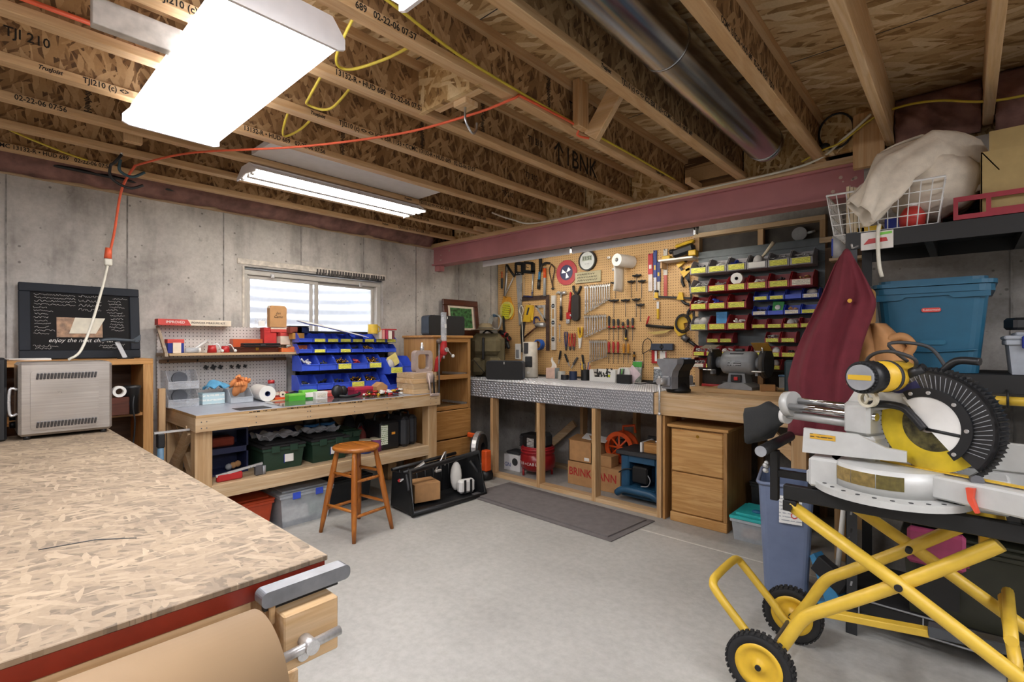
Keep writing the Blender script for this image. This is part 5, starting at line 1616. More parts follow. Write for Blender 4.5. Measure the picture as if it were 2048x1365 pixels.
# ------------------------------------------------------------------ diamond plate bench
db = thing('metal_bench', 'wooden bench with a diamond plate metal top along the pegboard', 'workbench', (-4.38, 3.66, 0))
LD, DD, ZB = 2.56, 0.92, 0.977
M_DIA = plain('diamond_plate', '#a9adb4', 0.35, 0.6, 0.06, 8)
M_DIA2 = plain('diamond_tread', '#dde0e6', 0.3, 0.35, 0.02)
B().box(0, LD, 0.0, DD, ZB - 0.004, ZB).o('top_plate', M_DIA, db)
B().box(0, LD, -0.006, 0.0, ZB - 0.172, ZB).o('front_plate', M_DIA, db)
B().box(0, LD, 0.0, 0.038, ZB - 0.168, ZB - 0.022).o('front_beam', M_PINE_X, db)
B().box(0, LD, 0.038, DD, ZB - 0.022, ZB - 0.004).o('top_ply', M_OLDP_X, db)
b = B()
def loz(b, p, ex, ey, nz, L=0.0135, Wd=0.0042, hh=0.003):
    p, ex, ey, nz = Vector(p), Vector(ex), Vector(ey), Vector(nz)
    b.add([p - ex * L, p - ey * Wd, p + ex * L, p + ey * Wd, p + nz * hh], [(0, 1, 4), (1, 2, 4), (2, 3, 4), (3, 0, 4)])
s2 = math.sqrt(0.5)
P_ = 0.0215
for i in range(int(LD / P_)):
    for j in range(7):
        x, z = (i + 0.5) * P_ + (P_ / 2 if j % 2 else 0), ZB - 0.162 + (j + 0.2) * P_ * 1.08
        sg = 1 if (i + j) % 2 else -1
        if x < LD - 0.01:
            loz(b, (x, -0.006, z), (s2, 0, sg * s2), (-sg * s2, 0, s2), (0, -1, 0))
tag(b.o('front_treads', M_DIA2, db), kind='stuff')
b = B()
for i in range(int(LD / P_)):
    for j in range(int(DD / P_) - 1):
        x, y = (i + 0.5) * P_ + (P_ / 2 if j % 2 else 0), (j + 0.8) * P_
        sg = 1 if (i + j) % 2 else -1
        if x < LD - 0.01:
            loz(b, (x, y, ZB), (s2, sg * s2, 0), (-sg * s2, s2, 0), (0, 0, 1))
tag(b.o('top_treads', M_DIA2, db), kind='stuff')
PX = [-3.628, -3.013, -2.396, -1.795]
for x in PX:
    B().box(x + 4.38, x + 4.38 + 0.038, 0.0, 0.089, 0, ZB - 0.174, 0.002).o('post', M_PINE_Z, db)
    B().box(x + 4.38, x + 4.38 + 0.038, 0.72, 0.809, 0, ZB - 0.03, 0.002).o('back_post', M_OLDP_Z, db)
for x0, x1 in zip(PX[:-1], PX[1:]):
    B().box(x0 + 4.38 + 0.038, x1 + 4.38, 0.002, 0.089, 0, 0.038, 0.002).o('bottom_plate', M_PINE_X, db)
    B().box(x0 + 4.38 + 0.038, x1 + 4.38, 0.72, 0.809, 0, 0.038, 0.002).o('bottom_plate', M_OLDP_X, db)
B().box(PX[3] + 4.38 + 0.05, PX[3] + 4.38 + 0.07, 0.0, 0.30, 0, ZB - 0.174, 0.002).o('end_panel', M_OAK_Z, db)
b = B().at((1.05, 0.84, 0.35), (0, -40, 0)); b.box(-0.22, 0.22, -0.019, 0.019, -0.04, 0.04, 0.002); b.o('brace', M_OLDP_X, db)

wb = thing('wood_bench', 'plain wooden bench carrying the vise and the grinder', 'workbench', (-1.815, 3.66, 0))
LW = 1.33
B().box(0, LW, 0.0, 0.038, ZB - 0.172, ZB - 0.004, 0.002).o('front_beam', M_PINE_X, wb)
B().box(0, LW, 0.038, 0.92, ZB - 0.022, ZB - 0.001).o('top_board', M_PINE_X, wb)
B().box(0.28, 0.98, 0.30, 0.72, ZB - 0.001, ZB + 0.034, 0.003).o('raised_slab', wood('pale_slab', '#cfb083', '#bd9a69', 'x'), wb)
for x in (0.955, 1.20):
    B().box(x, x + 0.089, 0.04, 0.13, 0, ZB - 0.172, 0.003).o('leg', M_PINE_Z, wb)
B().box(1.20, 1.29, 0.75, 0.84, 0, ZB - 0.022, 0.003).o('leg', M_PINE_Z, wb)
b = B().at((0.90, 0.10, 0.66), (0, 40, 0)); b.box(-0.2, 0.2, -0.019, 0.019, -0.04, 0.04, 0.002); b.o('brace', M_PINE_X, wb)

# filing cabinet under the wooden bench
fc = thing('filing_cabinet', 'two-drawer oak filing cabinet under the wooden bench', 'filing cabinet', (-1.478, 3.68, 0))
M_OAKL_X = wood('light_oak_x', '#d8ac70', '#c08f52', 'x', 0.42, 1.5, knots=False, rings=20)
M_OAKL_Z = wood('light_oak_z', '#b98d58', '#a27743', 'z', 0.45, 1.5, knots=False, rings=20)
B().box(-0.213, 0.213, 0.02, 0.55, 0.0, 0.72, 0.002).o('carcass', M_OAKL_Z, fc)
B().box(-0.235, 0.225, -0.01, 0.555, 0.72, 0.742, 0.003).o('top', M_OAKL_X, fc)
d1 = B().box(-0.205, 0.185, 0.0, 0.02, 0.385, 0.705, 0.008).o('drawer', M_OAKL_X, fc)
B().cyl((0.0, -0.003, 0.668), (0.0, 0.0, 0.668), 0.012, n=14).o('lock', M_BRASS, d1)
B().box(-0.205, 0.185, 0.0, 0.02, 0.075, 0.378, 0.008).o('drawer', M_OAKL_X, fc)
B().box(-0.213, 0.213, -0.006, 0.02, 0.0, 0.07, 0.004).o('plinth', M_OAKL_X, fc)
B().box(0.187, 0.213, 0.0, 0.02, 0.07, 0.72, 0.002).o('side_stile', M_OAKL_Z, fc)
t = lidbox('aqua_tub', 'clear plastic tub with bright aqua lid on the floor by the filing cabinet', (-1.10, 3.60, 0), (0.22, 0.32, 0.19), M_FROST, 0, plain('aqua_lid', '#2fb3b3', 0.4), 0.88, None, False, None, 'storage tub', 0.04)
B().ball((0.03, 0.1, 0.195), 0.03, 12, (1.2, 0.8, 0.5)).o('lid_handle', plain('aqua_dark', '#1f5f86', 0.4), t)
B().box(-0.06, 0.06, 0.05, 0.2, 0.01, 0.08, 0.01).o('contents', M_CARD, t)
t = lidbox('black_toolbox', 'black toolbox in the dark gap under the wooden bench', (-1.02, 4.0, 0), (0.36, 0.3, 0.34), M_BLACK, 0, M_BLACK, 0.95, M_DARK)

# ------------------------------------------------------------------ things stored under the metal bench
t = thing('pancake_compressor', 'red pancake air compressor with a coiled red hose', 'air compressor', (-3.29, 4.02, 0.0))
B().lathe([(0.0, 0.05), (0.12, 0.055), (0.175, 0.09), (0.185, 0.15), (0.175, 0.22), (0.12, 0.255), (0.0, 0.26)], 36).o('tank', plain('compressor_red', '#8f1d20', 0.3), t)
b = B()
for k in range(5):
    rr = 0.155 + 0.012 * (k % 2)
    b.tube([(rr * math.cos(a), rr * math.sin(a), 0.235 + 0.016 * k) for a in (2 * PI * q / 30 for q in range(30))], 0.011, 8, closed=True)
b.o('hose', plain('hose_red', '#a5262c', 0.4), t)
B().box(-0.17, 0.08, -0.10, 0.10, 0.28, 0.42, 0.015).o('motor_shroud', M_BLACK, t)
B().box(0.04, 0.15, -0.08, 0.08, 0.30, 0.45, 0.03).o('pump', M_DARK, t)
B().box(-0.06, 0.03, -0.105, -0.10, 0.30, 0.39).o('data_label', stripes('data_label', '#b9b7b2', '#5b5955', 70, 'z'), t)
for k in range(7):
    B().box(-0.165, -0.12, -0.103, -0.10, 0.295 + 0.016 * k, 0.303 + 0.016 * k).o('vent_slot', M_DARK, t)
for a in (-0.9, 0.9, 2.2, 4.0):
    B().cyl((0.15 * math.cos(a), 0.15 * math.sin(a), 0.0), (0.15 * math.cos(a), 0.15 * math.sin(a), 0.08), 0.012, n=10).o('foot', M_RED, t)
for k, ch in enumerate('PORTER+CABLE'):
    a = rad(-58 + 9.2 * k)
    text('letter', ch, 0.042, M_PAPER, t, (0.1865 * math.sin(a), -0.1865 * math.cos(a), 0.145), (90, 0, math.degrees(a)), 'CENTER')
t = thing('motor_oil_box', 'white and blue printed carton beside the compressor', 'carton', (-3.585, 4.04, 0.0), 0)
B().box(-0.13, 0.10, -0.08, 0.15, 0, 0.17, 0.004).o('body', M_WENAM, t)
B().cyl((0.03, -0.082, 0.10), (0.03, -0.080, 0.10), 0.04, n=24).o('round_logo', M_DARK, t)
text('lettering', 'GN', 0.06, M_BLUED, t, (-0.12, -0.082, 0.06), (90, 0, 0))
B().box(-0.12, 0.06, -0.06, 0.1, 0.17, 0.2, 0.01).o('cloth_on_top', M_DARK, t)
t = thing('big_carton', 'large printed cardboard box reading BRINKMANN', 'box', (-2.60, 4.12, 0.0))
B().box(-0.28, 0.30, -0.14, 0.22, 0.0, 0.22, 0.003).o('body', M_CARD, t)
B().box(-0.278, 0.298, 0.03, 0.04, 0.22, 0.2206).o('flap_seam', M_CARDD, t)
text('lettering', 'BRINKMANN', 0.105, plain('print_red', '#b0302a', 0.7), t, (-0.265, -0.142, 0.125), (90, 0, 0), xs=0.86, bold=0.0015)
t = thing('open_carton', 'open cardboard box with loose flaps stacked on the printed box', 'box', (-2.72, 4.10, 0.221))
b = B()
b.box(-0.16, 0.10, -0.10, -0.094, 0, 0.20); b.box(-0.16, 0.10, 0.14, 0.146, 0, 0.20); b.box(-0.16, -0.154, -0.10, 0.14, 0, 0.20); b.box(0.094, 0.10, -0.10, 0.14, 0, 0.20); b.box(-0.16, 0.10, -0.1, 0.14, 0, 0.006)
b.o('body', M_CARD, t)
B().at((0, -0.1, 0.20), (12, 0, 0)).box(-0.17, 0.10, 0.0, 0.16, 0, 0.004).o('flap', M_CARDD, t)
B().at((0, 0.0, 0.225), (6, 8, 20)).box(-0.05, 0.18, -0.06, 0.12, 0, 0.004).o('papers', M_PAPER, t)
B().box(0.02, 0.075, -0.102, -0.1, 0.02, 0.05).o('barcode_label', M_PAPER, t)
t = carton('small_box', 'small cardboard box wedged beside the open box', 'box', (-2.47, 4.0, 0.221), (0.13, 0.13, 0.10), M_CARD)
t = thing('cord_reel', 'orange plastic cord reel beside the blue router table', 'cord reel', (-2.44, 4.19, 0.245))
b = B(); b.pipe((0, 0, 0.13), (0, 0.02, 0.13), 0.15, 0.11, 30); b.o('front_disc', M_ORANGE, t)
b = B(); b.pipe((0, 0.10, 0.13), (0, 0.12, 0.13), 0.15, 0.11, 30); b.o('rear_disc', M_ORANGE, t)
for k in range(4):
    a = k * PI / 4
    B().tube([(-0.13 * math.cos(a), 0.01, 0.13 - 0.13 * math.sin(a)), (0.13 * math.cos(a), 0.01, 0.13 + 0.13 * math.sin(a))], 0.01, 8).o('spoke', M_ORANGE, t)
B().cyl((0, 0.02, 0.13), (0, 0.10, 0.13), 0.07, n=20).o('cord', M_BLACK, t)
B().tube([(0.02, 0.05, 0.28), (0.02, 0.05, 0.33), (0.14, 0.05, 0.35), (0.15, 0.05, 0.28)], 0.012, 8).o('handle', M_ORANGE, t)
B().box(-0.06, 0.06, 0.0, 0.12, -0.023, -0.01, 0.003).o('foot', M_ORANGE, t)
t = thing('router_table', 'dark blue benchtop router table under the metal bench', 'router table', (-2.04, 3.94, 0.04))
M_BOSCH = plain('router_blue', '#24506f', 0.42)
B().box(-0.19, 0.19, -0.08, 0.0, 0.0, 0.05, 0.012).o('foot_bar', M_BOSCH, t)
b = B(); b.tube(spline([(-0.2, -0.12, 0.03), (-0.13, -0.135, 0.075), (0.0, -0.14, 0.08), (0.13, -0.135, 0.075), (0.2, -0.12, 0.03)], 6), 0.03, 10); b.o('front_foot', M_BOSCH, t)
b = B()
b.box(-0.20, -0.12, -0.06, 0.22, 0.04, 0.36, 0.012); b.box(0.12, 0.20, -0.06, 0.22, 0.04, 0.36, 0.012); b.box(-0.12, 0.12, -0.06, 0.22, 0.30, 0.36); b.box(-0.12, 0.12, 0.2, 0.22, 0.04, 0.3)
b.box(-0.12, 0.12, -0.06, 0.22, 0.04, 0.09)
b.o('body', M_BOSCH, t)
B().box(-0.085, 0.06, -0.075, 0.02, 0.13, 0.27, 0.012).o('switch_box', M_BLACK, t)
B().tube(spline([(-0.09, -0.06, 0.24), (-0.15, -0.08, 0.235), (-0.2, -0.09, 0.2)], 4), 0.006, 6).o('cord', M_BLACK, t)
B().tube(spline([(0.06, -0.06, 0.21), (0.085, -0.07, 0.17), (0.06, -0.07, 0.12), (0.0, -0.07, 0.11)], 4), 0.005, 6).o('cord', M_GREYPL, t)
B().box(-0.23, 0.23, -0.09, 0.25, 0.36, 0.395, 0.004).o('table_top', M_DARK, t)
B().box(-0.02, 0.0, -0.05, 0.2, 0.395, 0.48, 0.003).o('fence', M_WHITE, t)
B().box(-0.06, 0.16, 0.16, 0.19, 0.47, 0.50, 0.003).o('fence_bar', M_BLACK, t)
t = thing('wooden_box', 'small varnished wooden box on the router table', 'box', (-1.92, 3.90, 0.436))
B().box(-0.11, 0.09, 0, 0.12, 0, 0.075, 0.003).o('body', M_OAK_X, t)
B().box(-0.11, 0.09, 0, 0.12, 0.077, 0.088, 0.003).o('lid', M_OAK_X, t)
b = B()
for k in range(5):
    b.cyl((-0.03 + 0.015 * k, 0.05, 0.094), (0.0 + 0.015 * k, 0.075, 0.094), 0.006, n=8)
tag(b.o('loose_bits', M_STEEL, t), kind='stuff')
t = thing('hand_truck', 'orange wheeled hand tool standing beside the oak cabinet', 'trolley', (-3.70, 3.52, 0.0))
b = B(); b.pipe((0.02, 0.0, 0.30), (0.06, 0.02, 0.30), 0.17, 0.145, 28); b.o('wheel_rim', M_STEEL, t)
b = B(); b.pipe((0.0, -0.005, 0.30), (0.075, 0.03, 0.30), 0.145, 0.06, 28); b.o('tyre', M_BLACK, t)
B().box(-0.10, 0.08, -0.03, 0.0, 0.40, 0.45, 0.01).o('orange_bar', M_ORANGE, t)
B().box(0.12, 0.19, -0.04, 0.04, 0.09, 0.30, 0.01).o('orange_post', M_ORANGE, t)
B().cyl((0.14, -0.05, 0.05), (0.17, 0.05, 0.05), 0.05, n=18).o('caster', M_BLACK, t)
B().cyl((0.0, 0.0, 0.0), (0.0, 0.0, 0.40), 0.015, n=10).o('stem', M_BLACK, t)

# ------------------------------------------------------------------ on the metal bench
t = thing('backpack', 'khaki canvas backpack leaning in the corner on the metal bench', 'backpack', (-4.09, 4.06, ZB + 0.004), 35)
b = B(); b.box(-0.2, 0.2, 0.0, 0.2, 0.0, 0.50, 0.07); b.o('main_bag', M_KHAKI, t)
b = B(); b.box(-0.17, -0.01, -0.08, 0.02, 0.02, 0.22, 0.04); b.o('pocket', M_KHAKI, t)
b = B(); b.box(0.02, 0.19, -0.09, 0.02, 0.02, 0.22, 0.04); b.o('pocket', M_KHAKI, t)
b = B(); b.box(-0.16, 0.17, -0.07, 0.02, 0.25, 0.46, 0.045); b.o('pocket', M_KHAKI, t)
B().box(-0.03, -0.005, -0.10, -0.06, 0.2, 0.45, 0.006).o('strap', M_BLACK, t)
B().tube(spline([(-0.13, -0.085, 0.2), (-0.06, -0.1, 0.12), (0.0, -0.09, 0.05)], 4), 0.004, 6).o('cord', M_BLACK, t)
B().tube(spline([(-0.06, 0.08, 0.49), (0.0, 0.08, 0.535), (0.08, 0.08, 0.49)], 4), 0.01, 8).o('grab_handle', M_BLACK, t)
t = thing('sun_hat', 'khaki wide-brimmed hat resting on the backpack', 'hat', (-4.12, 4.08, ZB + 0.545), 20)
b = B(); b.lathe([(0.0, 0.075), (0.05, 0.075), (0.075, 0.06), (0.085, 0.015), (0.10, 0.008), (0.17, -0.004), (0.172, 0.0)], 30); b.o('hat', plain('hat_khaki', '#8a7b5f', 0.9), t)
B().tube([(0.087 * math.cos(a), 0.087 * math.sin(a), 0.018) for a in (2 * PI * q / 26 for q in range(26))], 0.006, 6, closed=True).o('hat_band', M_DARK, t)
t = thing('tower_heater', 'cream tower heater with dark vents on the metal bench', 'heater', (-3.63, 4.30, ZB + 0.003), 25)
b = B(); b.lathe([(0.0, 0.0), (0.085, 0.0), (0.09, 0.02), (0.088, 0.2), (0.08, 0.39), (0.072, 0.40), (0.0, 0.402)], 30); b.o('body', plain('cream_plastic', '#d9d3c6', 0.4), t)
B().box(-0.035, 0.045, -0.092, -0.07, 0.12, 0.24, 0.006).o('vent_frame', M_BLACK, t)
for k in range(7):
    B().box(-0.03, 0.04, -0.095, -0.09, 0.13 + 0.015 * k, 0.137 + 0.015 * k).o('vent_slat', M_DARK, t)
B().box(-0.05, 0.0, -0.088, -0.062, 0.27, 0.39, 0.004).o('display', M_DARK, t)
B().cyl((0.0, -0.093, 0.06), (0.0, -0.085, 0.06), 0.015, n=14).o('button', M_PAPER, t)
t = thing('tissue_cube', 'cube tissue box with a tissue standing up', 'tissue box', (-3.36, 4.32, ZB + 0.003), 10)
B().box(-0.055, 0.055, 0, 0.11, 0, 0.115, 0.003).o('body', plain('peach_card', '#d9b8a6', 0.7), t)
B().box(0.056, 0.057, 0.0, 0.11, 0, 0.115).o('blue_side', plain('pale_blue', '#a9bdc8', 0.7), t)
b = B(); b.grid(lambda u, v: ((u - 0.5) * 0.07 * (1.1 - v) + 0.012 * math.sin(6 * v), 0.055 + 0.02 * math.cos(7 * u) * (1 - 0.5 * v), 0.11 + 0.12 * v), 12, 8, 0.001); b.o('tissue', M_PAPER, t)
for k, (x, c, h, lab) in enumerate(((-3.22, '#c9c6bd', 0.085, 'grey'), (-3.15, '#23242a', 0.05, 'black'), (-3.07, '#27324f', 0.09, 'navy'))):
    t = thing('tape_stack', lab + ' roll of tape standing on the metal bench', 'tape', (x, 4.34 - 0.04 * (k == 1), ZB + 0.003))
    b = B(); b.pipe((0, 0, 0), (0, 0, h), 0.042, 0.028, 24); b.o('roll', plain('tp' + lab, c, 0.5), t)
    b = B(); b.pipe((0, 0, 0.001), (0, 0, h - 0.001), 0.028, 0.026, 24); b.o('core', M_CARD, t)
t = thing('pen_cup', 'black pencil cup full of pens', 'pen cup', (-2.93, 4.36, ZB + 0.003))
b = B(); b.pipe((0, 0, 0.003), (0, 0, 0.11), 0.045, 0.042, 24); b.cyl((0, 0, 0), (0, 0, 0.004), 0.045, n=24); b.o('cup', M_BLACK, t)
r_ = random.Random(2)
for k in range(8):
    a = r_.random() * 6.28
    B().cyl((0.02 * math.cos(a), 0.02 * math.sin(a), 0.01), (0.05 * math.cos(a), 0.05 * math.sin(a), 0.15 + 0.04 * r_.random()), 0.0045, n=6).o('pen', (M_BLUED, M_REDP, M_BLACK, M_YELP)[k % 4], t)
t = thing('caddy', 'white plastic tool caddy with notched front full of bits', 'tool caddy', (-2.70, 4.30, ZB + 0.003))
b = B(); b.prism([(-0.14, 0.0), (0.16, 0.0), (0.16, 0.12), (0.11, 0.12), (0.10, 0.045), (-0.08, 0.045), (-0.10, 0.12), (-0.14, 0.12)], 0, 0.006, 'xz')
b.box(-0.14, 0.16, 0.006, 0.16, 0, 0.006); b.box(-0.14, 0.16, 0.154, 0.16, 0.006, 0.12); b.box(-0.14, -0.134, 0.006, 0.154, 0.006, 0.12); b.box(0.154, 0.16, 0.006, 0.154, 0.006, 0.12)
b.o('caddy_shell', M_WHITE, t)
b = B()
for k in range(20):
    b.at((-0.1 + 0.2 * r_.random(), 0.03 + 0.1 * r_.random(), 0.04 + 0.07 * r_.random()), (r_.random() * 90, r_.random() * 90, r_.random() * 180)); b.box(-0.03, 0.03, -0.006, 0.006, -0.005, 0.005, 0.001)
b.at()
tag(b.o('tool_bits', M_DARK, t), kind='stuff')
B().cyl((0.07, 0.02, 0.06), (0.12, 0.02, 0.055), 0.012, n=10).o('yellow_marker', plain('lime_marker', '#c4d12c', 0.4), t)
t = thing('modem', 'white and black box device with pens beside the caddy', 'organizer', (-2.44, 4.26, ZB + 0.003))
b = B(); b.prism(rrect(-0.07, 0.06, 0.0, 0.15, 0.04), 0.03, 0.10, 'xz'); b.o('white_case', M_WHITE, t)
B().box(-0.06, 0.09, -0.01, 0.03, 0.0, 0.085, 0.004).o('black_box', M_BLACK, t)
for k in range(3):
    B().cyl((-0.04 + 0.015 * k, 0.02, 0.06), (-0.03 + 0.018 * k, 0.02, 0.14), 0.005, n=8).o('pen', plain('pen_green', '#4fae34', 0.4) if k == 1 else M_BLACK, t)
t = thing('pink_sheet', 'pale pink sheet of card propped cornerwise behind the black box', 'card', (-2.38, 4.31, ZB + 0.005))
b = B().at((0.02, 0.0, 0.088), (0, 45, 0)); b.box(-0.062, 0.062, 0.0, 0.003, -0.062, 0.062); b.o('sheet', plain('pale_pink', '#d9c6cc', 0.8), t)
B().box(0.0, 0.04, 0.003, 0.02, 0.0, 0.05).o('prop', M_PAPER, t)
t = thing('seed_packet', 'green and white packet leaning on the pegboard', 'packet', (-2.42, 4.50, ZB + 0.003), rot=(-8, 0, 0))
B().box(-0.055, 0.045, 0, 0.02, 0, 0.21, 0.002).o('packet', plain('seed_grey', '#9aa19c', 0.6, var=0.3, vscale=40), t)
B().box(-0.055, 0.045, -0.002, 0.0, 0.15, 0.20).o('green_band', plain('lime3', '#3d9a3a', 0.5), t)
t = thing('screw_packet', 'clear packet of screws leaning on the pegboard', 'packet', (-2.18, 4.47, ZB + 0.003), rot=(-8, 0, 0))
B().box(-0.05, 0.05, 0, 0.02, 0, 0.155, 0.003).o('packet', plain('screws', '#8d949b', 0.3, 0.4, 0.5, 60), t)
B().box(-0.05, 0.05, -0.001, 0.021, 0.14, 0.16).o('header', M_PAPER, t)
t = thing('heat_gun', 'black hand torch lying on the metal bench', 'torch', (-2.0, 4.22, ZB + 0.003))
B().tube([(-0.16, 0, 0.02), (-0.10, 0.0, 0.022), (-0.02, 0, 0.028), (0.09, 0, 0.03), (0.10, 0, 0.03)], [0.006, 0.008, 0.026, 0.028, 0.02], 14).o('barrel', M_BLACK, t)
B().tube(spline([(-0.3, 0.02, 0.008), (-0.24, 0.0, 0.008), (-0.2, 0.01, 0.012), (-0.16, 0, 0.02)], 4), 0.005, 6).o('cable', M_BLACK, t)
B().tube(spline([(-0.02, 0.0, 0.05), (0.0, 0.0, 0.08), (0.07, 0.0, 0.07), (0.08, 0, 0.055)], 4), 0.006, 6).o('trigger_guard', M_BLACK, t)
t = thing('glue_bottle', 'small white and yellow bottle beside the vise', 'bottle', (-1.82, 4.15, ZB + 0.003))
B().lathe([(0, 0), (0.018, 0), (0.018, 0.06), (0.014, 0.065)], 14).o('bottle', M_PAPER, t)
B().ball((0, 0, 0.085), 0.026, 10).o('yellow_ball', plain('lime_marker', '#c4d12c', 0.4), t)

# bench vise
v = thing('machinist_vise', 'heavy grey machinist vise bolted at the joint of the two benches', 'vise', (-1.70, 3.80, ZB + 0.001), -18)
M_VISE = plain('vise_grey', '#8d8f94', 0.45, 0.2)
B().lathe([(0.0, 0.0), (0.09, 0.0), (0.095, 0.02), (0.06, 0.05), (0.055, 0.07)], 22, (0, 0.03, 0)).o('swivel_base', M_BLACKS, v)
b = B(); b.prism([(-0.05, 0.03), (0.05, 0.03), (0.046, 0.12), (0.058, 0.17), (0.10, 0.225), (0.105, 0.262), (-0.105, 0.262), (-0.10, 0.225), (-0.058, 0.17), (-0.046, 0.12)], -0.10, -0.03, 'xz'); b.o('front_jaw', M_VISE, v)
b = B(); b.prism([(-0.05, 0.03), (0.05, 0.03), (0.046, 0.12), (0.058, 0.17), (0.10, 0.225), (0.105, 0.262), (-0.105, 0.262), (-0.10, 0.225), (-0.058, 0.17), (-0.046, 0.12)], -0.02, 0.10, 'xz'); b.o('rear_jaw', M_BLACKS, v)
B().box(-0.10, 0.10, -0.032, -0.018, 0.235, 0.268).o('jaw_plates', M_STEELD, v)
B().box(-0.04, 0.04, -0.12, 0.16, 0.05, 0.13, 0.01).o('slide', M_VISE, v)
B().cyl((0.0, -0.19, 0.09), (0.0, -0.12, 0.09), 0.026, n=18).o('screw_boss', M_STEEL, v)
B().cyl((0.0, -0.18, -0.16), (0.0, -0.18, 0.12), 0.008, n=10).o('handle', M_STEEL, v)
for z in (-0.16, 0.12):
    B().ball((0.0, -0.18, z), 0.014, 10).o('handle_end', M_STEEL, v)
B().box(0.02, 0.10, 0.02, 0.06, 0.262, 0.272).o('blue_card', plain('pale_blue2', '#8da3c4', 0.6), v)

# bench grinder
g = thing('bench_grinder', 'grey bench grinder with spark guards on the wooden slab', 'bench grinder', (-1.30, 4.06, ZB + 0.035), -5)
M_GRI = plain('grinder_grey', '#85888b', 0.4)
b = B(); b.prism([(-0.13, 0.0), (0.13, 0.0), (0.13, 0.02), (0.07, 0.05), (-0.07, 0.05), (-0.13, 0.02)], -0.10, 0.10, 'xz'); b.o('base', M_GRI, g)
b = B(); b.prism([(-0.07, 0.05), (0.07, 0.05), (0.06, 0.12), (-0.06, 0.12)], -0.06, 0.06, 'xz'); b.o('pedestal', M_GRI, g)
B().box(-0.04, 0.04, -0.075, -0.06, 0.055, 0.11, 0.003).o('switch_plate', M_BLACK, g)
B().box(-0.012, 0.018, -0.085, -0.074, 0.068, 0.095, 0.003).o('red_switch', M_REDP, g)
B().lathe([(0.0, -0.13), (0.06, -0.13), (0.085, -0.115), (0.09, -0.09), (0.09, 0.09), (0.085, 0.115), (0.06, 0.13), (0.0, 0.13)], 30, (0, 0, 0.20), 'x').o('motor', M_GRI, g)
B().box(-0.055, 0.045, -0.093, -0.085, 0.18, 0.215).o('name_plate', stripes('plate_print', '#9a9da0', '#2b2c2e', 60, 'z'), g)
B().box(-0.05, 0.05, -0.06, -0.05, 0.26, 0.275).o('vent_plate', M_BLACK, g)
B().box(-0.03, 0.03, -0.02, 0.03, 0.29, 0.31, 0.005).o('cap', M_DARK, g)
for s in (-1, 1):
    B().cyl((s * 0.125, 0, 0.20), (s * 0.175, 0, 0.20), 0.045, n=20).o('shaft_housing', M_GRI, g)
    B().cyl((s * 0.172, 0, 0.20), (s * 0.215, 0, 0.20), 0.105, n=30).o('wheel_guard', M_BLACK if s < 0 else M_DARK, g)
    B().cyl((s * 0.18, -0.012, 0.19), (s * 0.205, -0.012, 0.19), 0.10, n=30).o('grinding_wheel', plain('wheel_grey', '#4b4640', 0.9), g)
    B().box(s * 0.15, s * 0.22, -0.16, -0.10, 0.14, 0.148, 0.002).o('tool_rest', M_STEEL, g)
    B().box(s * 0.16, s * 0.18, -0.12, -0.06, 0.11, 0.145, 0.002).o('rest_bracket', M_GRI, g)
    b = B().at((s * 0.195, -0.09, 0.325), (-35 if s > 0 else 15, 0, 0)); b.box(-0.06, 0.06, -0.05, 0.05, -0.002, 0.002); b.o('eye_shield', plain('amber_shield', '#a9812f', 0.3, alpha=0.85) if s > 0 else plain('smoke_shield', '#8d867b', 0.3, alpha=0.7), g)
    B().cyl((s * 0.195, -0.06, 0.27), (s * 0.195, -0.085, 0.33), 0.006, n=8).o('shield_arm', M_STEEL, g)
t = thing('red_caliper', 'red handled bar clamp lying behind the vise', 'clamp', (-1.56, 4.28, ZB + 0.001))
B().cyl((-0.12, 0, 0.03), (0.06, -0.02, 0.03), 0.012, n=10).o('handle', M_RED, t)
B().box(0.05, 0.16, -0.04, 0.01, 0.005, 0.07, 0.01).o('head', M_BLACK, t)
t = thing('clear_tub', 'small clear tub with blue lid behind the grinder', 'tub', (-1.0, 4.36, ZB + 0.001))
B().box(-0.1, 0.1, 0, 0.12, 0, 0.12, 0.006).o('tub', M_FROST, t)
B().box(-0.104, 0.104, -0.004, 0.124, 0.12, 0.135, 0.004).o('lid', plain('soft_blue', '#6d98c4', 0.5), t)
t = thing('teal_case', 'dark teal plastic case standing on the wooden bench', 'case', (-0.90, 4.10, ZB + 0.001))
B().box(-0.1, 0.1, 0, 0.09, 0, 0.26, 0.012).o('body', plain('case_teal', '#2f474f', 0.5), t)
B().box(-0.04, 0.06, 0.02, 0.07, 0.26, 0.30, 0.01).o('cap', M_DARK, t)
for k, x in enumerate((-0.86, -0.82)):
    t = thing('socket', 'chrome socket standing at the bench front, %s' % ('plain one' if k == 0 else 'with dark insert'), 'socket', (x, 3.74 + 0.02 * k, ZB + 0.001))
    b = B(); b.pipe((0, 0, 0), (0, 0, 0.055), 0.018, 0.012, 16); b.o('socket', M_CHROME, t)
    if k: B().cyl((0, 0, 0.0), (0, 0, 0.05), 0.0115, n=12).o('insert', M_DARK, t)
t = thing('wood_offcut', 'pale wood offcut beside the grinder', 'wood block', (-1.08, 3.98, ZB + 0.035), 20)
B().box(-0.05, 0.05, -0.02, 0.02, 0, 0.05, 0.002).o('block', M_CARDD, t)
B().box(-0.03, 0.07, 0.022, 0.05, 0, 0.03, 0.002).o('block', M_OLDP_X, t)

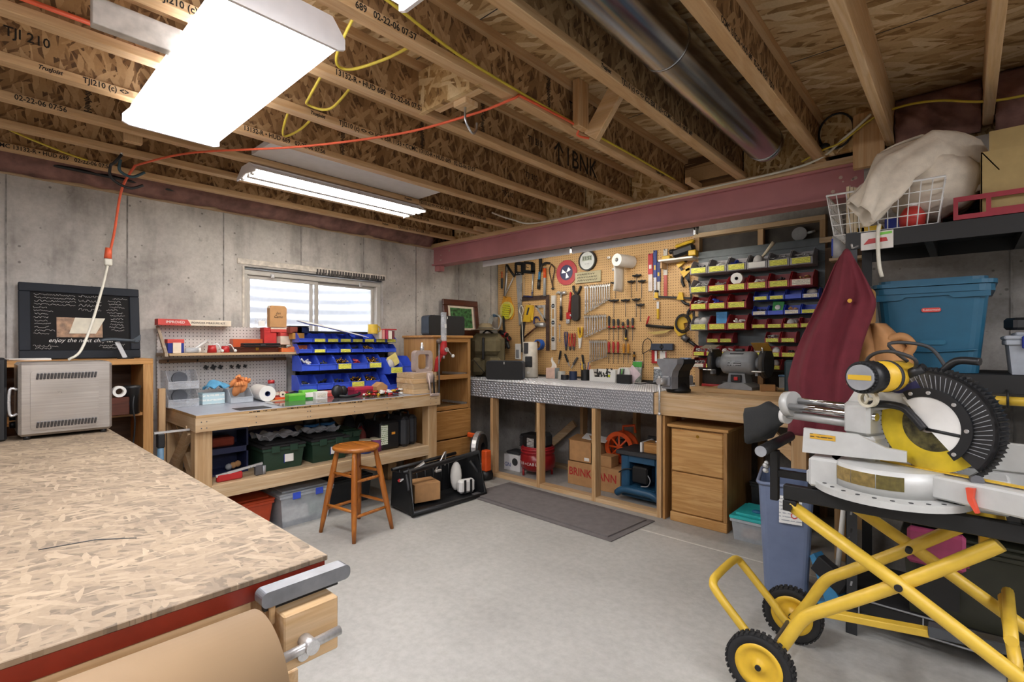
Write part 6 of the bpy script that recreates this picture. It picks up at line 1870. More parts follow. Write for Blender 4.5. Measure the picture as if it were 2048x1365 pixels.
# ------------------------------------------------------------------ the tan pegboard and its hand tools
YP = 4.555
pb = thing('pegboard', 'large tan pegboard covering the back wall behind the metal bench', 'pegboard', (-4.375, YP, 1.0))
M_PEGT = pegmat('tan_pegboard', '#d3ab74', '#6b4a24', 0.0254, 0.0042)
B().box(0.0, 1.25, 0, 0.006, 0, 1.40).o('sheet', M_PEGT, pb)
B().box(1.252, 2.53, 0, 0.006, 0, 1.40).o('sheet', M_PEGT, pb)
for x in (0.02, 0.62, 1.25, 1.88, 2.50):
    B().box(x - 0.019, x + 0.019, 0.006, 0.044, 0, 1.40).o('batten', M_OLDP_Z, pb)

def tool(name, label, cat, x, z, group=None, y=0.0, roty=0.0):
    t = thing(name, label, cat, (x, YP - 0.001 - y, z), group=group)
    if roty:
        t.rotation_euler = (0, rad(roty), 0)
    return t

def peg(t, x, z, L=0.04):
    B().tube([(x, 0.0, z), (x, -L, z), (x, -L - 0.006, z + 0.012)], 0.0025, 6).o('peg_hook', M_BLACKS, t)

# hand saw
t = tool('hand_saw', 'long hand saw with black handle hanging on the pegboard', 'saw', -4.0, 2.22)
b = B(); b.prism([(-0.055, -0.02), (0.05, -0.02), (0.035, -0.62), (-0.005, -0.64), (-0.03, -0.3)], -0.022, -0.02, 'xz'); b.o('blade', M_STEELZ, t)
b = B()
b.prism([(-0.065, -0.03), (0.06, -0.03), (0.06, 0.0), (-0.065, 0.02)], -0.032, -0.01, 'xz'); b.prism([(-0.065, 0.02), (-0.04, 0.015), (-0.045, 0.12), (-0.065, 0.12)], -0.032, -0.01, 'xz')
b.prism([(-0.065, 0.10), (0.06, 0.08), (0.06, 0.12), (-0.05, 0.14)], -0.032, -0.01, 'xz'); b.prism([(0.035, 0.0), (0.06, 0.0), (0.06, 0.1), (0.035, 0.1)], -0.032, -0.01, 'xz')
b.o('handle', M_BLACK, t)
for x, z in ((-0.03, -0.01), (0.01, -0.012), (0.035, -0.02)):
    B().cyl((x, -0.035, z), (x, -0.032, z), 0.006, n=10).o('rivet', M_STEEL, t)
peg(t, 0.0, 0.095)
# hacksaw
t = tool('hacksaw', 'hacksaw with black grip and blue frame hanging on the pegboard', 'hacksaw', -3.845, 2.12)
b = B()
b.prism([(-0.085, 0.20), (-0.06, 0.20), (-0.06, 0.11), (-0.085, 0.11)], -0.04, -0.012, 'xz'); b.prism([(-0.085, 0.20), (0.06, 0.17), (0.06, 0.205), (-0.06, 0.225)], -0.04, -0.012, 'xz')
b.prism([(-0.085, 0.09), (0.085, 0.06), (0.085, 0.1), (-0.06, 0.12)], -0.04, -0.012, 'xz'); b.prism([(0.045, 0.08), (0.085, 0.08), (0.085, 0.19), (0.045, 0.2)], -0.04, -0.012, 'xz')
b.o('grip', M_BLACK, t)
B().tube([(0.068, -0.026, 0.1), (0.052, -0.026, -0.20)], 0.01, 8).o('spine', M_STEELZ, t)
B().tube([(0.055, -0.026, -0.15), (0.05, -0.026, -0.205), (-0.08, -0.026, -0.19)], 0.011, 8).o('nose', plain('navy_tube', '#2a2f63', 0.4), t)
B().box(-0.076, -0.07, -0.027, -0.025, -0.2, 0.1).o('blade', M_STEEL, t)
peg(t, -0.02, 0.15)
# sliding bevel and calipers at the left edge
t = tool('utility_bar', 'slim black and orange pry bar at the pegboard edge', 'pry bar', -4.29, 2.15)
B().box(-0.014, 0.014, -0.03, -0.008, -0.10, 0.03, 0.005).o('grip', M_BLACK, t)
B().box(-0.006, 0.006, -0.024, -0.014, 0.03, 0.11, 0.002).o('shank', M_ORANGE, t)
peg(t, 0.0, 0.09)
t = tool('bolt_cutter', 'grey long-armed bolt cutter hung folded on the pegboard', 'bolt cutter', -4.19, 2.14)
B().tube([(-0.02, -0.02, 0.2), (-0.03, -0.02, 0.0), (-0.055, -0.02, -0.19)], 0.013, 8).o('handle', M_STEELD, t)
B().tube([(0.0, -0.03, 0.2), (-0.01, -0.03, 0.0), (-0.035, -0.03, -0.19)], 0.009, 8).o('handle', M_STEEL, t)
B().tube([(-0.04, -0.025, -0.18), (0.04, -0.025, -0.06), (0.10, -0.025, 0.03)], 0.008, 8).o('arm', M_STEEL, t)
B().tube([(0.0, -0.03, 0.19), (0.06, -0.03, 0.11), (0.12, -0.03, 0.04)], 0.014, 8).o('jaw', M_BLACK, t)
peg(t, 0.0, 0.19)
t = tool('long_file', 'blue and white handled file hanging beside the hammer', 'file', -3.67, 2.18)
B().tube([(-0.03, -0.02, -0.18), (-0.02, -0.02, -0.07)], 0.02, 10).o('handle', M_BLACK, t)
B().tube([(-0.02, -0.02, -0.07), (-0.012, -0.02, 0.02)], 0.016, 10).o('collar', plain('file_blue', '#2c6f9e', 0.4), t)
B().box(-0.02, 0.02, -0.024, -0.016, 0.02, 0.17).o('blade', M_BLACKS, t)
peg(t, 0.0, 0.16)
t = tool('tomahawk', 'hammer with curved head and orange taped grey shaft', 'hammer', -3.60, 2.10)
B().cyl((0, -0.03, -0.19), (0, -0.03, 0.14), 0.017, n=12).o('shaft', M_GREYPL, t)
B().cyl((0, -0.03, 0.02), (0, -0.03, 0.13), 0.0185, n=12).o('orange_tape', M_ORANGE, t)
B().tube(spline([(-0.06, -0.03, 0.11), (-0.04, -0.03, 0.17), (0.02, -0.03, 0.19), (0.07, -0.03, 0.18)], 5), 0.014, 8).o('head', M_BLACKS, t)
peg(t, 0.0, 0.165)
t = tool('leather_strap', 'dark brown leather strap looped on a peg', 'strap', -3.51, 2.14)
B().tube(spline([(0, -0.02, 0.13), (0.045, -0.02, 0.07), (0.02, -0.02, -0.06), (0.02, -0.02, -0.14)], 6), 0.007, 6).o('strap', wood('brown_strap', '#4a2e1c', '#3a2213', 'z', knots=False), t)
B().tube(spline([(0, -0.02, 0.13), (-0.03, -0.02, 0.06), (0.0, -0.02, -0.06), (0.02, -0.02, -0.14)], 6), 0.006, 6).o('strap', wood('brown_strap', '#4a2e1c', '#3a2213', 'z', knots=False), t)
B().ball((0.02, -0.02, -0.15), 0.025, 10, (0.9, 0.5, 0.6)).o('buckle', M_BLACKS, t)
peg(t, 0.0, 0.13)
# red saw blade, clock, sign
t = tool('abrasive_disc', 'round red disc with a dark blue label hung on the pegboard', 'disc', -3.305, 2.155)
B().cyl((0, -0.012, 0), (0, -0.006, 0), 0.14, n=48).o('disc', plain('disc_red', '#b0353c', 0.45), t)
B().cyl((0, -0.014, 0), (0, -0.012, 0), 0.085, n=40).o('label', plain('label_navy', '#262a55', 0.4), t)
b = B()
for k in range(3):
    a = 2 * PI * k / 3 + 0.4
    b.prism([(0, 0), (0.065 * math.cos(a), 0.065 * math.sin(a)), (0.065 * math.cos(a + 0.7), 0.065 * math.sin(a + 0.7))], -0.0155, -0.014, 'xz')
b.o('silver_flash', M_STEEL, t)
peg(t, 0, 0.0, 0.02)
t = tool('wall_clock', 'round digital wall clock with white face showing 11:52', 'clock', -3.02, 2.255)
b = B(); b.pipe((0, -0.035, 0), (0, 0, 0), 0.108, 0.094, 40); b.cyl((0, -0.004, 0), (0, 0, 0), 0.1, n=40); b.o('bezel', M_BLACK, t)
B().cyl((0, -0.028, 0), (0, -0.004, 0), 0.094, n=40).o('face', plain('clock_white', '#d9dcda', 0.4), t)
B().box(-0.062, 0.062, -0.030, -0.028, 0.0, 0.052).o('display', plain('lcd_grey', '#a9b1a3', 0.3), t)
text('digits', '11:52', 0.052, M_INK, t, (0, -0.0305, 0.025), (90, 0, 0), 'CENTER')
text('caption', '0 1 3 2', 0.02, M_GREYPL, t, (0, -0.0285, -0.035), (90, 0, 0), 'CENTER')
t = tool('wooden_sign', 'small pale wooden sign with painted lines of writing under the clock', 'sign', -3.02, 2.08)
B().box(-0.165, 0.165, -0.02, -0.004, -0.06, 0.06, 0.003).o('board', plain('sign_wood', '#b9b08f', 0.7), t)
b = B()
r_ = random.Random(31)
for z, n_ in ((0.032, 11), (0.0, 12), (-0.032, 11)):
    x = -0.13
    for k in range(n_):
        w = 0.01 + 0.012 * r_.random()
        b.prism([(x, z - 0.011), (x + 0.004, z - 0.011), (x + w, z + 0.011), (x + w - 0.004, z + 0.011)], -0.0212, -0.02, 'xz')
        b.box(x, x + w, -0.0212, -0.02, z - 0.002, z + 0.002)
        x += w + 0.006
tag(b.o('painted_words', M_INK, t), kind='stuff')
# fish tape in yellow sleeve
t = tool('fish_tape', 'yellow carded coil of tape hanging at the pegboard edge', 'coil', -4.20, 1.80, roty=8)
b = B(); b.prism([(-0.10, -0.12), (-0.05, -0.15), (0.09, -0.13), (0.12, -0.07), (0.11, 0.02), (0.07, 0.07), (0.03, 0.14), (-0.09, 0.14), (-0.12, 0.0)], -0.012, -0.008, 'xz'); b.o('orange_card', plain('card_orange', '#d9992f', 0.5), t)
b = B(); b.pipe((0, -0.03, -0.03), (0, -0.012, -0.03), 0.11, 0.075, 32); b.o('coil_case', plain('pale_yellow', '#d8cf6a', 0.3), t)
B().box(-0.065, 0.055, -0.034, -0.03, -0.13, 0.05).o('yellow_label', stripes('fish_label', '#d9d32f', '#6b6a2a', 38, 'z', duty=0.35), t)
peg(t, -0.03, 0.13)
# framing square
t = tool('framing_square', 'rusty steel framing square hanging beside the level', 'square', -3.57, 1.90)
b = B(); b.box(-0.40, 0.025, -0.014, -0.010, -0.025, 0.025); b.box(-0.025, 0.025, -0.014, -0.010, -0.62, -0.025); b.o('blade', plain('rusty_steel', '#5d4a42', 0.5, 0.6, 0.15), t)
peg(t, -0.1, 0.0, 0.02)
t = tool('spirit_level', 'white aluminium spirit level with three vials', 'level', -3.475, 1.60)
B().box(-0.029, 0.029, -0.035, -0.004, -0.31, 0.31, 0.003).o('beam', plain('level_white', '#d4d0c8', 0.35, 0.2), t)
for z in (0.19, 0.0, -0.19):
    B().cyl((0, -0.037, z), (0, -0.034, z), 0.024, n=20).o('vial_ring', M_BLACK, t)
    B().box(-0.02, 0.02, -0.039, -0.036, z - 0.007, z + 0.007).o('vial', plain('vial_grey', '#8d949b', 0.2), t)
for z in (0.10, -0.10):
    B().box(-0.013, 0.013, -0.0365, -0.0345, z - 0.055, z + 0.055).o('grip_slot', plain('slot_tan', '#b58d57', 0.6), t)
peg(t, 0, 0.28, 0.02)
# stapler, rope, pouch
t = tool('stud_tool', 'yellow hand stapler hanging by its handle', 'stapler', -3.85, 1.72, roty=6)
b = B(); b.prism([(-0.07, -0.10), (0.04, -0.10), (0.06, 0.10), (-0.04, 0.10)], -0.035, -0.01, 'xz'); b.o('body', M_YELP, t)
b = B(); b.prism([(-0.025, -0.02), (0.0, -0.02), (0.02, 0.07), (-0.005, 0.07)], -0.0365, -0.035, 'xz'); b.o('dark_slot', M_DARK, t)
B().box(0.045, 0.075, -0.03, -0.014, -0.08, 0.09, 0.004).o('side_arm', M_YELP, t)
peg(t, 0.0, 0.11, 0.03)
t = tool('rope_loop', 'loop of white cord hanging over the hand saw', 'cord', -3.95, 1.76)
b = B(); b.tube(spline([(0, -0.04, 0.06), (0.03, -0.04, 0.0), (0.0, -0.04, -0.06), (-0.03, -0.04, 0.0)], 6, True), 0.006, 6, closed=True); b.o('loop', M_CABLEW, t)
B().tube(spline([(0.0, -0.04, -0.06), (0.015, -0.04, -0.2), (0.03, -0.04, -0.45)], 6), 0.006, 6).o('tail', M_CABLEW, t)
peg(t, 0.0, 0.05, 0.035)
t = tool('pouch', 'long black cloth pouch hanging below the stapler', 'pouch', -3.95, 1.44)
b = B(); b.grid(lambda u, v: (-0.035 + 0.07 * u + (0.5 - u) * 0.03 * (1 - v) + 0.006 * math.sin(8 * v), -0.014 - 0.016 * math.sin(PI * u), -0.18 + 0.36 * v), 8, 14, 0.003); b.o('cloth', M_BLACKM, t)
peg(t, 0.0, 0.17, 0.02)
t = tool('speed_square', 'triangular silver rafter square on the pegboard', 'square', -3.69, 1.72)
b = B(); b.prism([(-0.08, 0.09), (0.085, 0.09), (0.085, 0.06), (-0.03, 0.06)], -0.014, -0.009, 'xz'); b.prism([(0.06, 0.06), (0.085, 0.06), (0.085, -0.11), (0.06, -0.07)], -0.014, -0.009, 'xz'); b.prism([(-0.08, 0.09), (-0.045, 0.09), (0.085, -0.075), (0.085, -0.11)], -0.014, -0.009, 'xz'); b.o('plate', M_STEEL, t)
peg(t, 0.03, 0.08, 0.02)
t = tool('spokeshave', 'small navy angle gauge with wooden stock on the pegboard', 'bevel', -3.71, 1.63)
B().tube(spline([(-0.06, -0.02, -0.035), (-0.05, -0.02, 0.035), (0.0, -0.02, 0.04), (0.03, -0.02, 0.0)], 5), 0.009, 8).o('frame', plain('navy_tube', '#2a2f63', 0.4), t)
B().box(-0.01, 0.08, -0.026, -0.016, -0.04, -0.02).o('wood_stock', M_DARKW, t)
peg(t, -0.05, 0.03, 0.02)
t = tool('mallet', 'steel headed mallet with slanted wooden handle', 'mallet', -3.70, 1.55)
B().tube([(-0.22, -0.03, -0.12), (0.0, -0.03, 0.02)], 0.011, 8).o('handle', M_DARKW, t)
B().cyl((-0.03, -0.03, 0.03), (0.10, -0.03, 0.03), 0.027, n=16).o('head', M_STEELZ, t)
peg(t, 0.0, 0.055, 0.03)
t = tool('tape_roll', 'roll of blue masking tape on a pegboard hook', 'tape', -3.68, 1.35)
b = B(); b.pipe((-0.0, -0.06, 0), (0.0, -0.005, 0), 0.062, 0.042, 30); b.o('tape', plain('tape_blue', '#2a5cb0', 0.5), t)
b = B(); b.pipe((0, -0.061, 0), (0, -0.004, 0), 0.042, 0.038, 30); b.o('core', M_CARDD, t)
peg(t, 0.0, 0.04, 0.06)
t = tool('claw_hammer', 'claw hammer with black grip hanging right of the level', 'hammer', -3.37, 1.78)
B().cyl((0, -0.025, -0.16), (0.0, -0.025, 0.0), 0.016, n=12).o('grip', M_BLACK, t)
B().cyl((0, -0.025, 0.0), (0.0, -0.025, 0.14), 0.010, n=12).o('shaft', M_STEEL, t)
B().cyl((0.0, -0.025, 0.15), (0.07, -0.025, 0.15), 0.018, n=14).o('face', M_STEEL, t)
B().tube(spline([(0.0, -0.025, 0.15), (-0.04, -0.025, 0.16), (-0.07, -0.025, 0.145)], 4), [0.016] * 5 + [0.01, 0.008, 0.006, 0.005], 8).o('claw', M_STEEL, t)
peg(t, 0.0, 0.125, 0.03)
t = tool('pipe_wrench', 'red pipe wrench hanging upside down', 'pipe wrench', -3.26, 1.76)
B().tube([(0.02, -0.02, 0.17), (0.0, -0.02, -0.06)], [0.012, 0.016], 8).o('handle', M_REDP, t)
B().box(-0.035, 0.025, -0.035, -0.008, -0.13, -0.05, 0.006).o('housing', M_REDP, t)
B().box(-0.04, 0.005, -0.03, -0.012, -0.175, -0.12, 0.004).o('hook_jaw', M_STEELZ, t)
B().cyl((0.01, -0.022, -0.085), (0.035, -0.022, -0.085), 0.014, n=12).o('knurl_nut', M_STEEL, t)
peg(t, 0.02, 0.165, 0.025)
t = tool('slip_pliers', 'big dark slip-joint pliers with charcoal pouch', 'pliers', -3.165, 1.84)
B().tube(spline([(-0.04, -0.02, 0.16), (-0.03, -0.02, 0.1), (0.01, -0.02, 0.06)], 4), 0.014, 8).o('jaw', M_BLACKS, t)
B().tube(spline([(0.06, -0.02, 0.15), (0.035, -0.02, 0.09), (0.01, -0.02, 0.06)], 4), 0.014, 8).o('jaw', M_BLACKS, t)
b = B(); b.prism(rrect(-0.045, 0.05, -0.23, 0.06, 0.04), -0.05, -0.012, 'xz'); b.o('dark_handles', plain('charcoal_cover', '#2f2a28', 0.8), t)
peg(t, 0.01, 0.09, 0.03)

# rows of combination wrenches: each wrench a thing of its own
def wrench(label, grp, x, z, L, w=0.013, m=None):
    t = tool('combination_wrench', label, 'wrench', x, z, grp)
    m = m or M_STEELZ
    B().box(-w * 0.38, w * 0.38, -0.026, -0.020, -L + 0.02, -0.02, 0.001).o('shank', m, t)
    b = B(); b.pipe((0, -0.028, -L + 0.006), (0, -0.018, -L + 0.006), w * 0.85, w * 0.48, 12); b.o('box_end', m, t)
    b = B(); b.prism([(-w * 0.9, 0.0), (-w * 0.5, 0.012), (-w * 0.3, -0.004), (w * 0.3, -0.004), (w * 0.5, 0.012), (w * 0.9, 0.0), (w * 0.6, -0.018), (-w * 0.6, -0.018)], -0.028, -0.018, 'xz'); b.o('open_end', m, t)
    B().tube([(0, 0, 0.012), (0, -0.036, 0.012), (0, -0.04, 0.022)], 0.002, 5).o('peg_hook', M_BLACKS, t)
for k in range(11):
    wrench('polished combination wrench in the top row of the pegboard', 'top wrench row', -3.045 + 0.0285 * k + (0.01 if k > 1 else 0), 1.975, 0.285 - 0.0135 * k, 0.015)
for k in range(9):
    wrench('combination wrench in the middle row of the pegboard', 'middle wrench row', -3.05 + 0.0315 * k, 1.655, 0.225 - 0.0115 * k, 0.014)
for k in range(8):
    wrench('combination wrench in the bottom row of the pegboard', 'bottom wrench row', -2.985 + 0.0285 * k, 1.385, 0.225 - 0.009 * k, 0.013)
wrench('short single wrench hanging below the claw hammer', None, -3.39, 1.565, 0.18, 0.014)

# pliers and snips
def pliers(label, x, z, L, m, jaw=None):
    t = tool('pliers', label, 'pliers', x, z)
    for s in (-1, 1):
        B().tube(spline([(s * 0.006, -0.02, -L * 0.4), (s * 0.014, -0.02, -L * 0.1), (s * 0.018, -0.02, L * 0.3), (s * 0.012, -0.02, L * 0.5)], 4), 0.007, 7).o('handle', m, t)
    b = B(); b.prism([(-0.013, -L * 0.35), (0.013, -L * 0.35), (0.006, -L * 0.6), (-0.006, -L * 0.6)], -0.028, -0.012, 'xz'); b.o('jaws', jaw or M_STEELD, t)
    peg(t, 0.0, L * 0.2, 0.025)
pliers('blue handled pliers hanging under the claw hammer', -3.305, 1.40, 0.19, plain('navy_tube', '#2a2f63', 0.4))
pliers('orange and red handled pliers on the pegboard', -3.25, 1.39, 0.17, plain('orange_red', '#c94f2c', 0.5))
pliers('red handled long-nose pliers on the pegboard', -3.20, 1.39, 0.17, M_RED)
t = tool('tin_snips', 'tin snips with bright yellow handles', 'snips', -3.115, 1.43)
for s in (-1, 1):
    B().tube(spline([(s * 0.005, -0.02, -0.01), (s * 0.022, -0.02, 0.05), (s * 0.024, -0.02, 0.11)], 5), 0.011, 8).o('handle', M_YELP, t)
b = B(); b.prism([(-0.022, 0.0), (0.022, 0.0), (0.006, -0.12), (-0.012, -0.12)], -0.028, -0.012, 'xz'); b.o('blades', M_PAPER, t)
peg(t, 0.0, 0.06, 0.025)
for k, (x, z, r) in enumerate(((-3.39, 1.23, 12), (-3.30, 1.20, -25), (-3.18, 1.17, 35), (-3.08, 1.19, -10))):
    t = tool('small_cutter', ('black and grey utility knife', 'slim black awl', 'grey angled scraper', 'black tangled hook tool')[k] + ' low on the pegboard', 'hand tool', x, z, roty=r)
    B().box(-0.012, 0.012, -0.026, -0.01, -0.05, 0.05, 0.005).o('grip', M_BLACK if k != 2 else M_STEELD, t)
    B().box(-0.006, 0.006, -0.02, -0.016, -0.10, -0.05).o('blade', M_STEEL, t)
    peg(t, 0.0, 0.045, 0.02)
t = tool('drill_cluster', 'bunch of black and red cordless tools hung in the corner', 'drill', -4.20, 1.40)
for k, (x, z, a) in enumerate(((-0.03, 0.09, 20), (0.02, 0.0, -25), (-0.06, -0.05, 40))):
    B().at((x, -0.06, z), (0, a, 0)).cyl((-0.06, 0, 0), (0.07, 0, 0), 0.028, n=14).o('barrel', M_BLACK, t)
    B().at((x, -0.06, z), (0, a, 0)).box(-0.02, 0.02, -0.018, 0.018, -0.11, 0.0, 0.008).o('grip', M_DARK if k else M_REDP, t)
    B().at((x, -0.06, z), (0, a, 0)).cyl((0.04, 0, 0), (0.06, 0, 0), 0.03, n=14).o('red_collar', M_REDP, t)
B().tube(spline([(-0.05, -0.03, 0.3), (-0.03, -0.05, 0.2), (-0.02, -0.05, 0.1)], 4), 0.014, 8).o('strap', M_BLACKM, t)
peg(t, -0.05, 0.29, 0.03)
t = tool('blister_pack', 'white blister pack low on the pegboard by the heater', 'packet', -4.02, 1.26)
B().box(-0.05, 0.04, -0.02, -0.004, -0.09, 0.10, 0.004).o('card', M_PAPER, t)
B().box(-0.03, 0.02, -0.03, -0.02, -0.07, 0.03, 0.006).o('bubble', M_GREYPL, t)
# coil of white cable hanging on the left wall corner
t = thing('cable_coil', 'coil of pale grey cable hanging in the corner', 'cable', (-4.27, 4.42, 1.62))
b = B()
for k in range(4):
    rr = 0.085 + 0.006 * k
    b.tube([(rr * math.cos(a) + 0.008 * math.sin(3 * a), -0.012 * k, rr * math.sin(a)) for a in (2 * PI * q / 28 for q in range(28))], 0.008, 7, closed=True)
b.o('coil', plain('pale_cable', '#b9b9b2', 0.5), t)
B().box(-0.02, 0.02, -0.05, 0.02, 0.07, 0.10, 0.004).o('tie', plain('tie_blue', '#4a6a86', 0.6), t)
B().tube([(0.0, 0.02, 0.09), (0.0, 0.12, 0.10)], 0.004, 6).o('hook', M_STEEL, t)

# paper roll with hanging end
t = tool('paper_towel', 'white paper towel roll with its end hanging down the pegboard', 'paper towel', -2.50, 2.185)
b = B(); b.pipe((-0.04, -0.23, 0.0), (0.0, -0.005, 0.0), 0.062, 0.02, 32); b.o('roll', M_PAPER, t)
b = B(); b.grid(lambda u, v: (-0.085 + 0.012 * math.sin(3 * v), -0.22 + 0.20 * u, 0.0 - 0.30 * v), 4, 8, 0.001)
b.o('loose_end', M_PAPER, t)
b = B(); b.cyl((-0.042, -0.24, 0.0), (0.0, 0.0, 0.0), 0.008, n=10); b.o('rod', M_STEELD, t)
for k, (x, z) in enumerate(((-2.76, 2.26), (-2.70, 2.13))):
    t = tool('pegboard_hook', 'empty white pegboard clip, %s' % ('the upper one beside the clock' if k == 0 else 'the lower one beside the sign'), 'hook', x, z)
    B().box(-0.018, 0.018, -0.02, 0.0, -0.012, 0.012, 0.003).o('clip', M_WHITE, t)
    B().tube([(0.0, -0.02, 0.0), (0.0, -0.04, -0.01)], 0.003, 6).o('pin', M_STEEL, t)

# T-handle hex keys
def tkey(x, z, w, L, label, grp):
    t = tool('hex_key', label, 'hex key', x, z, grp)
    B().tube([(-w / 2, -0.03, 0.004), (-w / 4, -0.03, -0.002), (0, -0.03, 0.003), (w / 4, -0.03, -0.002), (w / 2, -0.03, 0.004)], [0.008, 0.011, 0.013, 0.011, 0.008], 8).o('handle', M_BLACK, t)
    B().cyl((0, -0.03, -L), (0, -0.03, 0.0), 0.003, n=6).o('shaft', M_STEELD, t)
    peg(t, 0.0, -0.015, 0.03)
for x, z, w, L in ((-2.67, 1.99, 0.115, 0.165), (-2.49, 1.985, 0.085, 0.165), (-2.43, 2.04, 0.095, 0.155), (-2.375, 1.98, 0.08, 0.165)):
    tkey(x, z, w, L, 'black T-handle hex key in the upper row', 'upper row of hex keys')
for x, z, w, L in ((-2.69, 1.805, 0.115, 0.175), (-2.555, 1.80, 0.10, 0.165), (-2.437, 1.80, 0.09, 0.175), (-2.39, 1.745, 0.085, 0.165)):
    tkey(x, z, w, L, 'black T-handle hex key in the lower row', 'lower row of hex keys')
# screwdrivers
def driver(x, z, L, hl, m, label, grp=None, collar=None):
    t = tool('screwdriver', label, 'screwdriver', x, z, grp)
    B().lathe([(0.004, 0), (0.010, 0.004), (0.0085, 0.02), (0.0125, hl * 0.5), (0.013, hl * 0.85), (0.008, hl)], 12, (0, -0.025, 0)).o('handle', m, t)
    B().cyl((0, -0.025, -L), (0, -0.025, 0), 0.003, n=6).o('shaft', M_STEELD, t)
    B().box(-0.02, 0.02, -0.035, 0.0, -0.006, -0.001).o('holder', M_BLACK, t)
    if collar:
        B().cyl((0, -0.025, 0.0), (0, -0.025, 0.02), 0.0105, n=10).o('collar', collar, t)
for k in range(6):
    driver(-2.75 + 0.0545 * k, 1.525 - 0.004 * (k % 2), 0.13, (0.125, 0.095, 0.09, 0.06, 0.085, 0.10)[k], M_DARK, 'black and red screwdriver in the row under the hex keys', 'black screwdrivers', M_REDP)
driver(-2.555, 1.40, 0.12, 0.11, M_BLACK, 'single black screwdriver with yellow collar', None, M_YELP)
for k in range(3):
    driver(-2.752 + 0.054 * k, 1.265, 0.11, 0.115, M_REDP, 'red handled screwdriver in the lowest rack', 'red screwdrivers')
for k in range(2):
    driver(-2.58 + 0.052 * k, 1.262, 0.10, 0.10, plain('amber_handle', '#c98a2a', 0.3), 'amber handled screwdriver in the lowest rack', 'amber screwdrivers')
t = tool('ratchet', 'little black and brass ratchet beside the amber screwdrivers', 'ratchet', -2.465, 1.22)
B().box(-0.008, 0.008, -0.025, -0.012, -0.04, 0.06, 0.003).o('arm', M_BLACKS, t)
B().cyl((0, -0.03, 0.02), (0, -0.01, 0.02), 0.014, n=12).o('head', M_BRASS, t)
peg(t, 0.0, 0.05, 0.02)
# carded blades
for x0, x1, z0, z1, c1, c2, lab in ((-2.318, -2.267, 1.875, 2.245, '#b82f36', '#d9cfc9', 'red carded saw blade pack'), (-2.262, -2.226, 1.79, 2.27, '#2b3f86', '#c9cdd6', 'tall blue and white carded blade pack'), (-2.224, -2.188, 1.80, 2.16, '#24336f', '#d4d0c8', 'blue carded blade pack with yellow mark'), (-2.158, -2.116, 1.815, 2.27, '#c9c4bb', '#b0463c', 'clear plastic blade tube with small red label')):
    t = tool('blade_pack', lab + ' on the pegboard', 'blade pack', (x0 + x1) / 2, z0)
    w, h = x1 - x0, z1 - z0
    B().box(-w / 2, w / 2, -0.014, -0.004, h * 0.45, h, 0.002).o('card', plain('cd' + c1, c1, 0.5), t)
    B().box(-w / 2 + 0.004, w / 2 - 0.004, -0.014, -0.006, 0, h * 0.45, 0.002).o('sleeve', plain('cs' + c2, c2, 0.3), t)
    B().box(-w / 2 * 0.5, w / 2 * 0.5, -0.0155, -0.014, h * 0.6, h * 0.7).o('mark', M_YELP if '#2' in c1 else M_PAPER, t)
    peg(t, 0.0, h - 0.012, 0.03)
# little shelf with the yellow drill
t = tool('tool_shelf', 'small pale shelf bracket holding a yellow power tool', 'shelf', -1.97, 2.13)
B().box(-0.17, 0.16, -0.16, 0.0, 0.0, 0.018, 0.003).o('board', M_WHITE, t)
B().box(-0.17, -0.15, -0.12, 0.0, -0.06, 0.0, 0.003).o('bracket', M_OLDP_Z, t)
t = tool('jigsaw', 'yellow and black cordless saw lying on the little shelf', 'power tool', -1.94, 2.149)
B().at((0, -0.08, 0.055), (0, -12, 0)).box(-0.09, 0.12, -0.035, 0.035, -0.03, 0.05, 0.02).o('body', M_BLACK, t)
B().at((0, -0.08, 0.055), (0, -12, 0)).box(-0.05, 0.13, -0.03, 0.03, 0.055, 0.085, 0.012).o('handle', M_YELP, t)
B().box(-0.19, -0.11, -0.11, -0.05, 0.0, 0.04, 0.006).o('battery', M_YELP, t)
B().box(0.07, 0.14, -0.118, -0.05, 0.01, 0.06, 0.006).o('yellow_panel', M_YELP, t)
B().cyl((-0.12, -0.08, 0.075), (-0.08, -0.08, 0.075), 0.022, n=14).o('chuck', M_BLACKS, t)
# clamps
def clamp(label, x, z, L, roty, jw=0.09):
    t = tool('bar_clamp', label, 'clamp', x, z, roty=roty)
    B().box(-L / 2, L / 2, -0.026, -0.018, -0.009, 0.009).o('bar', M_BLACKS, t)
    b = B(); b.prism([(-L / 2, -0.015), (-L / 2 + 0.045, -0.015), (-L / 2 + 0.03, jw), (-L / 2 + 0.005, jw)], -0.036, -0.01, 'xz'); b.o('fixed_jaw', M_YELP, t)
    b = B(); b.prism([(L / 2 - 0.14, -0.02), (L / 2 - 0.07, -0.02), (L / 2 - 0.09, jw), (L / 2 - 0.12, jw)], -0.036, -0.01, 'xz'); b.o('sliding_jaw', M_YELP, t)
    B().tube(spline([(L / 2 - 0.1, -0.022, -0.01), (L / 2 - 0.06, -0.022, -0.05), (L / 2, -0.022, -0.06)], 4), 0.013, 8).o('trigger_grip', M_BLACK, t)
    B().box(-L / 2, -L / 2 + 0.035, -0.04, -0.008, jw - 0.01, jw + 0.012, 0.004).o('pad', M_BLACK, t)
    peg(t, 0.0, 0.014, 0.02)
    return t
clamp('yellow bar clamp hanging upright beside the bins', -1.885, 1.84, 0.48, 82)
clamp('yellow bar clamp hanging level on two pegs', -2.06, 1.80, 0.37, 6, 0.05)
clamp('short yellow clamp tucked behind the upright clamp', -1.95, 2.02, 0.22, 60, 0.07)
t = tool('wood_rasp', 'flat file with yellow handle below the level clamp', 'file', -2.21, 1.69)
B().box(-0.012, 0.012, -0.028, -0.012, -0.09, 0.01, 0.005).o('handle', M_YELP, t)
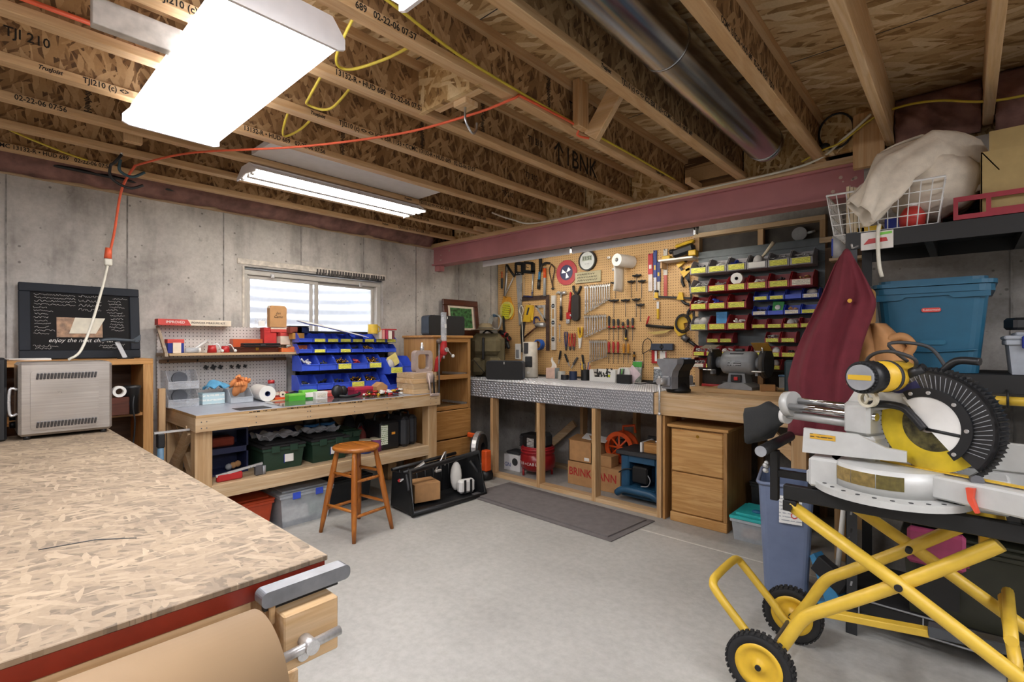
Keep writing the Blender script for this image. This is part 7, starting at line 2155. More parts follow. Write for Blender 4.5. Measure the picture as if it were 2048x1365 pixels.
B().box(-0.012, 0.012, -0.022, -0.016, 0.01, 0.08).o('blade', M_STEEL, t)
peg(t, 0.0, 0.07, 0.02)
t = tool('caulking_gun', 'black jointer saw with red lever hanging level', 'saw', -2.19, 1.50)
B().tube([(-0.14, -0.025, 0.04), (0.14, -0.025, 0.01)], 0.014, 8).o('body', M_BLACKS, t)
B().tube([(-0.14, -0.025, 0.04), (-0.11, -0.025, 0.13)], 0.009, 8).o('red_lever', M_REDP, t)
b = B(); b.prism([(-0.13, -0.03), (0.13, -0.005), (0.05, -0.04), (-0.05, -0.05)], -0.03, -0.028, 'xz'); b.o('blade', plain('yellow_steel', '#c9b06a', 0.4, 0.4), t)
peg(t, 0.03, 0.04, 0.02)
t = tool('corded_clamp', 'yellow clamp wrapped in a black power cord', 'clamp', -1.95, 1.53)
b = B(); b.prism([(-0.09, 0.03), (-0.02, 0.11), (0.08, 0.10), (0.09, 0.04), (0.0, 0.02), (0.02, -0.08), (-0.05, -0.10), (-0.09, -0.04)], -0.03, -0.01, 'xz'); b.o('yellow_frame', M_YELP, t)
b = B()
for k in range(3):
    rr = 0.075 - 0.009 * k
    b.tube([(rr * math.cos(a), -0.04 - 0.008 * k, 0.02 + rr * 1.15 * math.sin(a)) for a in (2 * PI * q / 26 for q in range(26))], 0.005, 6, closed=True)
b.o('cord', M_BLACK, t)
B().tube(spline([(0.05, -0.04, 0.09), (0.10, -0.03, 0.16), (0.11, -0.02, 0.22)], 5), 0.005, 6).o('cord_tail', M_BLACK, t)
peg(t, 0.0, 0.1, 0.03)
t = tool('drill_chuck', 'dark metal drill attachment on the pegboard', 'attachment', -1.89, 1.38, roty=35)
B().cyl((-0.08, -0.03, 0), (-0.02, -0.03, 0), 0.028, n=14).o('chuck', M_STEELD, t)
B().cyl((-0.02, -0.03, 0), (0.09, -0.03, 0), 0.016, n=12).o('body', M_BLACK, t)
peg(t, 0.0, 0.02, 0.03)
t = tool('flashlight_box', 'slate blue twin level box on two pegs', 'level', -2.16, 1.33)
B().box(-0.112, -0.004, -0.045, -0.005, -0.032, 0.032, 0.005).o('half', plain('slate_blue', '#3a4252', 0.4), t)
B().box(0.004, 0.112, -0.045, -0.005, -0.032, 0.032, 0.005).o('half', plain('slate_blue', '#3a4252', 0.4), t)
B().box(-0.02, 0.02, -0.05, -0.045, -0.012, 0.012, 0.003).o('latch', M_BLACK, t)
peg(t, -0.08, -0.035, 0.04)
t = tool('red_packet', 'red and white carded packet under the slate blue box', 'packet', -2.25, 1.17)
B().box(-0.03, 0.03, -0.014, -0.004, 0, 0.145, 0.002).o('card', M_REDP, t)
B().box(0.005, 0.028, -0.016, -0.014, 0.02, 0.12).o('white_strip', M_PAPER, t)
peg(t, 0, 0.13, 0.02)
t = tool('white_packet', 'white and red carded packet under the slate blue box', 'packet', -2.16, 1.165)
B().box(-0.034, 0.034, -0.014, -0.004, 0, 0.125, 0.002).o('card', M_PAPER, t)
B().box(0.026, 0.034, -0.016, -0.014, 0.0, 0.12).o('red_strip', M_REDP, t)
peg(t, 0, 0.115, 0.02)
t = tool('safety_glasses', 'wire-framed goggles hanging on pegs', 'glasses', -2.31, 1.34)
B().tube(spline([(-0.06, -0.02, -0.08), (-0.05, -0.03, 0.03), (0.0, -0.03, 0.07), (0.04, -0.03, 0.03), (0.02, -0.03, -0.06)], 5), 0.004, 6).o('frame', M_BLACKS, t)
B().tube(spline([(-0.06, -0.02, -0.08), (-0.02, -0.03, -0.06), (0.04, -0.03, -0.03)], 5), 0.004, 6).o('temple', M_BLACKS, t)
B().tube(spline([(-0.05, -0.02, -0.08), (-0.045, -0.025, -0.16), (-0.055, -0.02, -0.22)], 4), 0.0025, 6).o('cord', M_DARK, t)
peg(t, 0.0, 0.07, 0.03)

# ------------------------------------------------------------------ framing and louvred rack of bins on the right of the pegboard
fr = struct(thing('trim_4', None, None, (-1.84, 4.52, 0)))
B().box(0.0, 0.04, 0.0, 0.08, 0.0, 2.33, 0.002).o('stud', M_OLDP_Z, fr)
B().box(0.99, 1.03, 0.0, 0.08, 0.0, 2.33, 0.002).o('stud', M_OLDP_Z, fr)
B().box(0.53, 0.575, 0.02, 0.08, 0.0, 2.33, 0.002).o('stud', M_OLDP_Z, fr)
B().box(-0.02, 1.03, 0.0, 0.08, 2.33, 2.37, 0.002).o('top_plate', M_OLDP_X, fr)
B().box(0.04, 0.99, 0.074, 0.08, 0.98, 2.33).o('dark_lining', plain('dark_lining', '#3b352f', 0.7, var=0.2, vscale=8), fr)
B().box(1.03, 1.4, -0.02, 0.0, 0.98, 2.1).o('sheathing', wood('brown_sheath', '#6b4f30', '#553c22', 'z', knots=False), fr)
B().box(1.0, 1.38, -0.06, -0.02, 2.14, 2.18).o('ledger', M_OLDP_X, fr)
t = thing('junction_box', 'round grey junction box cover high on the dark lining', 'junction box', (-1.0, 4.585, 2.25))
B().cyl((0, -0.03, 0), (0, 0.0, 0), 0.055, n=24).o('cover', M_GREYPL, t)
B().cyl((0.055, -0.015, 0), (0.11, -0.015, 0.01), 0.01, n=10).o('conduit', M_GREYPL, t)
lp_ = thing('louvre_panel', 'grey steel louvred wall panel carrying red and blue bins', 'rack', (-1.80, 4.50, 1.13))
B().box(0, 0.99, 0, 0.004, 0, 1.06).o('panel', plain('louvre_grey', '#4d5254', 0.45, 0.4), lp_)
for k in range(16):
    B().box(0.0, 0.99, -0.008, 0.0, 0.04 + 0.064 * k, 0.05 + 0.064 * k).o('louvre', plain('louvre_grey', '#4d5254', 0.45, 0.4), lp_)
YBN = 4.49
M_CLBIN = plain('grey_clear_bin', '#a8a4a6', 0.3, alpha=0.8)
fills = ['bags', 'bolts', 'dark', 'bags', M_PAPER, 'bolts']
CW = 0.158
def rbin(nm, lab, x, z, w, d, h, m, card, f, seed, grp=None):
    return hopper(nm, lab, (x, YBN - d, z), w, d, h, m, 0, card, grp, f, seed)
for k, (lab, f) in enumerate((('holding a dark disc', 'dark'), ('with a torn yellow label', M_PAPER), ('holding folded papers', M_BLUED), ('holding a cream handled scoop', 'bags'), ('holding grey clips', 'bolts'), ('at the stud end, full of clips', 'bolts'))):
    rbin('clear_bin', 'clear grey bin %s, top row of wall rack' % lab, -1.72 + CW * k, 1.965, 0.152, 0.19, 0.125, M_CLBIN, M_LABEL if k != 3 else M_PAPER, f, k)
rbin('clear_bin', 'clear grey bin beside the red bins of the second row', -1.72, 1.80, 0.152, 0.19, 0.125, M_CLBIN, M_LABEL, 'bolts', 7)
for k, (lab, f) in enumerate((('holding small silver parts', 'bolts'), ('holding a white tape roll', None), ('holding a white packet', M_PAPER), ('nearly empty', 'dark'), ('with a white label card', M_CARD))):
    rbin('red_bin', 'large red bin %s in the second row of the wall rack' % lab, -1.562 + CW * k, 1.80, 0.152, 0.19, 0.125, M_RED, M_LABEL if k < 4 else M_LABELW, f, k + 8)
t = thing('tape_roll', 'white tape roll standing in a large red bin', 'tape', (-1.41, 4.32, 1.902))
b = B(); b.pipe((0, 0, 0), (0, 0.05, 0), 0.048, 0.014, 26); b.o('roll', M_PAPER, t)
b = B(); b.pipe((0, -0.001, 0), (0, 0.051, 0), 0.0145, 0.011, 20); b.o('core', M_DARK, t)
for k, (lab, f) in enumerate((('heaped with chrome fittings', 'bolts'), ('holding a blue packet', M_BLUE), ('half full of wire nuts', 'dark'))):
    rbin('red_bin', 'large red bin %s in the third row of the wall rack' % lab, -1.72 + CW * k, 1.652, 0.152, 0.19, 0.125, M_RED, M_LABEL, f, k + 14)
for k, (lab, f) in enumerate((('with a lone yellow label', None), ('next to the lone labelled one', None), ('without a label', None), ('with a white label', 'bags'))):
    rbin('blue_bin', 'small blue wall bin %s in the upper blue row' % lab, -1.235 + 0.118 * k, 1.71, 0.112, 0.13, 0.078, M_BLUE, (M_LABEL, M_LABEL, None, M_LABELW)[k], f, k + 17)
for k, (lab, f) in enumerate((('with a cream label', 'dark'), ('holding a green seed bag', None), ('holding tan odds and ends', M_CARD), ('beside the maroon apron', None))):
    rbin('blue_bin', 'small blue wall bin %s in the lower blue row' % lab, -1.245 + 0.118 * k, 1.59, 0.112, 0.13, 0.078, M_BLUE, (M_LABELW, None, M_LABELW, M_LABEL)[k], f, k + 21)
t = thing('seed_bag', 'bright green printed bag standing in a small blue bin', 'bag', (-1.127, 4.41, 1.605), rot=(-10, 6, 0))
B().box(-0.042, 0.042, 0, 0.012, 0, 0.10, 0.004).o('bag', plain('bag_green', '#2f9a3f', 0.4), t)
B().ball((0.0, -0.002, 0.05), 0.022, 10, (1, 0.2, 1)).o('print', M_PAPER, t)
rbin('clear_bin', 'clear grey bin heaped with pale bags in the fourth row', -1.72, 1.475, 0.152, 0.19, 0.125, M_CLBIN, M_LABEL, 'bags', 25)
rbin('red_bin', 'large red bin with a light blue box in the fourth row', -1.562, 1.475, 0.152, 0.19, 0.125, M_RED, M_LABEL, None, 26)
rbin('red_bin', 'large red bin with white and red parts in the fourth row', -1.404, 1.475, 0.152, 0.19, 0.13, M_RED, M_LABEL, M_PAPER, 27)
t = carton('blue_card_box', 'light blue box standing in a large red bin', 'box', (-1.545, 4.36, 1.482), (0.09, 0.05, 0.15), plain('sky_card', '#4f97cf', 0.6), 0, plain('sky_card', '#4f97cf', 0.6), 0.15)
for k in range(4):
    rbin('red_bin', 'small red bin %s in the fourth row of the wall rack' % ('heaped with pale bags' if k == 2 else 'looking empty'), -1.25 + 0.118 * k, 1.483, 0.112, 0.13, 0.08, M_RED, M_LABEL, (None, None, 'bags', None)[k], 28 + k, 'small red bins of the fourth row')
for k, x in enumerate((-1.62, -1.51, -1.15, -1.035)):
    rbin('red_bin', 'small red bin %s in the fifth row of the wall rack' % ('holding bolts' if k == 2 else 'looking empty'), x, 1.368, 0.108, 0.13, 0.085, M_RED, M_LABEL, (None, None, 'bolts', None)[k], 33 + k, 'small red bins of the fifth row')
for k, x in enumerate((-1.74, -1.625, -1.51, -1.395, -1.26, -1.145, -1.03)):
    rbin('red_bin', 'small red bin %s in the sixth row of the wall rack' % ('holding bolts', 'holding bolts', 'of pale packets', 'looking empty', 'heaped with pale bags', 'heaped with pale bags', 'of dark parts')[k], x, 1.252, 0.11, 0.13, 0.088, M_RED, M_LABEL, ('bolts', 'bolts', M_PAPER, None, 'bags', 'bags', 'dark')[k], 38 + k, 'small red bins of the sixth row')
for k, x in enumerate((-1.745, -1.63, -1.26, -1.14)):
    rbin('red_bin', 'small red bin %s in the bottom row of the wall rack' % ('with white label', 'behind the grinder guard', 'looking empty', 'heaped with pale bags')[k], x, 1.15, 0.11, 0.13, 0.085, M_RED, (M_LABELW, M_LABEL, M_LABEL, M_LABEL)[k], ('bolts', 'dark', None, 'bags')[k], 46 + k, 'small red bins of the bottom row')
t = thing('paint_scoop', 'cream handled brush sticking up out of a clear bin', 'brush', (-1.24, 4.38, 2.05), rot=(0, 38, 0))
B().tube([(0, 0, 0.02), (0, 0, 0.09), (0, 0, 0.16)], [0.01, 0.012, 0.016], 10).o('handle', plain('bone', '#cfc2a6', 0.5), t)
B().tube([(-0.012, 0, -0.05), (0, 0, 0.02), (0.012, 0, -0.05)], 0.004, 6).o('wire_fork', plain('bone', '#cfc2a6', 0.5), t)
t = thing('spray_can', 'blue and white spray can on the shelf behind the apron', 'can', (-0.70, 4.43, 2.0))
B().cyl((0, 0, 0), (0, 0, 0.17), 0.05, n=20).o('can', plain('can_white', '#d4d6d9', 0.4), t)
B().box(-0.051, 0.0, -0.03, 0.0, 0.02, 0.15, 0.002).o('blue_label', M_BLUE, t)
B().cyl((0, 0, 0.17), (0, 0, 0.185), 0.042, n=18).o('cap', M_DARK, t)
B().box(-0.06, 0.14, -0.06, 0.06, -0.02, 0.0).o('ledge', M_OLDP_X, t)

# ------------------------------------------------------------------ black shelving unit on the right
sh = thing('shelving_unit', 'black steel shelving unit with slotted posts by the concrete wall', 'shelving', (-0.42, 2.80, 0))
LS, DS = 1.22, 0.50
def slotted(x, y, name='post'):
    p = B().box(x, x + 0.045, y, y + 0.003, 0, 1.88).box(x, x + 0.003, y, y + 0.045, 0, 1.88).o(name, plain('post_grey', '#35373a', 0.45, 0.3), sh)
    for k in range(22):
        z = 0.06 + 0.083 * k
        B().prism([(x + 0.016, z), (x + 0.024, z), (x + 0.028, z + 0.022), (x + 0.02, z + 0.022)], y - 0.0008, y, 'xz').o('slot', M_BLACK if k % 2 else M_GREYPL, p)
slotted(0, 0)
B().box(LS - 0.045, LS, 0, 0.003, 0, 1.88).o('post', M_BLACKS, sh)
B().box(0, 0.045, DS - 0.003, DS, 0, 1.88).o('post', M_BLACKS, sh)
B().box(LS - 0.045, LS, DS - 0.003, DS, 0, 1.88).o('post', M_BLACKS, sh)
for z, h in ((1.80, 0.075), (1.16, 0.075), (0.62, 0.06), (0.12, 0.05)):
    B().box(0.0, LS, -0.004, 0.0, z, z + h, 0.001).o('front_beam', M_BLACKS, sh)
    B().box(0.0, LS, DS, DS + 0.004, z, z + h, 0.001).o('back_beam', M_BLACKS, sh)
    B().box(0.003, LS - 0.003, 0.0, DS, z + h - 0.012, z + h - 0.001).o('shelf_board', M_BLACKM, sh)
for x in (0.3, 0.6, 0.9):
    B().box(x - 0.015, x + 0.015, 0, DS, 1.80, 1.86).o('cross_bar', M_BLACKS, sh)
for k in range(5):
    B().box(0.05 + 0.23 * k, 0.055 + 0.23 * k, -0.012, -0.004, 0.10, 0.18).o('wire', M_GREYPL, sh)
B().tube([(0.02, -0.012, 0.18), (1.1, -0.012, 0.18)], 0.004, 6).o('wire_rail', M_GREYPL, sh)
B().tube([(0.02, -0.012, 0.10), (1.1, -0.012, 0.10)], 0.004, 6).o('wire_rail', M_GREYPL, sh)
t = thing('postcard', 'small glossy picture card of a red car on the shelf beam', 'card', (-0.30, 2.793, 1.795))
B().box(-0.06, 0.06, -0.001, 0.0, -0.005, 0.075).o('card', plain('card_cream', '#d9d3cb', 0.4), t)
B().prism([(-0.05, 0.02), (0.04, 0.028), (0.035, 0.045), (-0.03, 0.045)], -0.0025, -0.001, 'xz').o('red_car', M_REDP, t)
B().prism([(0.0, 0.055), (0.055, 0.06), (0.055, 0.07), (0.0, 0.068)], -0.0025, -0.001, 'xz').o('green_strip', plain('lime2', '#77c24a', 0.5), t)

# wire basket with cream trousers
bk = thing('wire_basket', 'white wire basket on top of the black shelving', 'basket', (-0.28, 2.80, 1.878), 0)
M_WIRE = plain('white_wire', '#dcdcd9', 0.4, var=0.02)
W, D3, H3 = 0.43, 0.34, 0.19
def bl(s, f):
    return (s * W / 2 * (0.88 + 0.12 * f))
b = B()
for k in range(12):
    u = -1 + 2 * k / 11
    b.tube([(bl(u, 1), -0.012, H3), (bl(u, 0), 0.012, 0.0), (bl(u, 0), D3 - 0.012, 0.0), (bl(u, 1), D3 + 0.012, H3)], 0.0024, 5)
tag(b.o('upright_wires', M_WIRE, bk), kind='stuff')
b = B()
for k in range(5):
    f = k / 4
    y0, y1 = 0.012 - 0.024 * f, D3 - 0.012 + 0.024 * f
    b.tube([(bl(-1, f), y0, H3 * f), (bl(1, f), y0, H3 * f), (bl(1, f), y1, H3 * f), (bl(-1, f), y1, H3 * f)], 0.0024 if k < 4 else 0.005, 5, closed=True)
for k in range(1, 9):
    y = D3 * k / 9
    b.tube([(bl(-1, 1), y, H3), (bl(-1, 0), y, 0.0), (bl(1, 0), y, 0.0), (bl(1, 1), y, H3)], 0.0024, 5)
tag(b.o('level_wires', M_WIRE, bk), kind='stuff')
t = thing('wood_sheets', 'bundle of pale wooden slats standing in the wire basket', 'wood strips', (-0.42, 2.88, 1.886))
for k in range(5):
    B().box(-0.01 + 0.015 * k, 0.003 + 0.015 * k, 0, 0.15, 0, 0.235 - 0.006 * k, 0.001).o('slat', plain('pale_slat', '#d3c3a3', 0.7), t)
t = thing('red_jar', 'red plastic container inside the wire basket', 'container', (-0.18, 2.88, 1.886))
B().lathe([(0, 0), (0.045, 0), (0.05, 0.05), (0.03, 0.085), (0.02, 0.09)], 18).o('jar', plain('coral', '#c9403a', 0.4), t)
B().cyl((0, 0, 0.09), (0, 0, 0.105), 0.02, n=14).o('cap', M_WHITE, t)
t = thing('basket_boxes', 'small navy and yellow packets in the wire basket', 'packet', (-0.33, 2.90, 1.886))
B().box(-0.06, 0.04, -0.02, 0.06, 0, 0.03, 0.003).o('packet', M_YELP, t)
B().box(0.05, 0.11, -0.03, 0.04, 0, 0.05, 0.003).o('packet', M_BLUED, t)
cl = thing('canvas_trousers', 'cream canvas trousers draped over the wire basket', 'trousers', (-0.20, 2.93, 2.005))
b = B()
def drape(u, v):
    # u along the leg: from the heap at the right down to the open cuff on the left
    ctr = [(0.20, 0.10, 0.02), (0.16, 0.06, 0.15), (0.08, 0.0, 0.21), (-0.04, -0.09, 0.14), (-0.10, -0.185, 0.03), (-0.15, -0.20, -0.06)]
    q = u * (len(ctr) - 1)
    i = min(int(q), len(ctr) - 2)
    f = q - i
    c = Vector(ctr[i]).lerp(Vector(ctr[i + 1]), f)
    a = 2 * PI * v
    r = 0.125 - 0.055 * u + 0.008 * math.sin(9 * a / 2 + 5 * u) + 0.016 * math.sin(3 * a + 14 * u) + 0.006 * math.sin(8 * a + 5 * u)
    ax = Vector((-0.8, -0.45, -0.35)) if u > 0.35 else Vector((-0.3, -0.2, 0.9))
    ax = Vector((-0.3, -0.2, 0.9)).lerp(Vector((-0.7, -0.4, -0.6)), min(1, u * 1.7)).normalized()
    e1 = ax.cross(Vector((0.3, -0.9, 0.2))).normalized()
    e2 = ax.cross(e1).normalized()
    return c + e1 * (r * math.cos(a)) + e2 * (r * 0.75 * math.sin(a))
b.grid(drape, 30, 36, 0.004)
b.o('leg', M_CLOTH, cl)
b = B(); b.at((0.09, 0.06, 0.08), (10, 20, 10)); b.grid(lambda u, v: (0.165 * math.cos(2 * PI * v) * math.sin(PI * (0.04 + 0.92 * u)) + 0.014 * math.sin(7 * v * 2 * PI), 0.15 * math.sin(2 * PI * v) * math.sin(PI * (0.04 + 0.92 * u)), -0.16 * math.cos(PI * (0.04 + 0.92 * u)) + 0.01 * math.sin(16 * u + 4 * v)), 18, 32)
b.o('waist_heap', M_CLOTH, cl)
# red crate and open box
t = thing('red_crate', 'low red plastic crate on top of the black shelving', 'crate', (0.20, 2.80, 1.878))
M_CRATE = plain('crate_red', '#8f2331', 0.45)
b = B()
b.box(-0.24, 0.26, 0.0, 0.008, 0.0, 0.02); b.box(-0.24, 0.26, 0.0, 0.008, 0.075, 0.095)
for x in (-0.24, -0.14, 0.08, 0.16, 0.245):
    b.box(x, x + 0.015, 0.0, 0.008, 0.02, 0.075)
b.box(-0.13, 0.08, 0.002, 0.006, 0.02, 0.032); b.box(0.1, 0.245, 0.003, 0.006, 0.02, 0.075)
b.o('front_wall', M_CRATE, t)
B().box(-0.24, -0.232, 0.008, 0.36, 0, 0.095).o('side_wall', M_CRATE, t)
B().box(0.252, 0.26, 0.008, 0.36, 0, 0.095).o('side_wall', M_CRATE, t)
B().box(-0.232, 0.252, 0.352, 0.36, 0, 0.095).o('back_wall', M_CRATE, t)
B().box(-0.232, 0.252, 0.008, 0.352, 0, 0.008).o('base', M_CRATE, t)
t = thing('open_box', 'open tan cardboard box with raised flaps standing in the red crate', 'box', (0.235, 2.83, 1.89))
M_BX = plain('olive_card', '#a58f5f', 0.8, var=0.04)
b = B(); b.box(-0.19, 0.2, 0, 0.004, 0, 0.26); b.box(-0.19, 0.2, 0.28, 0.284, 0, 0.26); b.box(-0.19, -0.186, 0, 0.28, 0, 0.26); b.box(0.196, 0.2, 0, 0.28, 0, 0.26); b.box(-0.19, 0.2, 0, 0.28, 0, 0.004)
b.o('body', M_BX, t)
B().at((0.0, 0.0, 0.26), (-10, 0, 0)).box(-0.165, 0.2, 0, 0.004, 0, 0.085).o('flap', M_BX, t)
B().at((-0.19, 0.0, 0.26), (0, -32, 0)).box(0, 0.004, 0, 0.28, -0.10, 0.0).o('flap', M_BX, t)
t = thing('magazine_stack', 'dark printed boxes stacked behind the trousers', 'box', (0.02, 3.12, 1.878))
for k in range(4):
    B().box(-0.12, 0.10, 0, 0.14, 0.05 * k, 0.05 * k + 0.046, 0.002).o('box', plain('mag%d' % (k % 2), ('#2b2a3d', '#3d4152')[k % 2], 0.5), t)

# teal tote, grey tote on the middle shelf
tt = thing('teal_tote', 'large teal plastic tote with lid on the middle shelf', 'storage tote', (-0.115, 2.83, 1.236), 0)
b = B()
h0, h1 = 0.0, 0.375
lo = rrect(-0.165, 0.155, 0.02, 0.42, 0.04); hi = rrect(-0.20, 0.19, 0.0, 0.44, 0.045)
n = len(lo)
b.add([(p[0], p[1], h0) for p in lo] + [(p[0], p[1], h1) for p in hi], [(k, (k + 1) % n, n + (k + 1) % n, n + k) for k in range(n)] + [tuple(range(n))[::-1], tuple(range(n, 2 * n))])
b.o('tub', M_TEAL, tt)
b = B(); b.prism(rrect(-0.212, 0.205, -0.014, 0.45, 0.05), 0.345, 0.372, 'xy'); b.o('rim', M_TEAL, tt)
b = B(); b.prism(rrect(-0.218, 0.212, -0.02, 0.456, 0.05), 0.375, 0.392, 'xy'); b.prism(rrect(-0.19, 0.185, 0.01, 0.43, 0.05), 0.392, 0.408, 'xy'); b.o('lid', M_TEAL, tt)
b = B(); b.prism([(-0.19, 0.315), (-0.10, 0.318), (-0.085, 0.33), (0.06, 0.332), (0.075, 0.32), (0.19, 0.322), (0.19, 0.345), (-0.19, 0.345)], -0.008, 0.004, 'xz'); b.o('handle_lip', M_TEAL, tt)
b = B(); b.prism(rrect(-0.03, 0.035, 0.262, 0.28, 0.008), -0.001, 0.008, 'xz'); b.o('brand_badge', plain('badge_red', '#c9443c', 0.4), tt)
text('lettering', 'Rubbermaid', 0.0115, M_PAPER, tt, (0.0025, -0.0015, 0.271), (90, 0, 0), 'CENTER')
b = B(); b.prism(rrect(-0.035, 0.05, 0.12, 0.14, 0.009), 0.006, 0.018, 'xz'); b.o('embossed_oval', plain('teal_dark', '#155a75', 0.45), tt)
b = B(); b.tube(spline([(-0.16, 0.009, 0.10), (0.0, 0.008, 0.09), (0.15, 0.009, 0.10)], 5), 0.004, 6); b.o('rib', M_TEAL, tt)
t = lidbox('grey_tote', 'small grey tote with navy latch beside the teal tote', (0.245, 2.82, 1.236), (0.24, 0.3, 0.17), plain('tote_grey', '#9aa0a8', 0.45), 0, plain('tote_grey', '#9aa0a8', 0.45), 0.9, M_BLUED)
B().at((0, 0.1, 0.18), (0, 0, 25)).box(-0.12, 0.1, -0.02, 0.06, 0, 0.05, 0.01).o('dark_tray', M_BLACK, t)
# shelf contents lower down
t = lidbox('clear_tote', 'long clear tote with red label on the lower shelf', (-0.02, 2.83, 0.682), (0.46, 0.34, 0.14), M_FROST, 0, M_FROST, 0.9, None)
B().box(-0.1, 0.12, -0.014, -0.012, 0.09, 0.11).o('red_strip', M_RED, t)
B().box(-0.15, 0.15, 0.05, 0.25, 0.01, 0.09, 0.01).o('contents', plain('mix_contents', '#8d8a96', 0.6, var=0.4, vscale=20), t)
t = lidbox('dark_tote', 'large dark olive tote on the bottom shelf', (0.10, 2.82, 0.172), (0.62, 0.42, 0.36), plain('olive_plastic', '#2b2c20', 0.45), 0, plain('olive_plastic', '#2b2c20', 0.45), 0.92, None)
for k in range(6):
    B().box(0.1, 0.27, 0.008, 0.014, 0.06 + 0.03 * k, 0.068 + 0.03 * k).o('rib', M_DARK, t)
t = thing('pink_case', 'pink plastic case standing before the olive tote', 'case', (-0.10, 2.74, 0.42))
B().box(-0.09, 0.10, 0.0, 0.05, 0.0, 0.15, 0.012).o('shell', plain('pink_plastic', '#a8456e', 0.45), t)
for k in range(4):
    B().box(-0.07 + 0.05 * k, -0.04 + 0.05 * k, -0.004, 0.0, 0.03, 0.04).o('vent', plain('pink_dark', '#7d2f50', 0.5), t)
B().box(-0.06, 0.08, 0.05, 0.06, -0.18, 0.1).o('hanger', M_BLACKS, t)
t = thing('grey_case', 'grey flat case with metal trim on the shelf behind the saw stand', 'case', (-0.27, 2.75, 0.60))
B().box(-0.10, 0.06, 0, 0.04, 0, 0.07, 0.008).o('shell', M_GREYPL, t)
B().box(-0.10, 0.06, -0.003, 0.0, 0.03, 0.036).o('trim', M_STEEL, t)

t = lidbox('blue_tote', 'blue lidded tote on the shelf behind the saw guard', (0.41, 2.83, 0.682), (0.34, 0.36, 0.36), plain('tote_blue', '#2f6f96', 0.45), 0, plain('tote_skyblue', '#5d9cc4', 0.4), 0.92, None)
t = thing('yellow_bar', 'yellow tubular bar hanging under the middle shelf beam', 'bar', (0.0, 2.765, 1.135))
B().cyl((0.03, 0, 0), (0.7, 0, 0), 0.018, n=14).o('tube', M_YEL, t)
B().ball((0.03, 0, 0), 0.018, 12).o('end', M_YEL, t)
for x in (0.12, 0.6):
    B().tube([(x, 0.028, 0.04), (x, -0.022, 0.03), (x, -0.022, -0.022), (x, 0.01, -0.022)], 0.004, 6).o('bracket', M_BLACKS, t)

# ------------------------------------------------------------------ apron and tool belt hanging on the shelf post
ap = thing('apron', 'maroon canvas apron hanging from the shelf post', 'apron', (-0.43, 2.70, 1.79))
b = B()
def apr(u, v):
    # v: 0 top .. 1 bottom
    wl = 0.0 - 0.20 * min(1, v * 1.45) ** 0.8 - 0.02 * v
    wr = 0.06 + 0.075 * min(1, v * 4.2) - 0.12 * max(0, v - 0.28) / 0.72
    x = wl + (wr - wl) * u
    env = min(1, v * 5)
    y = -0.015 - 0.05 * env * math.sin(PI * u) + env * (0.026 * math.sin(11 * u + 2.5 * v) + 0.008 * math.sin(25 * u - 4 * v))
    z = -0.86 * v - 0.05 * (1 - math.sin(PI * min(1, max(0, u)))) * (1 - v)
    return (x + 0.01 * math.sin(9 * v), y, z)
b.grid(apr, 44, 48, 0.004)
b.o('cloth', M_MAROON, ap)
B().cyl((0.05, -0.06, -0.24), (0.05, -0.068, -0.24), 0.009, n=12).o('snap', M_BRASS, ap)
B().tube([(0.06, 0.075, 0.02), (0.05, 0.0, 0.0), (0.05, -0.02, 0.015)], 0.004, 6).o('hook', M_STEEL, ap)
tb2 = thing('tool_belt', 'tan leather tool belt hanging behind the apron', 'tool belt', (-0.30, 2.765, 1.55))
b = B(); b.prism(rrect(-0.055, 0.0, -0.11, 0.06, 0.025), -0.012, -0.004, 'xz'); b.o('strap', plain('belt_tan', '#b98a4f', 0.7), tb2)
b = B(); b.grid(lambda u, v: (-0.10 + 0.02 * math.sin(3 * v) + (0.10 + 0.05 * v) * u, -0.02 - 0.035 * math.sin(PI * u), -0.10 - 0.24 * v), 10, 10, 0.005); b.o('pouch', M_LEATH, tb2)
b = B(); b.grid(lambda u, v: (-0.02 + (0.06 + 0.10 * math.sin(PI * v * 0.6)) * u, -0.03 - 0.05 * math.sin(PI * u), -0.10 - 0.22 * v), 10, 10, 0.005); b.o('pouch', M_LEATH, tb2)
b = B(); b.tube(spline([(0.05, -0.06, -0.17), (0.10, -0.06, -0.16), (0.13, -0.05, -0.20), (0.10, -0.05, -0.24), (0.06, -0.06, -0.22)], 5), 0.018, 8); b.o('tool_loop', M_LEATH, tb2)
B().tube([(-0.02, 0.03, 0.05), (-0.02, -0.02, 0.04)], 0.004, 6).o('hook', M_STEEL, tb2)
tag(B().tube(spline([(-0.29, 2.785, 1.90), (-0.295, 2.775, 1.84), (-0.29, 2.775, 1.72), (-0.28, 2.775, 1.66)], 5), 0.008, 8).o('white_strap', M_CABLEW), 'white nylon strap hanging from the wire basket', 'strap')

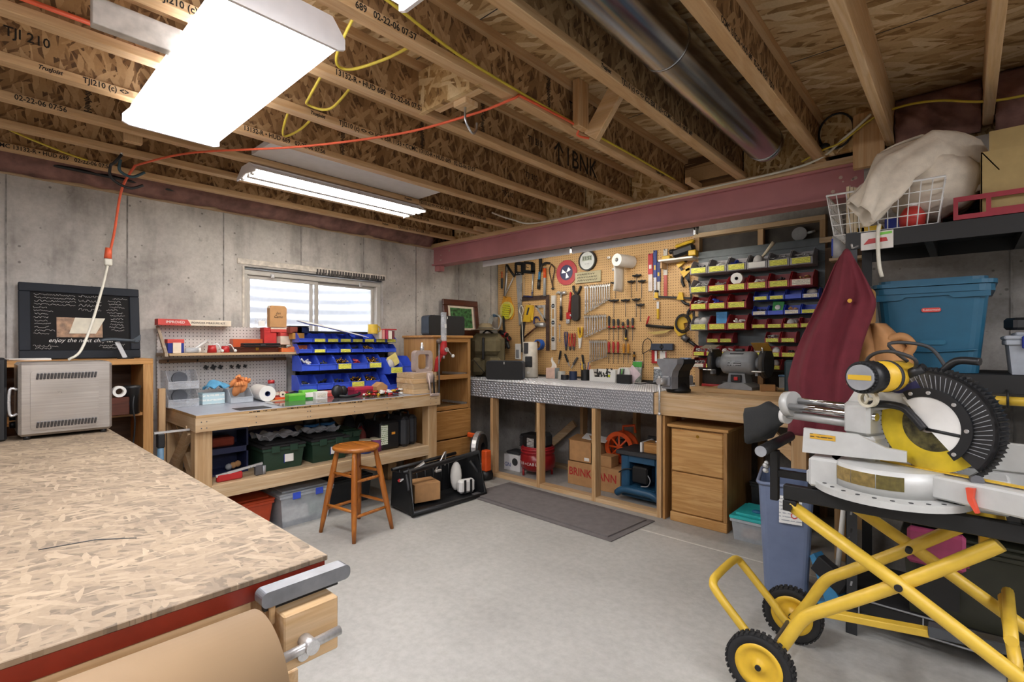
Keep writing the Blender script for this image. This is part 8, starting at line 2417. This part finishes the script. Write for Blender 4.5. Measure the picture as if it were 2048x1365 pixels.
# ------------------------------------------------------------------ slim blue bin, dust pan, floor things
gb = thing('waste_bin', 'slim slate blue plastic waste bin with a printed sticker', 'waste bin', (-0.70, 2.90, 0), 12)
M_SLATE = plain('slate_blue_plastic', '#6b7894', 0.45, var=0.03)
b = B()
lo = rrect(-0.10, 0.10, 0.03, 0.36, 0.03); hi = rrect(-0.13, 0.13, 0.0, 0.40, 0.035)
n = len(lo)
b.add([(p[0], p[1], 0) for p in lo] + [(p[0], p[1], 0.62) for p in hi], [(k, (k + 1) % n, n + (k + 1) % n, n + k) for k in range(n)] + [tuple(range(n))[::-1]])
li = [(p[0] * 0.93, 0.2 + (p[1] - 0.2) * 0.95) for p in hi]; lb_ = [(p[0] * 0.9, 0.2 + (p[1] - 0.2) * 0.9) for p in lo]
b.add([(p[0], p[1], 0.62) for p in li] + [(p[0], p[1], 0.02) for p in lb_], [(k, (k + 1) % n, n + (k + 1) % n, n + k) for k in range(n)] + [tuple(range(n, 2 * n))])
b.o('tub', M_SLATE, gb)
b = B(); b.tube([(p[0] * 1.02, 0.2 + (p[1] - 0.2) * 1.01, 0.615) for p in hi], 0.010, 6, closed=True); b.o('rim', M_SLATE, gb)
b = B().at((0.02, 0.0025, 0.51), (-2.6, 0, 0)); b.box(-0.05, 0.055, -0.002, 0.0, -0.09, 0.085); b.o('sticker', stripes('bin_sticker', '#dfe0de', '#9aa0a6', 55, 'z', duty=0.3), gb)
b = B().at((0.02, 0.0005, 0.51), (-2.6, 0, 0)); b.prism(rrect(-0.03, 0.035, 0.055, 0.075, 0.009), -0.003, -0.002, 'xz'); b.o('red_badge', plain('badge_red', '#c9443c', 0.4), gb)
for z in (0.0, -0.055):
    b = B().at((0.04, 0.0, 0.52 + z), (-2.6, 0, 0)); b.pipe((0, -0.003, 0), (0, -0.001, 0), 0.016, 0.011, 18); b.o('red_ring', plain('badge_red', '#c9443c', 0.4), gb)
t = thing('dust_pan', 'light blue dust pan with black brush beside the blue bin', 'dust pan', (-0.50, 2.94, 0.0), -20)
B().prism([(-0.08, 0.0), (0.08, 0.03), (0.08, 0.06), (-0.08, 0.28), (-0.1, 0.26), (-0.02, 0.06), (-0.09, 0.03)], -0.02, 0.05, 'xz').o('pan', plain('pan_blue', '#3f87b5', 0.4), t)
B().at((0.02, -0.03, 0.22), (0, 28, 0)).box(-0.08, 0.08, -0.03, 0.02, -0.05, 0.04, 0.004).o('brush', M_BLACKM, t)
B().cyl((0.03, 0.0, 0.26), (0.06, 0.03, 0.75), 0.012, n=10).o('handle', M_WHITE, t)

# ------------------------------------------------------------------ yellow folding saw stand
Y0, Y1 = 2.11, 2.51
ss = thing('saw_stand', 'yellow folding mitre saw stand with black rails and two wheels', 'saw stand', (0, 0, 0))
R_ = 0.023
def line(pts, r=R_, n=12, k=6):
    return B().tube(spline(pts, k), r, n)
# smooth bends: only through listed points
for y, nm in ((Y0, 'front'), (Y1, 'rear')):
    yo = -0.02 if y == Y0 else 0.02
    B().tube([(-0.49, y + yo, 0.757), (-0.163, y + yo, 0.56), (0.126, y + yo, 0.372), (0.60, y + yo, 0.065)], R_, 12).o('leg_tube', M_YEL, ss)
    B().tube(spline([(-0.575, y, 0.115), (-0.52, y, 0.205), (-0.465, y, 0.31), (-0.43, y, 0.355), (-0.37, y, 0.40), (-0.165, y, 0.555), (0.03, y, 0.715), (0.075, y, 0.755)], 5), R_, 12).o('wheel_tube', M_YEL, ss)
    B().cyl((-0.165, y - 0.045, 0.557), (-0.165, y + 0.045, 0.557), 0.012, n=12).o('pivot_bolt', M_BLACKS, ss)
    B().box(-0.51, 1.0, y - 0.032, y + 0.0, 0.775, 0.83, 0.003).o('rail', M_BLACKS, ss)
    B().box(-0.51, -0.465, y - 0.04, y + 0.01, 0.735, 0.775, 0.003).o('rail_bracket', M_BLACKS, ss)
    B().cyl((-0.487, y - 0.05, 0.752), (-0.487, y + 0.02, 0.752), 0.011, n=12).o('hinge_bolt', M_BLACKS, ss)
B().tube(spline([(0.60, Y0 - 0.02, 0.065), (0.62, Y0 - 0.01, 0.05), (0.62, Y1 + 0.01, 0.05), (0.60, Y1 + 0.02, 0.065)], 4), R_, 10).o('foot_bar', M_YEL, ss)
B().tube([(0.10, Y0, 0.47), (0.11, Y1, 0.475)], R_ * 0.75, 10).o('cross_tube', M_YEL, ss)
B().tube([(0.11, Y0 + 0.02, 0.30), (0.11, Y0 + 0.02, 0.40), (0.10, Y1, 0.45)], R_ * 0.75, 10).o('cross_tube', M_YEL, ss)
B().box(0.03, 0.06, Y0 + 0.02, Y1 - 0.02, 0.70, 0.715, 0.003).o('cross_plate', M_YEL, ss)
B().box(0.0, 0.10, Y0 + 0.05, Y1 - 0.05, 0.76, 0.775, 0.003).o('cross_plate', M_YEL, ss)
B().box(-0.40, -0.33, Y0 + 0.05, Y1 - 0.03, 0.785, 0.795, 0.003).o('cross_plate', M_YEL, ss)
# carrying loop
B().tube(spline([(-0.60, Y0 + 0.03, 0.12), (-0.66, Y0 + 0.03, 0.19), (-0.775, Y0 + 0.03, 0.31), (-0.80, Y0 + 0.05, 0.342), (-0.805, Y0 + 0.12, 0.35), (-0.805, Y1 - 0.12, 0.35), (-0.80, Y1 - 0.05, 0.342), (-0.775, Y1 - 0.03, 0.31), (-0.66, Y1 - 0.03, 0.19), (-0.60, Y1 - 0.03, 0.12), (-0.56, Y1 - 0.03, 0.115)], 5), R_ * 0.76, 12).o("carry_loop", M_YEL, ss)
for y in (Y0 - 0.045, Y1 + 0.045):
    wy0, wy1 = y - 0.02, y + 0.02
    x, z = -0.588, 0.1225
    w = B()
    w.lathe([(0.085, -0.018), (0.112, -0.022), (0.119, -0.014), (0.119, 0.014), (0.112, 0.022), (0.085, 0.018), (0.085, -0.018)], 40, (x, y, z), 'y', caps=False)
    wt = w.o('tyre', M_RUBBER, ss)
    tr = B()
    for k in range(36):
        a = 2 * PI * k / 36
        for s in (-1, 1):
            aa = a + (0.087 if s > 0 else 0)
            c, s_ = math.cos(aa), math.sin(aa)
            p = Vector((x + 0.12 * c, y + s * 0.011, z + 0.12 * s_))
            ex, ez = Vector((-s_, 0, c)), Vector((c, 0, s_))
            q = []
            for dz in (-0.003, 0.0035):
                for dx, dy in ((-0.006, -0.01), (0.006, -0.01), (0.006, 0.01), (-0.006, 0.01)):
                    q.append(p + ex * dx + Vector((0, dy, 0)) + ez * dz)
            tr.add(q, [(0, 1, 2, 3), (4, 7, 6, 5), (0, 4, 5, 1), (1, 5, 6, 2), (2, 6, 7, 3), (3, 7, 4, 0)])
    tag(tr.o('tread_lugs', M_RUBBER, wt), kind='stuff')
    hb = B().lathe([(0.0, -0.02), (0.02, -0.022), (0.024, -0.012), (0.06, -0.008), (0.066, -0.016), (0.086, -0.019), (0.086, 0.019), (0.066, 0.016), (0.06, 0.008), (0.024, 0.012), (0.02, 0.02), (0.0, 0.02)], 36, (x, y, z), 'y').o('hub', M_YELP, ss)
    B().cyl((x, y - 0.027, z), (x, y + 0.027, z), 0.011, n=12).o('axle_cap', M_BLACKS, ss)
    for k in range(6):
        a = 2 * PI * k / 6
        B().tube([(x + 0.02 * math.cos(a), y + 0.012, z + 0.02 * math.sin(a)), (x + 0.075 * math.cos(a), y + 0.012, z + 0.075 * math.sin(a))], 0.005, 6).o('hub_rib', M_YELP, ss)
B().cyl((-0.588, Y0 - 0.06, 0.1225), (-0.588, Y1 + 0.06, 0.1225), 0.008, n=10).o('axle', M_STEELD, ss)
# gas strut link in the middle
b = B().at((-0.26, 2.31, 0.312), (0, -8, 0)); b.box(-0.165, 0.165, -0.02, 0.02, -0.013, 0.013, 0.003); b.o('link_bar', M_YEL, ss)
b = B().at((0.05, 2.31, 0.36), (0, -5, 0)); b.box(-0.15, 0.20, -0.026, 0.026, -0.018, 0.018, 0.003); b.o('link_sleeve', plain('sleeve_grey', '#43474c', 0.4), ss)
# work support at the left end
B().box(-0.615, -0.585, 2.30, 2.335, 0.70, 0.91, 0.002).o('support_post', M_BLACKS, ss)
B().box(-0.60, -0.30, 2.305, 2.33, 0.80, 0.83, 0.002).o('support_arm', M_BLACKS, ss)
B().cyl((-0.60, 2.12, 0.935), (-0.60, 2.56, 0.935), 0.022, n=20).o('roller', M_BLACK, ss)
B().cyl((-0.60, 2.118, 0.935), (-0.60, 2.122, 0.935), 0.0215, n=20).o('roller_cap', M_GREYPL, ss)
for k in range(5):
    a = 2 * PI * k / 5
    B().ball((-0.63, 2.30 + 0.018 * math.cos(a), 0.835 + 0.018 * math.sin(a)), 0.010, 8).o('clamp_knob', M_ALU, ss)
for x in (-0.42, 0.12):
    B().box(x, x + 0.06, Y0 - 0.02, Y1 + 0.02, 0.83, 0.842, 0.003).o('saw_bracket', M_BLACKS, ss)

# ------------------------------------------------------------------ sliding mitre saw
ms = thing('mitre_saw', 'large yellow and silver sliding mitre saw on the folding stand', 'mitre saw', (-0.20, 2.17, 0.843))
M_SIL = plain('saw_silver', '#c6c7c4', 0.45, 0.2, 0.03)
def arc(r0, r1, a0, a1, k=20):
    o = [(r1 * math.cos(rad(a0 + (a1 - a0) * q / k)), r1 * math.sin(rad(a0 + (a1 - a0) * q / k))) for q in range(k + 1)]
    i = [(r0 * math.cos(rad(a1 - (a1 - a0) * q / k)), r0 * math.sin(rad(a1 - (a1 - a0) * q / k))) for q in range(k + 1)]
    return o + i
b = B()
b.prism(arc(0.10, 0.225, 190, 350, 26), 0.0, 0.022, 'xy')
b.box(-0.24, 0.30, -0.06, 0.20, 0.0, 0.05, 0.006)
b.box(-0.225, -0.13, -0.10, 0.10, 0.0, 0.105, 0.008)
b.box(0.22, 0.30, -0.08, 0.10, 0.0, 0.105, 0.008)
b.o('base_casting', M_SIL, ms)
B().cyl((0, 0, 0.02), (0, 0, 0.105), 0.166, n=56).o('turntable', M_SIL, ms)
for a_, c_ in ((212, '#8a7444'), (238, '#7d6a3a'), (264, '#5d5326')):
    b = B(); b.prism(arc(0.166, 0.1685, a_, a_ + 25, 8), 0.045, 0.09, 'xy'); b.o('warning_label', plain('warn' + c_, c_, 0.5, var=0.15, vscale=60), ms)
for k in range(11):
    a = rad(200 + 13 * k)
    B().cyl((0.205 * math.cos(a), 0.205 * math.sin(a), 0.018), (0.205 * math.cos(a), 0.205 * math.sin(a), 0.0235), 0.007, n=6).o('detent', M_DARK, ms)
# fence
b = B(); b.prism([(-0.25, 0.115), (-0.245, 0.205), (-0.08, 0.20), (0.0, 0.165), (0.055, 0.16), (0.055, 0.125), (-0.25, 0.115)], -0.075, -0.055, 'xz'); b.o('left_fence', M_SIL, ms)
b = B(); b.prism([(-0.225, 0.17), (-0.145, 0.168), (-0.145, 0.187), (-0.225, 0.189)], -0.0765, -0.075, 'xz'); b.o('fence_label', stripes('fence_warn', '#c99b2c', '#3a3422', 90, 'z', duty=0.35), ms)
B().box(0.14, 0.36, 0.035, 0.055, 0.115, 0.205, 0.004).o('right_fence', M_SIL, ms)
B().box(0.20, 0.27, 0.0335, 0.035, 0.165, 0.185).o('fence_label', stripes('fence_warn', '#c99b2c', '#3a3422', 90, 'z', duty=0.35), ms)
B().box(-0.22, 0.34, 0.04, 0.10, 0.05, 0.115, 0.006).o('fence_foot', M_SIL, ms)
ANG = -23.0
def S(x=0, y=0, z=0, rot=(0, 0, 0)):
    b = B()
    b.T = Matrix.Rotation(rad(ANG), 4, 'Z') @ Matrix.Translation((x, y, z)) @ Euler([rad(a) for a in rot]).to_matrix().to_4x4()
    return b
S().box(0.10, 0.48, -0.055, 0.055, 0.03, 0.10, 0.006).o('mitre_arm', M_SIL, ms)
S().box(-0.10, 0.47, -0.013, 0.013, 0.1055, 0.1085).o('kerf_plate', M_YELP, ms)
S().prism([(0.245, 0.088), (0.265, 0.09), (0.262, 0.06), (0.275, 0.02), (0.268, 0.018), (0.25, 0.05)], -0.07, -0.056, 'xz').o('red_lever', plain('coral_lever', '#d8523a', 0.4), ms)
# head: blade centre in the turned frame
CX, CZ = 0.128, 0.252
r_b = 0.150
S(CX, 0, CZ).cyl((0, -0.0015, 0), (0, 0.0015, 0), r_b, n=72).o('blade', plain('blade_yellow', '#cdb22a', 0.35, 0.0, 0.12, 12), ms)
S(CX, 0, CZ).cyl((0, -0.0022, 0), (0, 0.0022, 0), 0.085, n=48).o('blade_print', plain('blade_black', '#4a4526', 0.4, 0.0, 0.5, 40), ms)
b = S(CX, 0, CZ)
for k in range(60):
    a = 2 * PI * k / 60
    c, s_ = math.cos(a), math.sin(a)
    b.add([((r_b - 0.002) * c, -0.0015, (r_b - 0.002) * s_), ((r_b + 0.005) * math.cos(a + 0.03), -0.0015, (r_b + 0.005) * math.sin(a + 0.03)), ((r_b - 0.002) * math.cos(a + 0.06), 0.0015, (r_b - 0.002) * math.sin(a + 0.06))], [(0, 1, 2)])
tag(b.o('blade_teeth', M_STEELD, ms), kind='stuff')
# guards
b = S(CX, 0, CZ)
def arcp(b, r0, r1, a0, a1, y0, y1, k=26):
    n0 = len(b.v)
    p = arc(r0, r1, a0, a1, k)
    m = k + 1
    for q in range(k):
        i0, i1, j0, j1 = p[q], p[q + 1], p[2 * m - 1 - q], p[2 * m - 2 - q]
        b.prism([i0, i1, j1, j0], y0, y1, 'xz')
    return b
arcp(b, 0.075, 0.178, -42, 118, -0.030, -0.012); arcp(b, 0.170, 0.178, -42, 118, -0.03, 0.03); arcp(b, 0.075, 0.178, -42, 118, 0.012, 0.030)
b.o('upper_guard', plain('guard_black', '#2a2b2d', 0.3, 0.0, 0.05), ms)
b = S(CX, 0, CZ)
for k in range(28):
    a = rad(-34 + 5.2 * k)
    b.tube([(0.105 * math.cos(a), -0.031, 0.105 * math.sin(a)), (0.165 * math.cos(a + 0.12), -0.031, 0.165 * math.sin(a + 0.12))], 0.0012, 4)
tag(b.o('guard_ribs', M_GREYPL, ms), kind='stuff')
b = S(CX, 0, CZ)
for k in range(36):
    a = rad(-50 + 4.4 * k)
    b.at(); b.T = S(CX, 0, CZ).T
    c, s_ = math.cos(a), math.sin(a)
    b.add([(0.176 * c, y, 0.176 * s_) for y in (-0.02, 0.02)] + [(0.188 * math.cos(a + 0.03), y, 0.188 * math.sin(a + 0.03)) for y in (-0.02, 0.02)] + [(0.176 * math.cos(a + 0.07), y, 0.176 * math.sin(a + 0.07)) for y in (-0.02, 0.02)], [(0, 1, 3, 2), (2, 3, 5, 4), (0, 2, 4), (1, 5, 3)])
tag(b.o('guard_teeth', M_BLACK, ms), kind='stuff')
b = S(CX, 0, CZ); arcp(b, 0.0, 0.108, -48, 128, -0.036, -0.031); b.o('cover_plate', M_WHITE, ms)
b = S(CX, 0, CZ); arcp(b, 0.094, 0.122, -52, 122, -0.040, -0.033); b.o('cover_ring', M_BLACK, ms)
for a in (-45, 0, 45, 85, 112):
    S(CX, 0, CZ).cyl((0.108 * math.cos(rad(a)), -0.044, 0.108 * math.sin(rad(a))), (0.108 * math.cos(rad(a)), -0.038, 0.108 * math.sin(rad(a))), 0.006, n=10).o('cover_bolt', M_STEEL, ms)
S(CX, 0, CZ).cyl((0, -0.03, 0), (0, 0.03, 0), 0.022, n=20).o('arbor', M_STEEL, ms)
b = S(CX, 0, CZ); b.tube([(0.0, -0.034, -0.01), (0.09, -0.034, -0.018)], 0.006, 8); b.o('guard_link', M_BLACK, ms)
b = S(CX, 0, CZ); b.tube(spline([(-0.20, -0.045, 0.03), (-0.15, -0.045, 0.055), (-0.07, -0.045, 0.055), (-0.035, -0.045, 0.03), (0.0, -0.045, -0.01)], 5), 0.013, 8); b.o('lower_link', M_BLACK, ms)
b = S(CX, 0, CZ); b.prism([(-0.25, 0.05), (-0.22, 0.10), (-0.12, 0.115), (-0.04, 0.165), (0.0, 0.168), (0.02, 0.10), (-0.05, 0.06), (-0.12, 0.04), (-0.2, 0.02)], -0.03, 0.03, 'xz'); b.o('saw_arm', plain('arm_white', '#cfcfca', 0.4), ms)
b = S(CX, 0, CZ); b.prism([(-0.10, 0.10), (-0.03, 0.145), (-0.01, 0.11), (-0.08, 0.098)], -0.033, -0.03, 'xz'); b.o('arm_label', plain('label_navy', '#262a55', 0.4), ms)
b = S(CX, 0, CZ); b.tube([(0.11, 0.0, -0.15), (0.13, -0.03, -0.145)], 0.016, 10); b.o('guard_roller', M_STEELD, ms)
# motor
mb = (CX - 0.10, 0.0, CZ + 0.155)
S(*mb).cyl((0, 0.03, 0), (0, -0.14, 0), 0.052, n=28).o('motor_body', M_YELP, ms)
S(*mb).cyl((0, -0.14, 0), (0, -0.20, 0), 0.053, n=28).o('motor_vent', M_BLACK, ms)
b = S(*mb)
for k in range(26):
    a = 2 * PI * k / 26
    b.tube([(0.053 * math.cos(a), -0.145, 0.053 * math.sin(a)), (0.046 * math.cos(a), -0.206, 0.046 * math.sin(a))], 0.0025, 4)
tag(b.o('vent_fins', M_BLACK, ms), kind='stuff')
S(*mb).cyl((0, -0.20, 0), (0, -0.212, 0), 0.042, n=24).o('end_cap', M_GREYPL, ms)
S(*mb).box(-0.036, 0.036, -0.2135, -0.2115, -0.008, 0.008).o('end_badge', M_YELP, ms)
S(*mb).cyl((0, -0.06, 0), (0, -0.075, 0), 0.0545, n=28).o('motor_band', M_DARK, ms)
S(*mb).cyl((0.03, -0.02, 0.0), (0.09, -0.02, 0.03), 0.018, n=14).o('brush_cap', M_BLACK, ms)
b = S(*mb); b.tube(spline([(0.06, -0.02, 0.02), (0.08, -0.06, 0.06), (0.02, -0.09, 0.085), (-0.06, -0.06, 0.06), (-0.10, -0.02, -0.02), (-0.16, 0.03, -0.10), (-0.22, 0.05, -0.13)], 6), 0.006, 8); b.o('power_cord', M_DARK, ms)
b = S(*mb); b.tube(spline([(0.03, 0.0, 0.05), (0.0, -0.05, 0.11), (0.08, 0.02, 0.10), (0.14, 0.02, 0.02), (0.20, 0.0, 0.0)], 6), 0.006, 8); b.o('power_cord', M_DARK, ms)
b = S(CX, 0, CZ); b.tube(spline([(0.02, 0.01, 0.17), (0.06, 0.01, 0.21), (0.12, 0.01, 0.21)], 5), 0.012, 8); b.o('carry_handle', M_BLACK, ms)
# slide rails, clamp knob and dust bag
for y, z in ((-0.03, CZ + 0.008), (0.03, CZ + 0.028)):
    S().cyl((-0.36, y, z), (-0.02, y, z), 0.014, n=18).o('slide_rail', M_CHROME, ms)
S().box(-0.12, -0.03, -0.06, 0.06, CZ - 0.06, CZ + 0.055, 0.01).o('rail_housing', M_SIL, ms)
S().box(-0.10, -0.02, -0.05, 0.05, 0.05, CZ - 0.06, 0.01).o('rail_column', M_SIL, ms)
S().cyl((-0.385, 0, CZ + 0.012), (-0.35, 0, CZ + 0.017), 0.052, n=24).o('rail_end_cap', M_SIL, ms)
S().cyl((-0.39, 0.0, CZ - 0.03), (-0.05, 0.0, CZ - 0.03), 0.017, n=16).o('dust_pipe', M_ALU, ms)
b = S(-0.02, -0.07, CZ + 0.075); b.pipe((0, -0.02, 0), (0, 0.0, 0), 0.03, 0.021, 20); b.o('lock_wheel', plain('wheel_cream', '#cfc9b6', 0.4), ms)
b = S(-0.02, -0.07, CZ + 0.075)
for k in range(3):
    a = 2 * PI * k / 3
    b.tube([(0, -0.01, 0), (0.024 * math.cos(a), -0.01, 0.024 * math.sin(a))], 0.005, 6)
b.o('lock_spokes', plain('wheel_cream', '#cfc9b6', 0.4), ms)
S(-0.06, -0.05, CZ + 0.10, (0, 35, 0)).cyl((-0.05, 0, 0.0), (0.0, 0, 0), 0.014, n=12).o('wooden_knob', M_LEATH, ms)
S().cyl((-0.40, 0, CZ - 0.035), (-0.38, 0, CZ - 0.035), 0.034, n=24).o('bag_ring', M_WHITE, ms)
b = S(-0.40, 0, CZ - 0.035)
def bagf(u, v):
    a = 2 * PI * v
    r = 0.032 + 0.05 * min(1, u * 2.2) + 0.006 * math.sin(3 * a + 8 * u)
    r *= (abs(math.cos(a)) ** 6 + abs(math.sin(a)) ** 6) ** (-1 / 6) if u > 0.25 else 1
    if u > 0.92:
        r *= max(0.06, (1 - u) / 0.08)
    return (-0.18 * u, r * math.cos(a) * 0.6, r * math.sin(a) * 0.95 - 0.075 * u)
b.grid(bagf, 18, 22)
b.o('dust_bag', plain('bag_charcoal', '#2b2c2c', 0.9, bmp=0.3), ms)

# ------------------------------------------------------------------ ceiling services: duct, cords, cables, hook
dt = thing('round_duct', 'round galvanised duct running between the joists', 'duct', (-0.905, 0, 2.575))
m_d, nt_, bs_ = newmat('duct_steel')
f_ = noise(nt_, texco(nt_, (1, 0.15, 1)), 7, 4, 0.6)
r1_ = ramp(nt_, [(0.3, srgb('#9aa0a6')), (0.7, srgb('#cfd3d6'))], f_)
nt_.links.new(r1_.outputs[0], bs_.inputs['Base Color'])
bs_.inputs['Metallic'].default_value = 1.0
bs_.inputs['Roughness'].default_value = 0.22
for y0, y1 in ((-3.3, -0.6), (-0.6, 1.93), (1.93, 3.26)):
    B().cyl((0, y0, 0), (0, y1 - 0.003, 0), 0.102, n=40, caps=False).o('section', m_d, dt)
    B().tube([(0.1025 * math.cos(a), y1 - 0.01, 0.1025 * math.sin(a)) for a in (2 * PI * q / 40 for q in range(40))], 0.0025, 6, closed=True).o('joint_bead', m_d, dt)
b = B(); b.lathe([(0.102, 3.26), (0.10, 3.31), (0.085, 3.345), (0.05, 3.36), (0.001, 3.362)], 40, (0, 0, 0), 'y'); b.o('end_cap', m_d, dt)
B().box(-0.105, 0.105, 1.2, 1.23, -0.112, -0.103).o('strap', M_GALV, dt)

tag(B().tube(spline([(-3.69, 0.70, 2.43), (-3.2, 0.86, 2.425), (-2.6, 1.20, 2.40), (-2.1, 1.48, 2.415), (-1.7, 1.60, 2.43), (-1.50, 1.64, 2.445), (-1.484, 1.68, 2.475)], 8), 0.006, 8).tube(spline([(-1.484, 1.68, 2.475), (-1.48, 1.9, 2.478), (-1.475, 2.12, 2.474), (-1.50, 2.16, 2.448), (-1.47, 2.22, 2.442)], 6), 0.006, 8)
    .tube(spline([(-3.69, 0.70, 2.43), (-3.80, 0.655, 2.30), (-3.9, 0.635, 2.05), (-3.94, 0.62, 1.93)], 8), 0.007, 8).o('extension_cord', M_CORD), 'orange extension cord slung below the joists', 'extension cord')
t = thing('plug_end', 'white appliance cord plugged into the orange cord above the oven', 'power cord', (-3.945, 0.615, 1.90))
B().cyl((0, 0, 0.055), (0, -0.004, -0.01), 0.017, 0.02, n=14).o('orange_socket', M_CORD, t)
B().box(-0.017, 0.017, -0.022, 0.016, -0.055, -0.012, 0.005).o('plug', M_CABLEW, t)
B().tube(spline([(0, -0.005, -0.05), (0.06, -0.04, -0.2), (0.14, -0.10, -0.42), (0.22, -0.16, -0.58), (0.32, -0.22, -0.625)], 8), 0.007, 8).o('cord', M_CABLEW, t)
t = thing('utility_hook', 'black rubber coated double hook screwed into a joist', 'hook', (-3.63, 0.62, 2.45))
B().tube(spline([(0.03, 0.0, 0.0), (0.02, -0.03, -0.05), (-0.04, -0.04, -0.06), (-0.07, -0.03, -0.12), (-0.07, 0.05, -0.16), (-0.06, 0.12, -0.13)], 6), 0.008, 8).o('lower_arm', M_BLACK, t)
B().tube(spline([(0.0, 0.0, -0.02), (-0.02, 0.0, -0.08), (-0.03, 0.06, -0.10), (-0.02, 0.12, -0.06)], 6), 0.008, 8).o('upper_arm', plain('hook_teal', '#2b4a55', 0.5), t)
B().cyl((0.03, 0, 0.0), (0.03, 0, 0.02), 0.006, n=8).o('screw', M_STEEL, t)
t = thing('steel_hook', 'zinc plated screw hook below the blocking panel', 'hook', (-1.68, 1.535, 2.43))
B().tube(spline([(0, 0, 0.02), (0, 0.0, -0.05), (0.005, 0.02, -0.09), (0, 0.05, -0.10), (0, 0.07, -0.075), (0, 0.072, -0.045)], 6), 0.0055, 8).o('hook', M_GALV, t)
B().cyl((0, 0, 0.002), (0, 0, 0.006), 0.012, n=12).o('collar', M_GALV, t)
# yellow building cables
CY = [
    ([(-1.485, 0.40, 2.52), (-1.45, 0.62, 2.50), (-1.44, 0.9, 2.52), (-1.48, 1.3, 2.50), (-1.483, 1.7, 2.49), (-1.48, 2.1, 2.485), (-1.48, 2.6, 2.49), (-1.483, 3.3, 2.49)], 'yellow cable stapled along the joist over the orange cord'),
    ([(-1.60, 0.95, 2.56), (-1.85, 1.0, 2.50), (-1.90, 1.08, 2.50), (-1.72, 1.14, 2.50), (-1.58, 1.2, 2.54)], 'yellow cable looping between joists right of the wide ceiling light'),
    ([(-2.02, 1.05, 2.55), (-2.2, 1.06, 2.48), (-2.30, 1.10, 2.49), (-2.22, 1.17, 2.47), (-2.05, 1.2, 2.55)], 'yellow cable loop hanging below a joist by the wide light'),
    ([(-2.45, 1.10, 2.57), (-2.6, 1.12, 2.50), (-2.72, 1.17, 2.48), (-2.62, 1.22, 2.51), (-2.45, 1.24, 2.57)], 'short yellow cable loop above the white panel'),
    ([(-3.60, 0.05, 2.50), (-3.8, 0.2, 2.50), (-3.95, 0.42, 2.49), (-4.0, 0.52, 2.49)], 'yellow cable drooping between joists near the hook'),
    ([(-4.37, -0.4, 2.455), (-4.36, 0.3, 2.46), (-4.37, 1.0, 2.455), (-4.36, 1.7, 2.46), (-4.37, 2.5, 2.455), (-4.36, 3.35, 2.458)], 'yellow cable running along the sill above the window wall'),
    ([(-0.75, 3.49, 2.485), (-0.62, 3.375, 2.49), (-0.52, 3.34, 2.50), (-0.38, 3.32, 2.58), (-0.25, 3.3, 2.60), (-0.10, 3.24, 2.56), (0.10, 3.2, 2.48), (0.4, 3.2, 2.47)], 'yellow cable swooping over the steel beam end'),
]
for pts, lab in CY:
    tag(B().tube(spline(pts, 7), 0.006, 7).o('electric_cable', M_CABLEY), lab, 'cable')
tag(B().tube(spline([(-3.05, 3.10, 2.50), (-3.0, 3.30, 2.47), (-2.85, 3.47, 2.445), (-2.0, 3.49, 2.445), (-1.2, 3.49, 2.445), (-0.7, 3.44, 2.45), (-0.5, 3.33, 2.52), (-0.38, 3.30, 2.6)], 7), 0.007, 7).o('electric_cable', M_CABLEW), 'white cable running along the nailer of the steel beam', 'cable')
tag(B().tube(spline([(-4.30, -0.3, 2.50), (-4.27, 0.3, 2.49), (-4.27, 0.8, 2.485), (-4.28, 1.05, 2.48)], 7), 0.011, 8).tube([(-4.28, 1.05, 2.48), (-4.26, 1.05, 2.62)], 0.014, 8).o('black_pipe', M_BLACK), 'black pipe in front of the pink insulation', 'pipe')
t = thing('pipe_strap', 'perforated metal strap hanging by the black pipe', 'strap', (-4.24, 0.86, 2.49))
B().box(-0.002, 0.002, -0.012, 0.012, 0.0, 0.15).o('strap', M_GALV, t)
for k in range(5):
    B().cyl((0.002, 0, 0.015 + 0.028 * k), (0.003, 0, 0.015 + 0.028 * k), 0.005, n=8).o('hole', M_DARK, t)
t = thing('headset', 'black hoop of cable hanging on the blocking above the beam', 'cable hoop', (-0.555, 3.385, 2.585))
B().tube([(0.085 * math.cos(a), 0.0, 0.1 * math.sin(a)) for a in (2 * PI * q / 28 for q in range(28))], 0.006, 7, closed=True).o('hoop', M_BLACK, t)
B().ball((-0.06, -0.005, -0.075), 0.025, 10, (1.3, 0.6, 0.8)).o('plug', M_BLACK, t)
